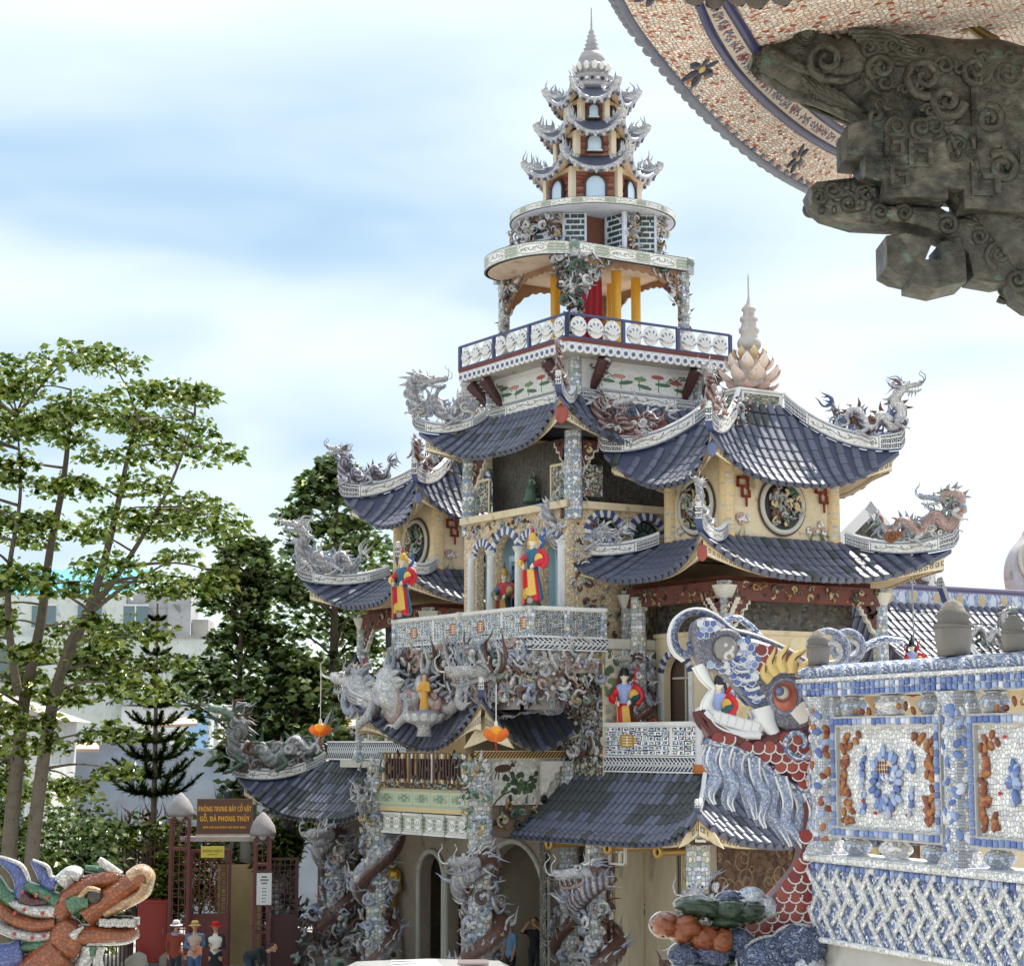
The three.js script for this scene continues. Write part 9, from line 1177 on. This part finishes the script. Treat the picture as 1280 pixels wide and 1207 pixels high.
{
  const t = thing('metal_cabinet', 'tall bright red metal cabinet beside the iron gate', 'cabinet', [-10.25, 0, -58.6], 0.15);
  part(t, 'cabinet', boxAt(-0.5, 0.4, 0.25, 2.0, -0.3, 0.3, 0.02), std([0.42, 0.03, 0.02], 0.45)); part(t, 'cabinet_feet', [box(0.8, 0.25, 0.4, -0.05, 0.125, 0)], greyM); part(t, 'cabinet_door', boxAt(-0.42, 0.32, 0.35, 1.9, 0.3, 0.32, 0.005), std([0.36, 0.02, 0.018], 0.4)); part(t, 'door_handle', [box(0.03, 0.2, 0.04, 0.22, 1.1, 0.34)], greyM);
  const f = thing('iron_fence', 'red-brown iron fence with fine uprights beside the gate', 'fence', [-11.6, 0, -59.2], 0.1); for (let i = 0; i < 26; i++) part(f, 'upright', box(0.045, 3.6, 0.045, -1.6 + i * 0.115, 1.8, 0), ironM); part(f, 'fence_rail', [box(3.1, 0.07, 0.07, -0.15, 3.4, 0), box(3.1, 0.07, 0.07, -0.15, 2.2, 0), box(3.1, 0.07, 0.07, -0.15, 0.9, 0)], ironM);
  for (const [x, z, s, label] of [[-10.6, -57.6, 0.34, 'rounded pale boulder at the foot of the red cabinet'], [-9.75, -58.3, 0.3, 'rounded pale boulder between the cabinet and the gate post']]) { const r = thing('boulder', label, 'boulder', [x, 0, z]); part(r, 'stone', crumple(ball(s, 0, s * 0.75, 0, 1, 1, 0.9, 20), 0.12, 3, x), plaster([0.5, 0.47, 0.42])); }
  const m = thing('stone_slab', 'tall ochre stone slab standing inside the gateway', 'stone', [-8.05, 0, -60.2]); part(m, 'stone', crumple(new THREE.BoxGeometry(1.3, 2.9, 0.4, 10, 20, 3).translate(0, 1.45, 0), 0.1, 1.6, 3), plaster([0.5, 0.38, 0.2]));
}
// ---- white van, mostly below the frame
{
  const t = thing('parked_van', 'white van with glaring sunlit roof parked before the porch', 'van', [-0.95, 0, -39.2], 0.12);
  const paintW = phys([0.8, 0.8, 0.8], 0.3, { clearcoat: 1, clearcoatRoughness: 0.08 }), gl = std([0.03, 0.035, 0.04], 0.08);
  part(t, 'body', slab(shapeOf([[-2.45, 0.35], [2.35, 0.35], [2.42, 0.8], [2.3, 1.15], [1.75, 1.3], [1.15, 2.02], [0.8, 2.2], [-0.6, 2.26], [-2.0, 2.22], [-2.36, 2.05], [-2.46, 1.2]]), 1.9, 0.16, 8, 5), paintW);
  for (const s of [-1, 1]) { for (const [x0, x1] of [[-2.2, -1.15], [-1.05, 0.05], [0.15, 1.0]]) part(t, 'side_window', slab(shapeOf([[x0, 1.3], [x1 + (x1 > 0.5 ? 0.4 : 0), 1.3], [x1, 1.92], [x0, 1.95]]), 0.02, 0.004).translate(0, 0, s * 0.95), gl); for (const x of [-1.5, 1.5]) { const w = part(t, 'wheel', new THREE.CylinderGeometry(0.35, 0.35, 0.24, 28).rotateX(Math.PI / 2), std([0.02, 0.02, 0.02], 0.8), [x, 0.35, s * 0.86]); part(w, 'rim', new THREE.CylinderGeometry(0.21, 0.21, 0.255, 20).rotateX(Math.PI / 2), std([0.5, 0.5, 0.52], 0.35, { metalness: 0.8 })); } part(t, 'headlight', ball(0.14, 2.28, 0.95, s * 0.7, 0.5, 0.8, 1.2), std([0.7, 0.7, 0.72], 0.1)); }
  part(t, 'windscreen', [place(box(0.02, 0.9, 1.55, 0, 0, 0), 1.5, 1.68, 0, 0, 0, 0.7)], gl); part(t, 'rear_window', [place(box(0.02, 0.6, 1.5, 0, 0, 0), -2.45, 1.6, 0)], gl);
  for (let i = 0; i < 3; i++) part(t, 'roof_swage', box(0.9, 0.025, 0.09, -0.9, 2.265, -0.45 + i * 0.45, 0.01), paintW); part(t, 'roof_vent', [box(0.55, 0.06, 0.5, 0.2, 2.27, 0.1, 0.02)], std([0.25, 0.2, 0.2], 0.3));
}
// ---- pale building behind the trees
{
  const wallG = plaster([0.62, 0.66, 0.62]), concrete = plaster([0.42, 0.42, 0.44]);
  const t = thing('warehouse', 'pale green-grey building with bare concrete roof block behind the trees', 'building', [-19, 0, -95], 0.05);
  part(t, 'wall', boxAt(-9, 5.4, 0, 11.3, -3, 3), wallG); part(t, 'parapet', boxAt(-9, 1.0, 11.3, 13.3, -2.5, 2.6), wallG); part(t, 'roof_block', boxAt(1.02, 3.9, 11.3, 13.4, -1.5, 2.4), concrete); part(t, 'roof_block_end', boxAt(2.95, 4.0, 11.32, 13.5, 2.4, 2.7), concrete); part(t, 'stair_head', boxAt(3.95, 4.7, 11.3, 12.2, -1, 1.6), greyM); part(t, 'roof_line', boxAt(0.9, 5.5, 11.25, 11.4, 2.9, 3.12), greyM); for (let i = 0; i < 5; i++) { const x = -7.5 + i * 2.1, w = part(t, 'window', boxAt(x, x + 1.1, 11.75, 12.75, 2.6, 2.63), glassM); part(w, 'window_frame', [boxAt(x - 0.06, x + 1.16, 12.75, 12.83, 2.6, 2.66), boxAt(x - 0.06, x + 1.16, 11.67, 11.75, 2.6, 2.66), boxAt(x + 0.52, x + 0.58, 11.75, 12.75, 2.6, 2.65)], whiteM); } for (const x of [1.0, 2.9]) part(t, 'down_pipe', cyl(0.06, 0.06, 3.0, x, 8.3, 3.06, 8), whiteM); for (const y of [11.95, 12.65]) part(t, 'formwork_joint', boxAt(1.02, 3.9, y, y + 0.03, 2.4, 2.41), greyM); for (const [x, y] of [[-1.2, 10.1], [0.2, 9.4]]) { const c = part(t, 'cooling_unit', boxAt(x, x + 0.8, y, y + 0.55, 3.0, 3.3, 0.02), whiteM); part(c, 'cooling_fan', new THREE.CylinderGeometry(0.2, 0.2, 0.02, 18).rotateX(Math.PI / 2).translate(x + 0.3, y + 0.27, 3.31), greyM); } part(t, 'shed_roof', [place(box(5.2, 0.12, 2.0, 0, 0, 0), 3.2, 8.35, 4.0, 0.12, 0, 0)], std([0.35, 0.4, 0.5], 0.5)); part(t, 'shed_wall', boxAt(1.2, 5.2, 0, 8.1, 3.0, 4.6), plaster([0.75, 0.77, 0.8])); part(t, 'blue_door', boxAt(4.2, 5.1, 5.2, 7.9, 4.6, 4.66), std([0.3, 0.5, 0.75], 0.5)); part(t, 'window_band', boxAt(-8.4, -3.2, 9.2, 10.9, 3.0, 3.05), std([0.12, 0.16, 0.16], 0.3));
  const b = thing('workshop', 'low building with bright blue metal roof behind the spreading tree', 'building', [-24.5, 0, -104]); part(b, 'wall', boxAt(-8, 4, 0, 13.2, -3, 3), plaster([0.7, 0.7, 0.7])); part(b, 'metal_roof', [place(box(9.4, 0.12, 6.6, 0, 0, 0), 0.5, 14.6, 1.0, 0.3, 0, 0)], std([0.12, 0.42, 0.75], 0.4)); for (let i = 0; i < 16; i++) part(b, 'roof_rib', [place(box(0.06, 0.06, 6.6, 0, 0.09, 0), -3.9 + i * 0.58, 14.6, 1.0, 0.3, 0, 0)], std([0.14, 0.46, 0.8], 0.4));
  // painted rockery wall
  const rk = thing('rockery', 'pale blue-grey artificial rock wall with sharp folds behind the gate', 'rockery', [-12.2, 0, -74]); part(rk, 'rock_face', crumple(sheet((u, v) => [lerp(-8, 8, u), v * (6.6 + 1.2 * fbm(u * 3, 2, 1) * 2 + 1.3 * Math.exp(-(((u - 0.66) / 0.05) ** 2))), 1.2 * fbm(u * 5, v * 3, 2, 4) - v * 1.5], 90, 40), 0.35, 0.9, 7), std([0.42, 0.47, 0.56], 0.8, { map: rep(stainTex, 0.15) })); part(rk, 'rock_back', boxAt(-8, 8, 0, 5.2, -2.6, -1.9), greyM);
  for (let i = 0; i < 4; i++) part(rk, 'tile_ledge', [place(box(1.8, 0.12, 0.8, 0, 0, 0), -4 + i * 3.6, 6.3 + (i % 2) * 0.9, -0.6, 0.3, 0.2, 0.05 * i)], std([0.6, 0.45, 0.38], 0.7));
  const h = thing('shed', 'small shed with pale pink tiled roof behind the evergreens', 'building', [-6.2, 0, -78]); part(h, 'wall', boxAt(-2.5, 2.5, 0, 6.8, -1.5, 1.5), plaster([0.6, 0.6, 0.62])); part(h, 'shed_roof', [slab(shapeOf([[-2.9, 0], [2.9, 0], [0, 1.6]]), 3.4, 0.03).translate(0, 6.8, 0)], plaster([0.62, 0.5, 0.46]));
  const f = thing('white_house', 'white house wall glimpsed below the spreading tree', 'building', [-22, 0, -72]); part(f, 'wall', boxAt(-6, 6, 0, 7.2, -2, 2), plaster([0.72, 0.73, 0.74])); part(f, 'roof', [slab(shapeOf([[-6.5, 0], [6.5, 0], [0, 2.2]]), 4.6, 0.03).translate(0, 7.2, 0)], plaster([0.5, 0.44, 0.42])); for (const x of [-4, -1, 2, 4.6]) { const w = part(f, 'window', boxAt(x - 0.5, x + 0.5, 3.6, 5.4, 2.0, 2.04), glassM); part(w, 'window_frame', [boxAt(x - 0.58, x + 0.58, 5.4, 5.5, 2, 2.08), boxAt(x - 0.58, x + 0.58, 3.5, 3.6, 2, 2.08)], whiteM); }
}
// red bromeliad tops along the fence
{ const q = rngOf(921); for (let k = 0; k < 5; k++) { const t = thing('spiky_plant', ['red spiky plant behind the pine foot', 'red spiky plant left of the sign board', 'dark spiky plant above the sign board', 'purple spiky plant beside the sign board', 'small red spiky plant by the fence top'][k], 'plant', [[-10.9, 4.1, -61], [-10.2, 4.1, -61.2], [-8.7, 4.6, -61.6], [-8.0, 4.6, -61.4], [-11.5, 4.0, -60.8]][k], 0, 'spiky plants along the fence top'); const g = []; for (let i = 0; i < 12; i++) { const a = q() * 6.283; g.push(flameTube(V(0, 0, 0), V(Math.cos(a) * 0.6, 1, Math.sin(a) * 0.6), rr(0.4, 0.8, q), 0.03, rr(-0.8, 0.8, q), pick(k === 2 || k === 3 ? [PAL.dark, PAL.blue] : [PAL.red, PAL.maroon, PAL.green], q))); } part(t, 'leaf_blade', g, ornPlain).userData = { kind: 'stuff' }; part(t, 'planter', [cyl(0.22, 0.26, 4.0, 0, -4.0, 0, 10)], greyM); } }
scene.traverse((o) => { if (o.isMesh) o.castShadow = o.receiveShadow = true; });
renderer.render(scene, camera);
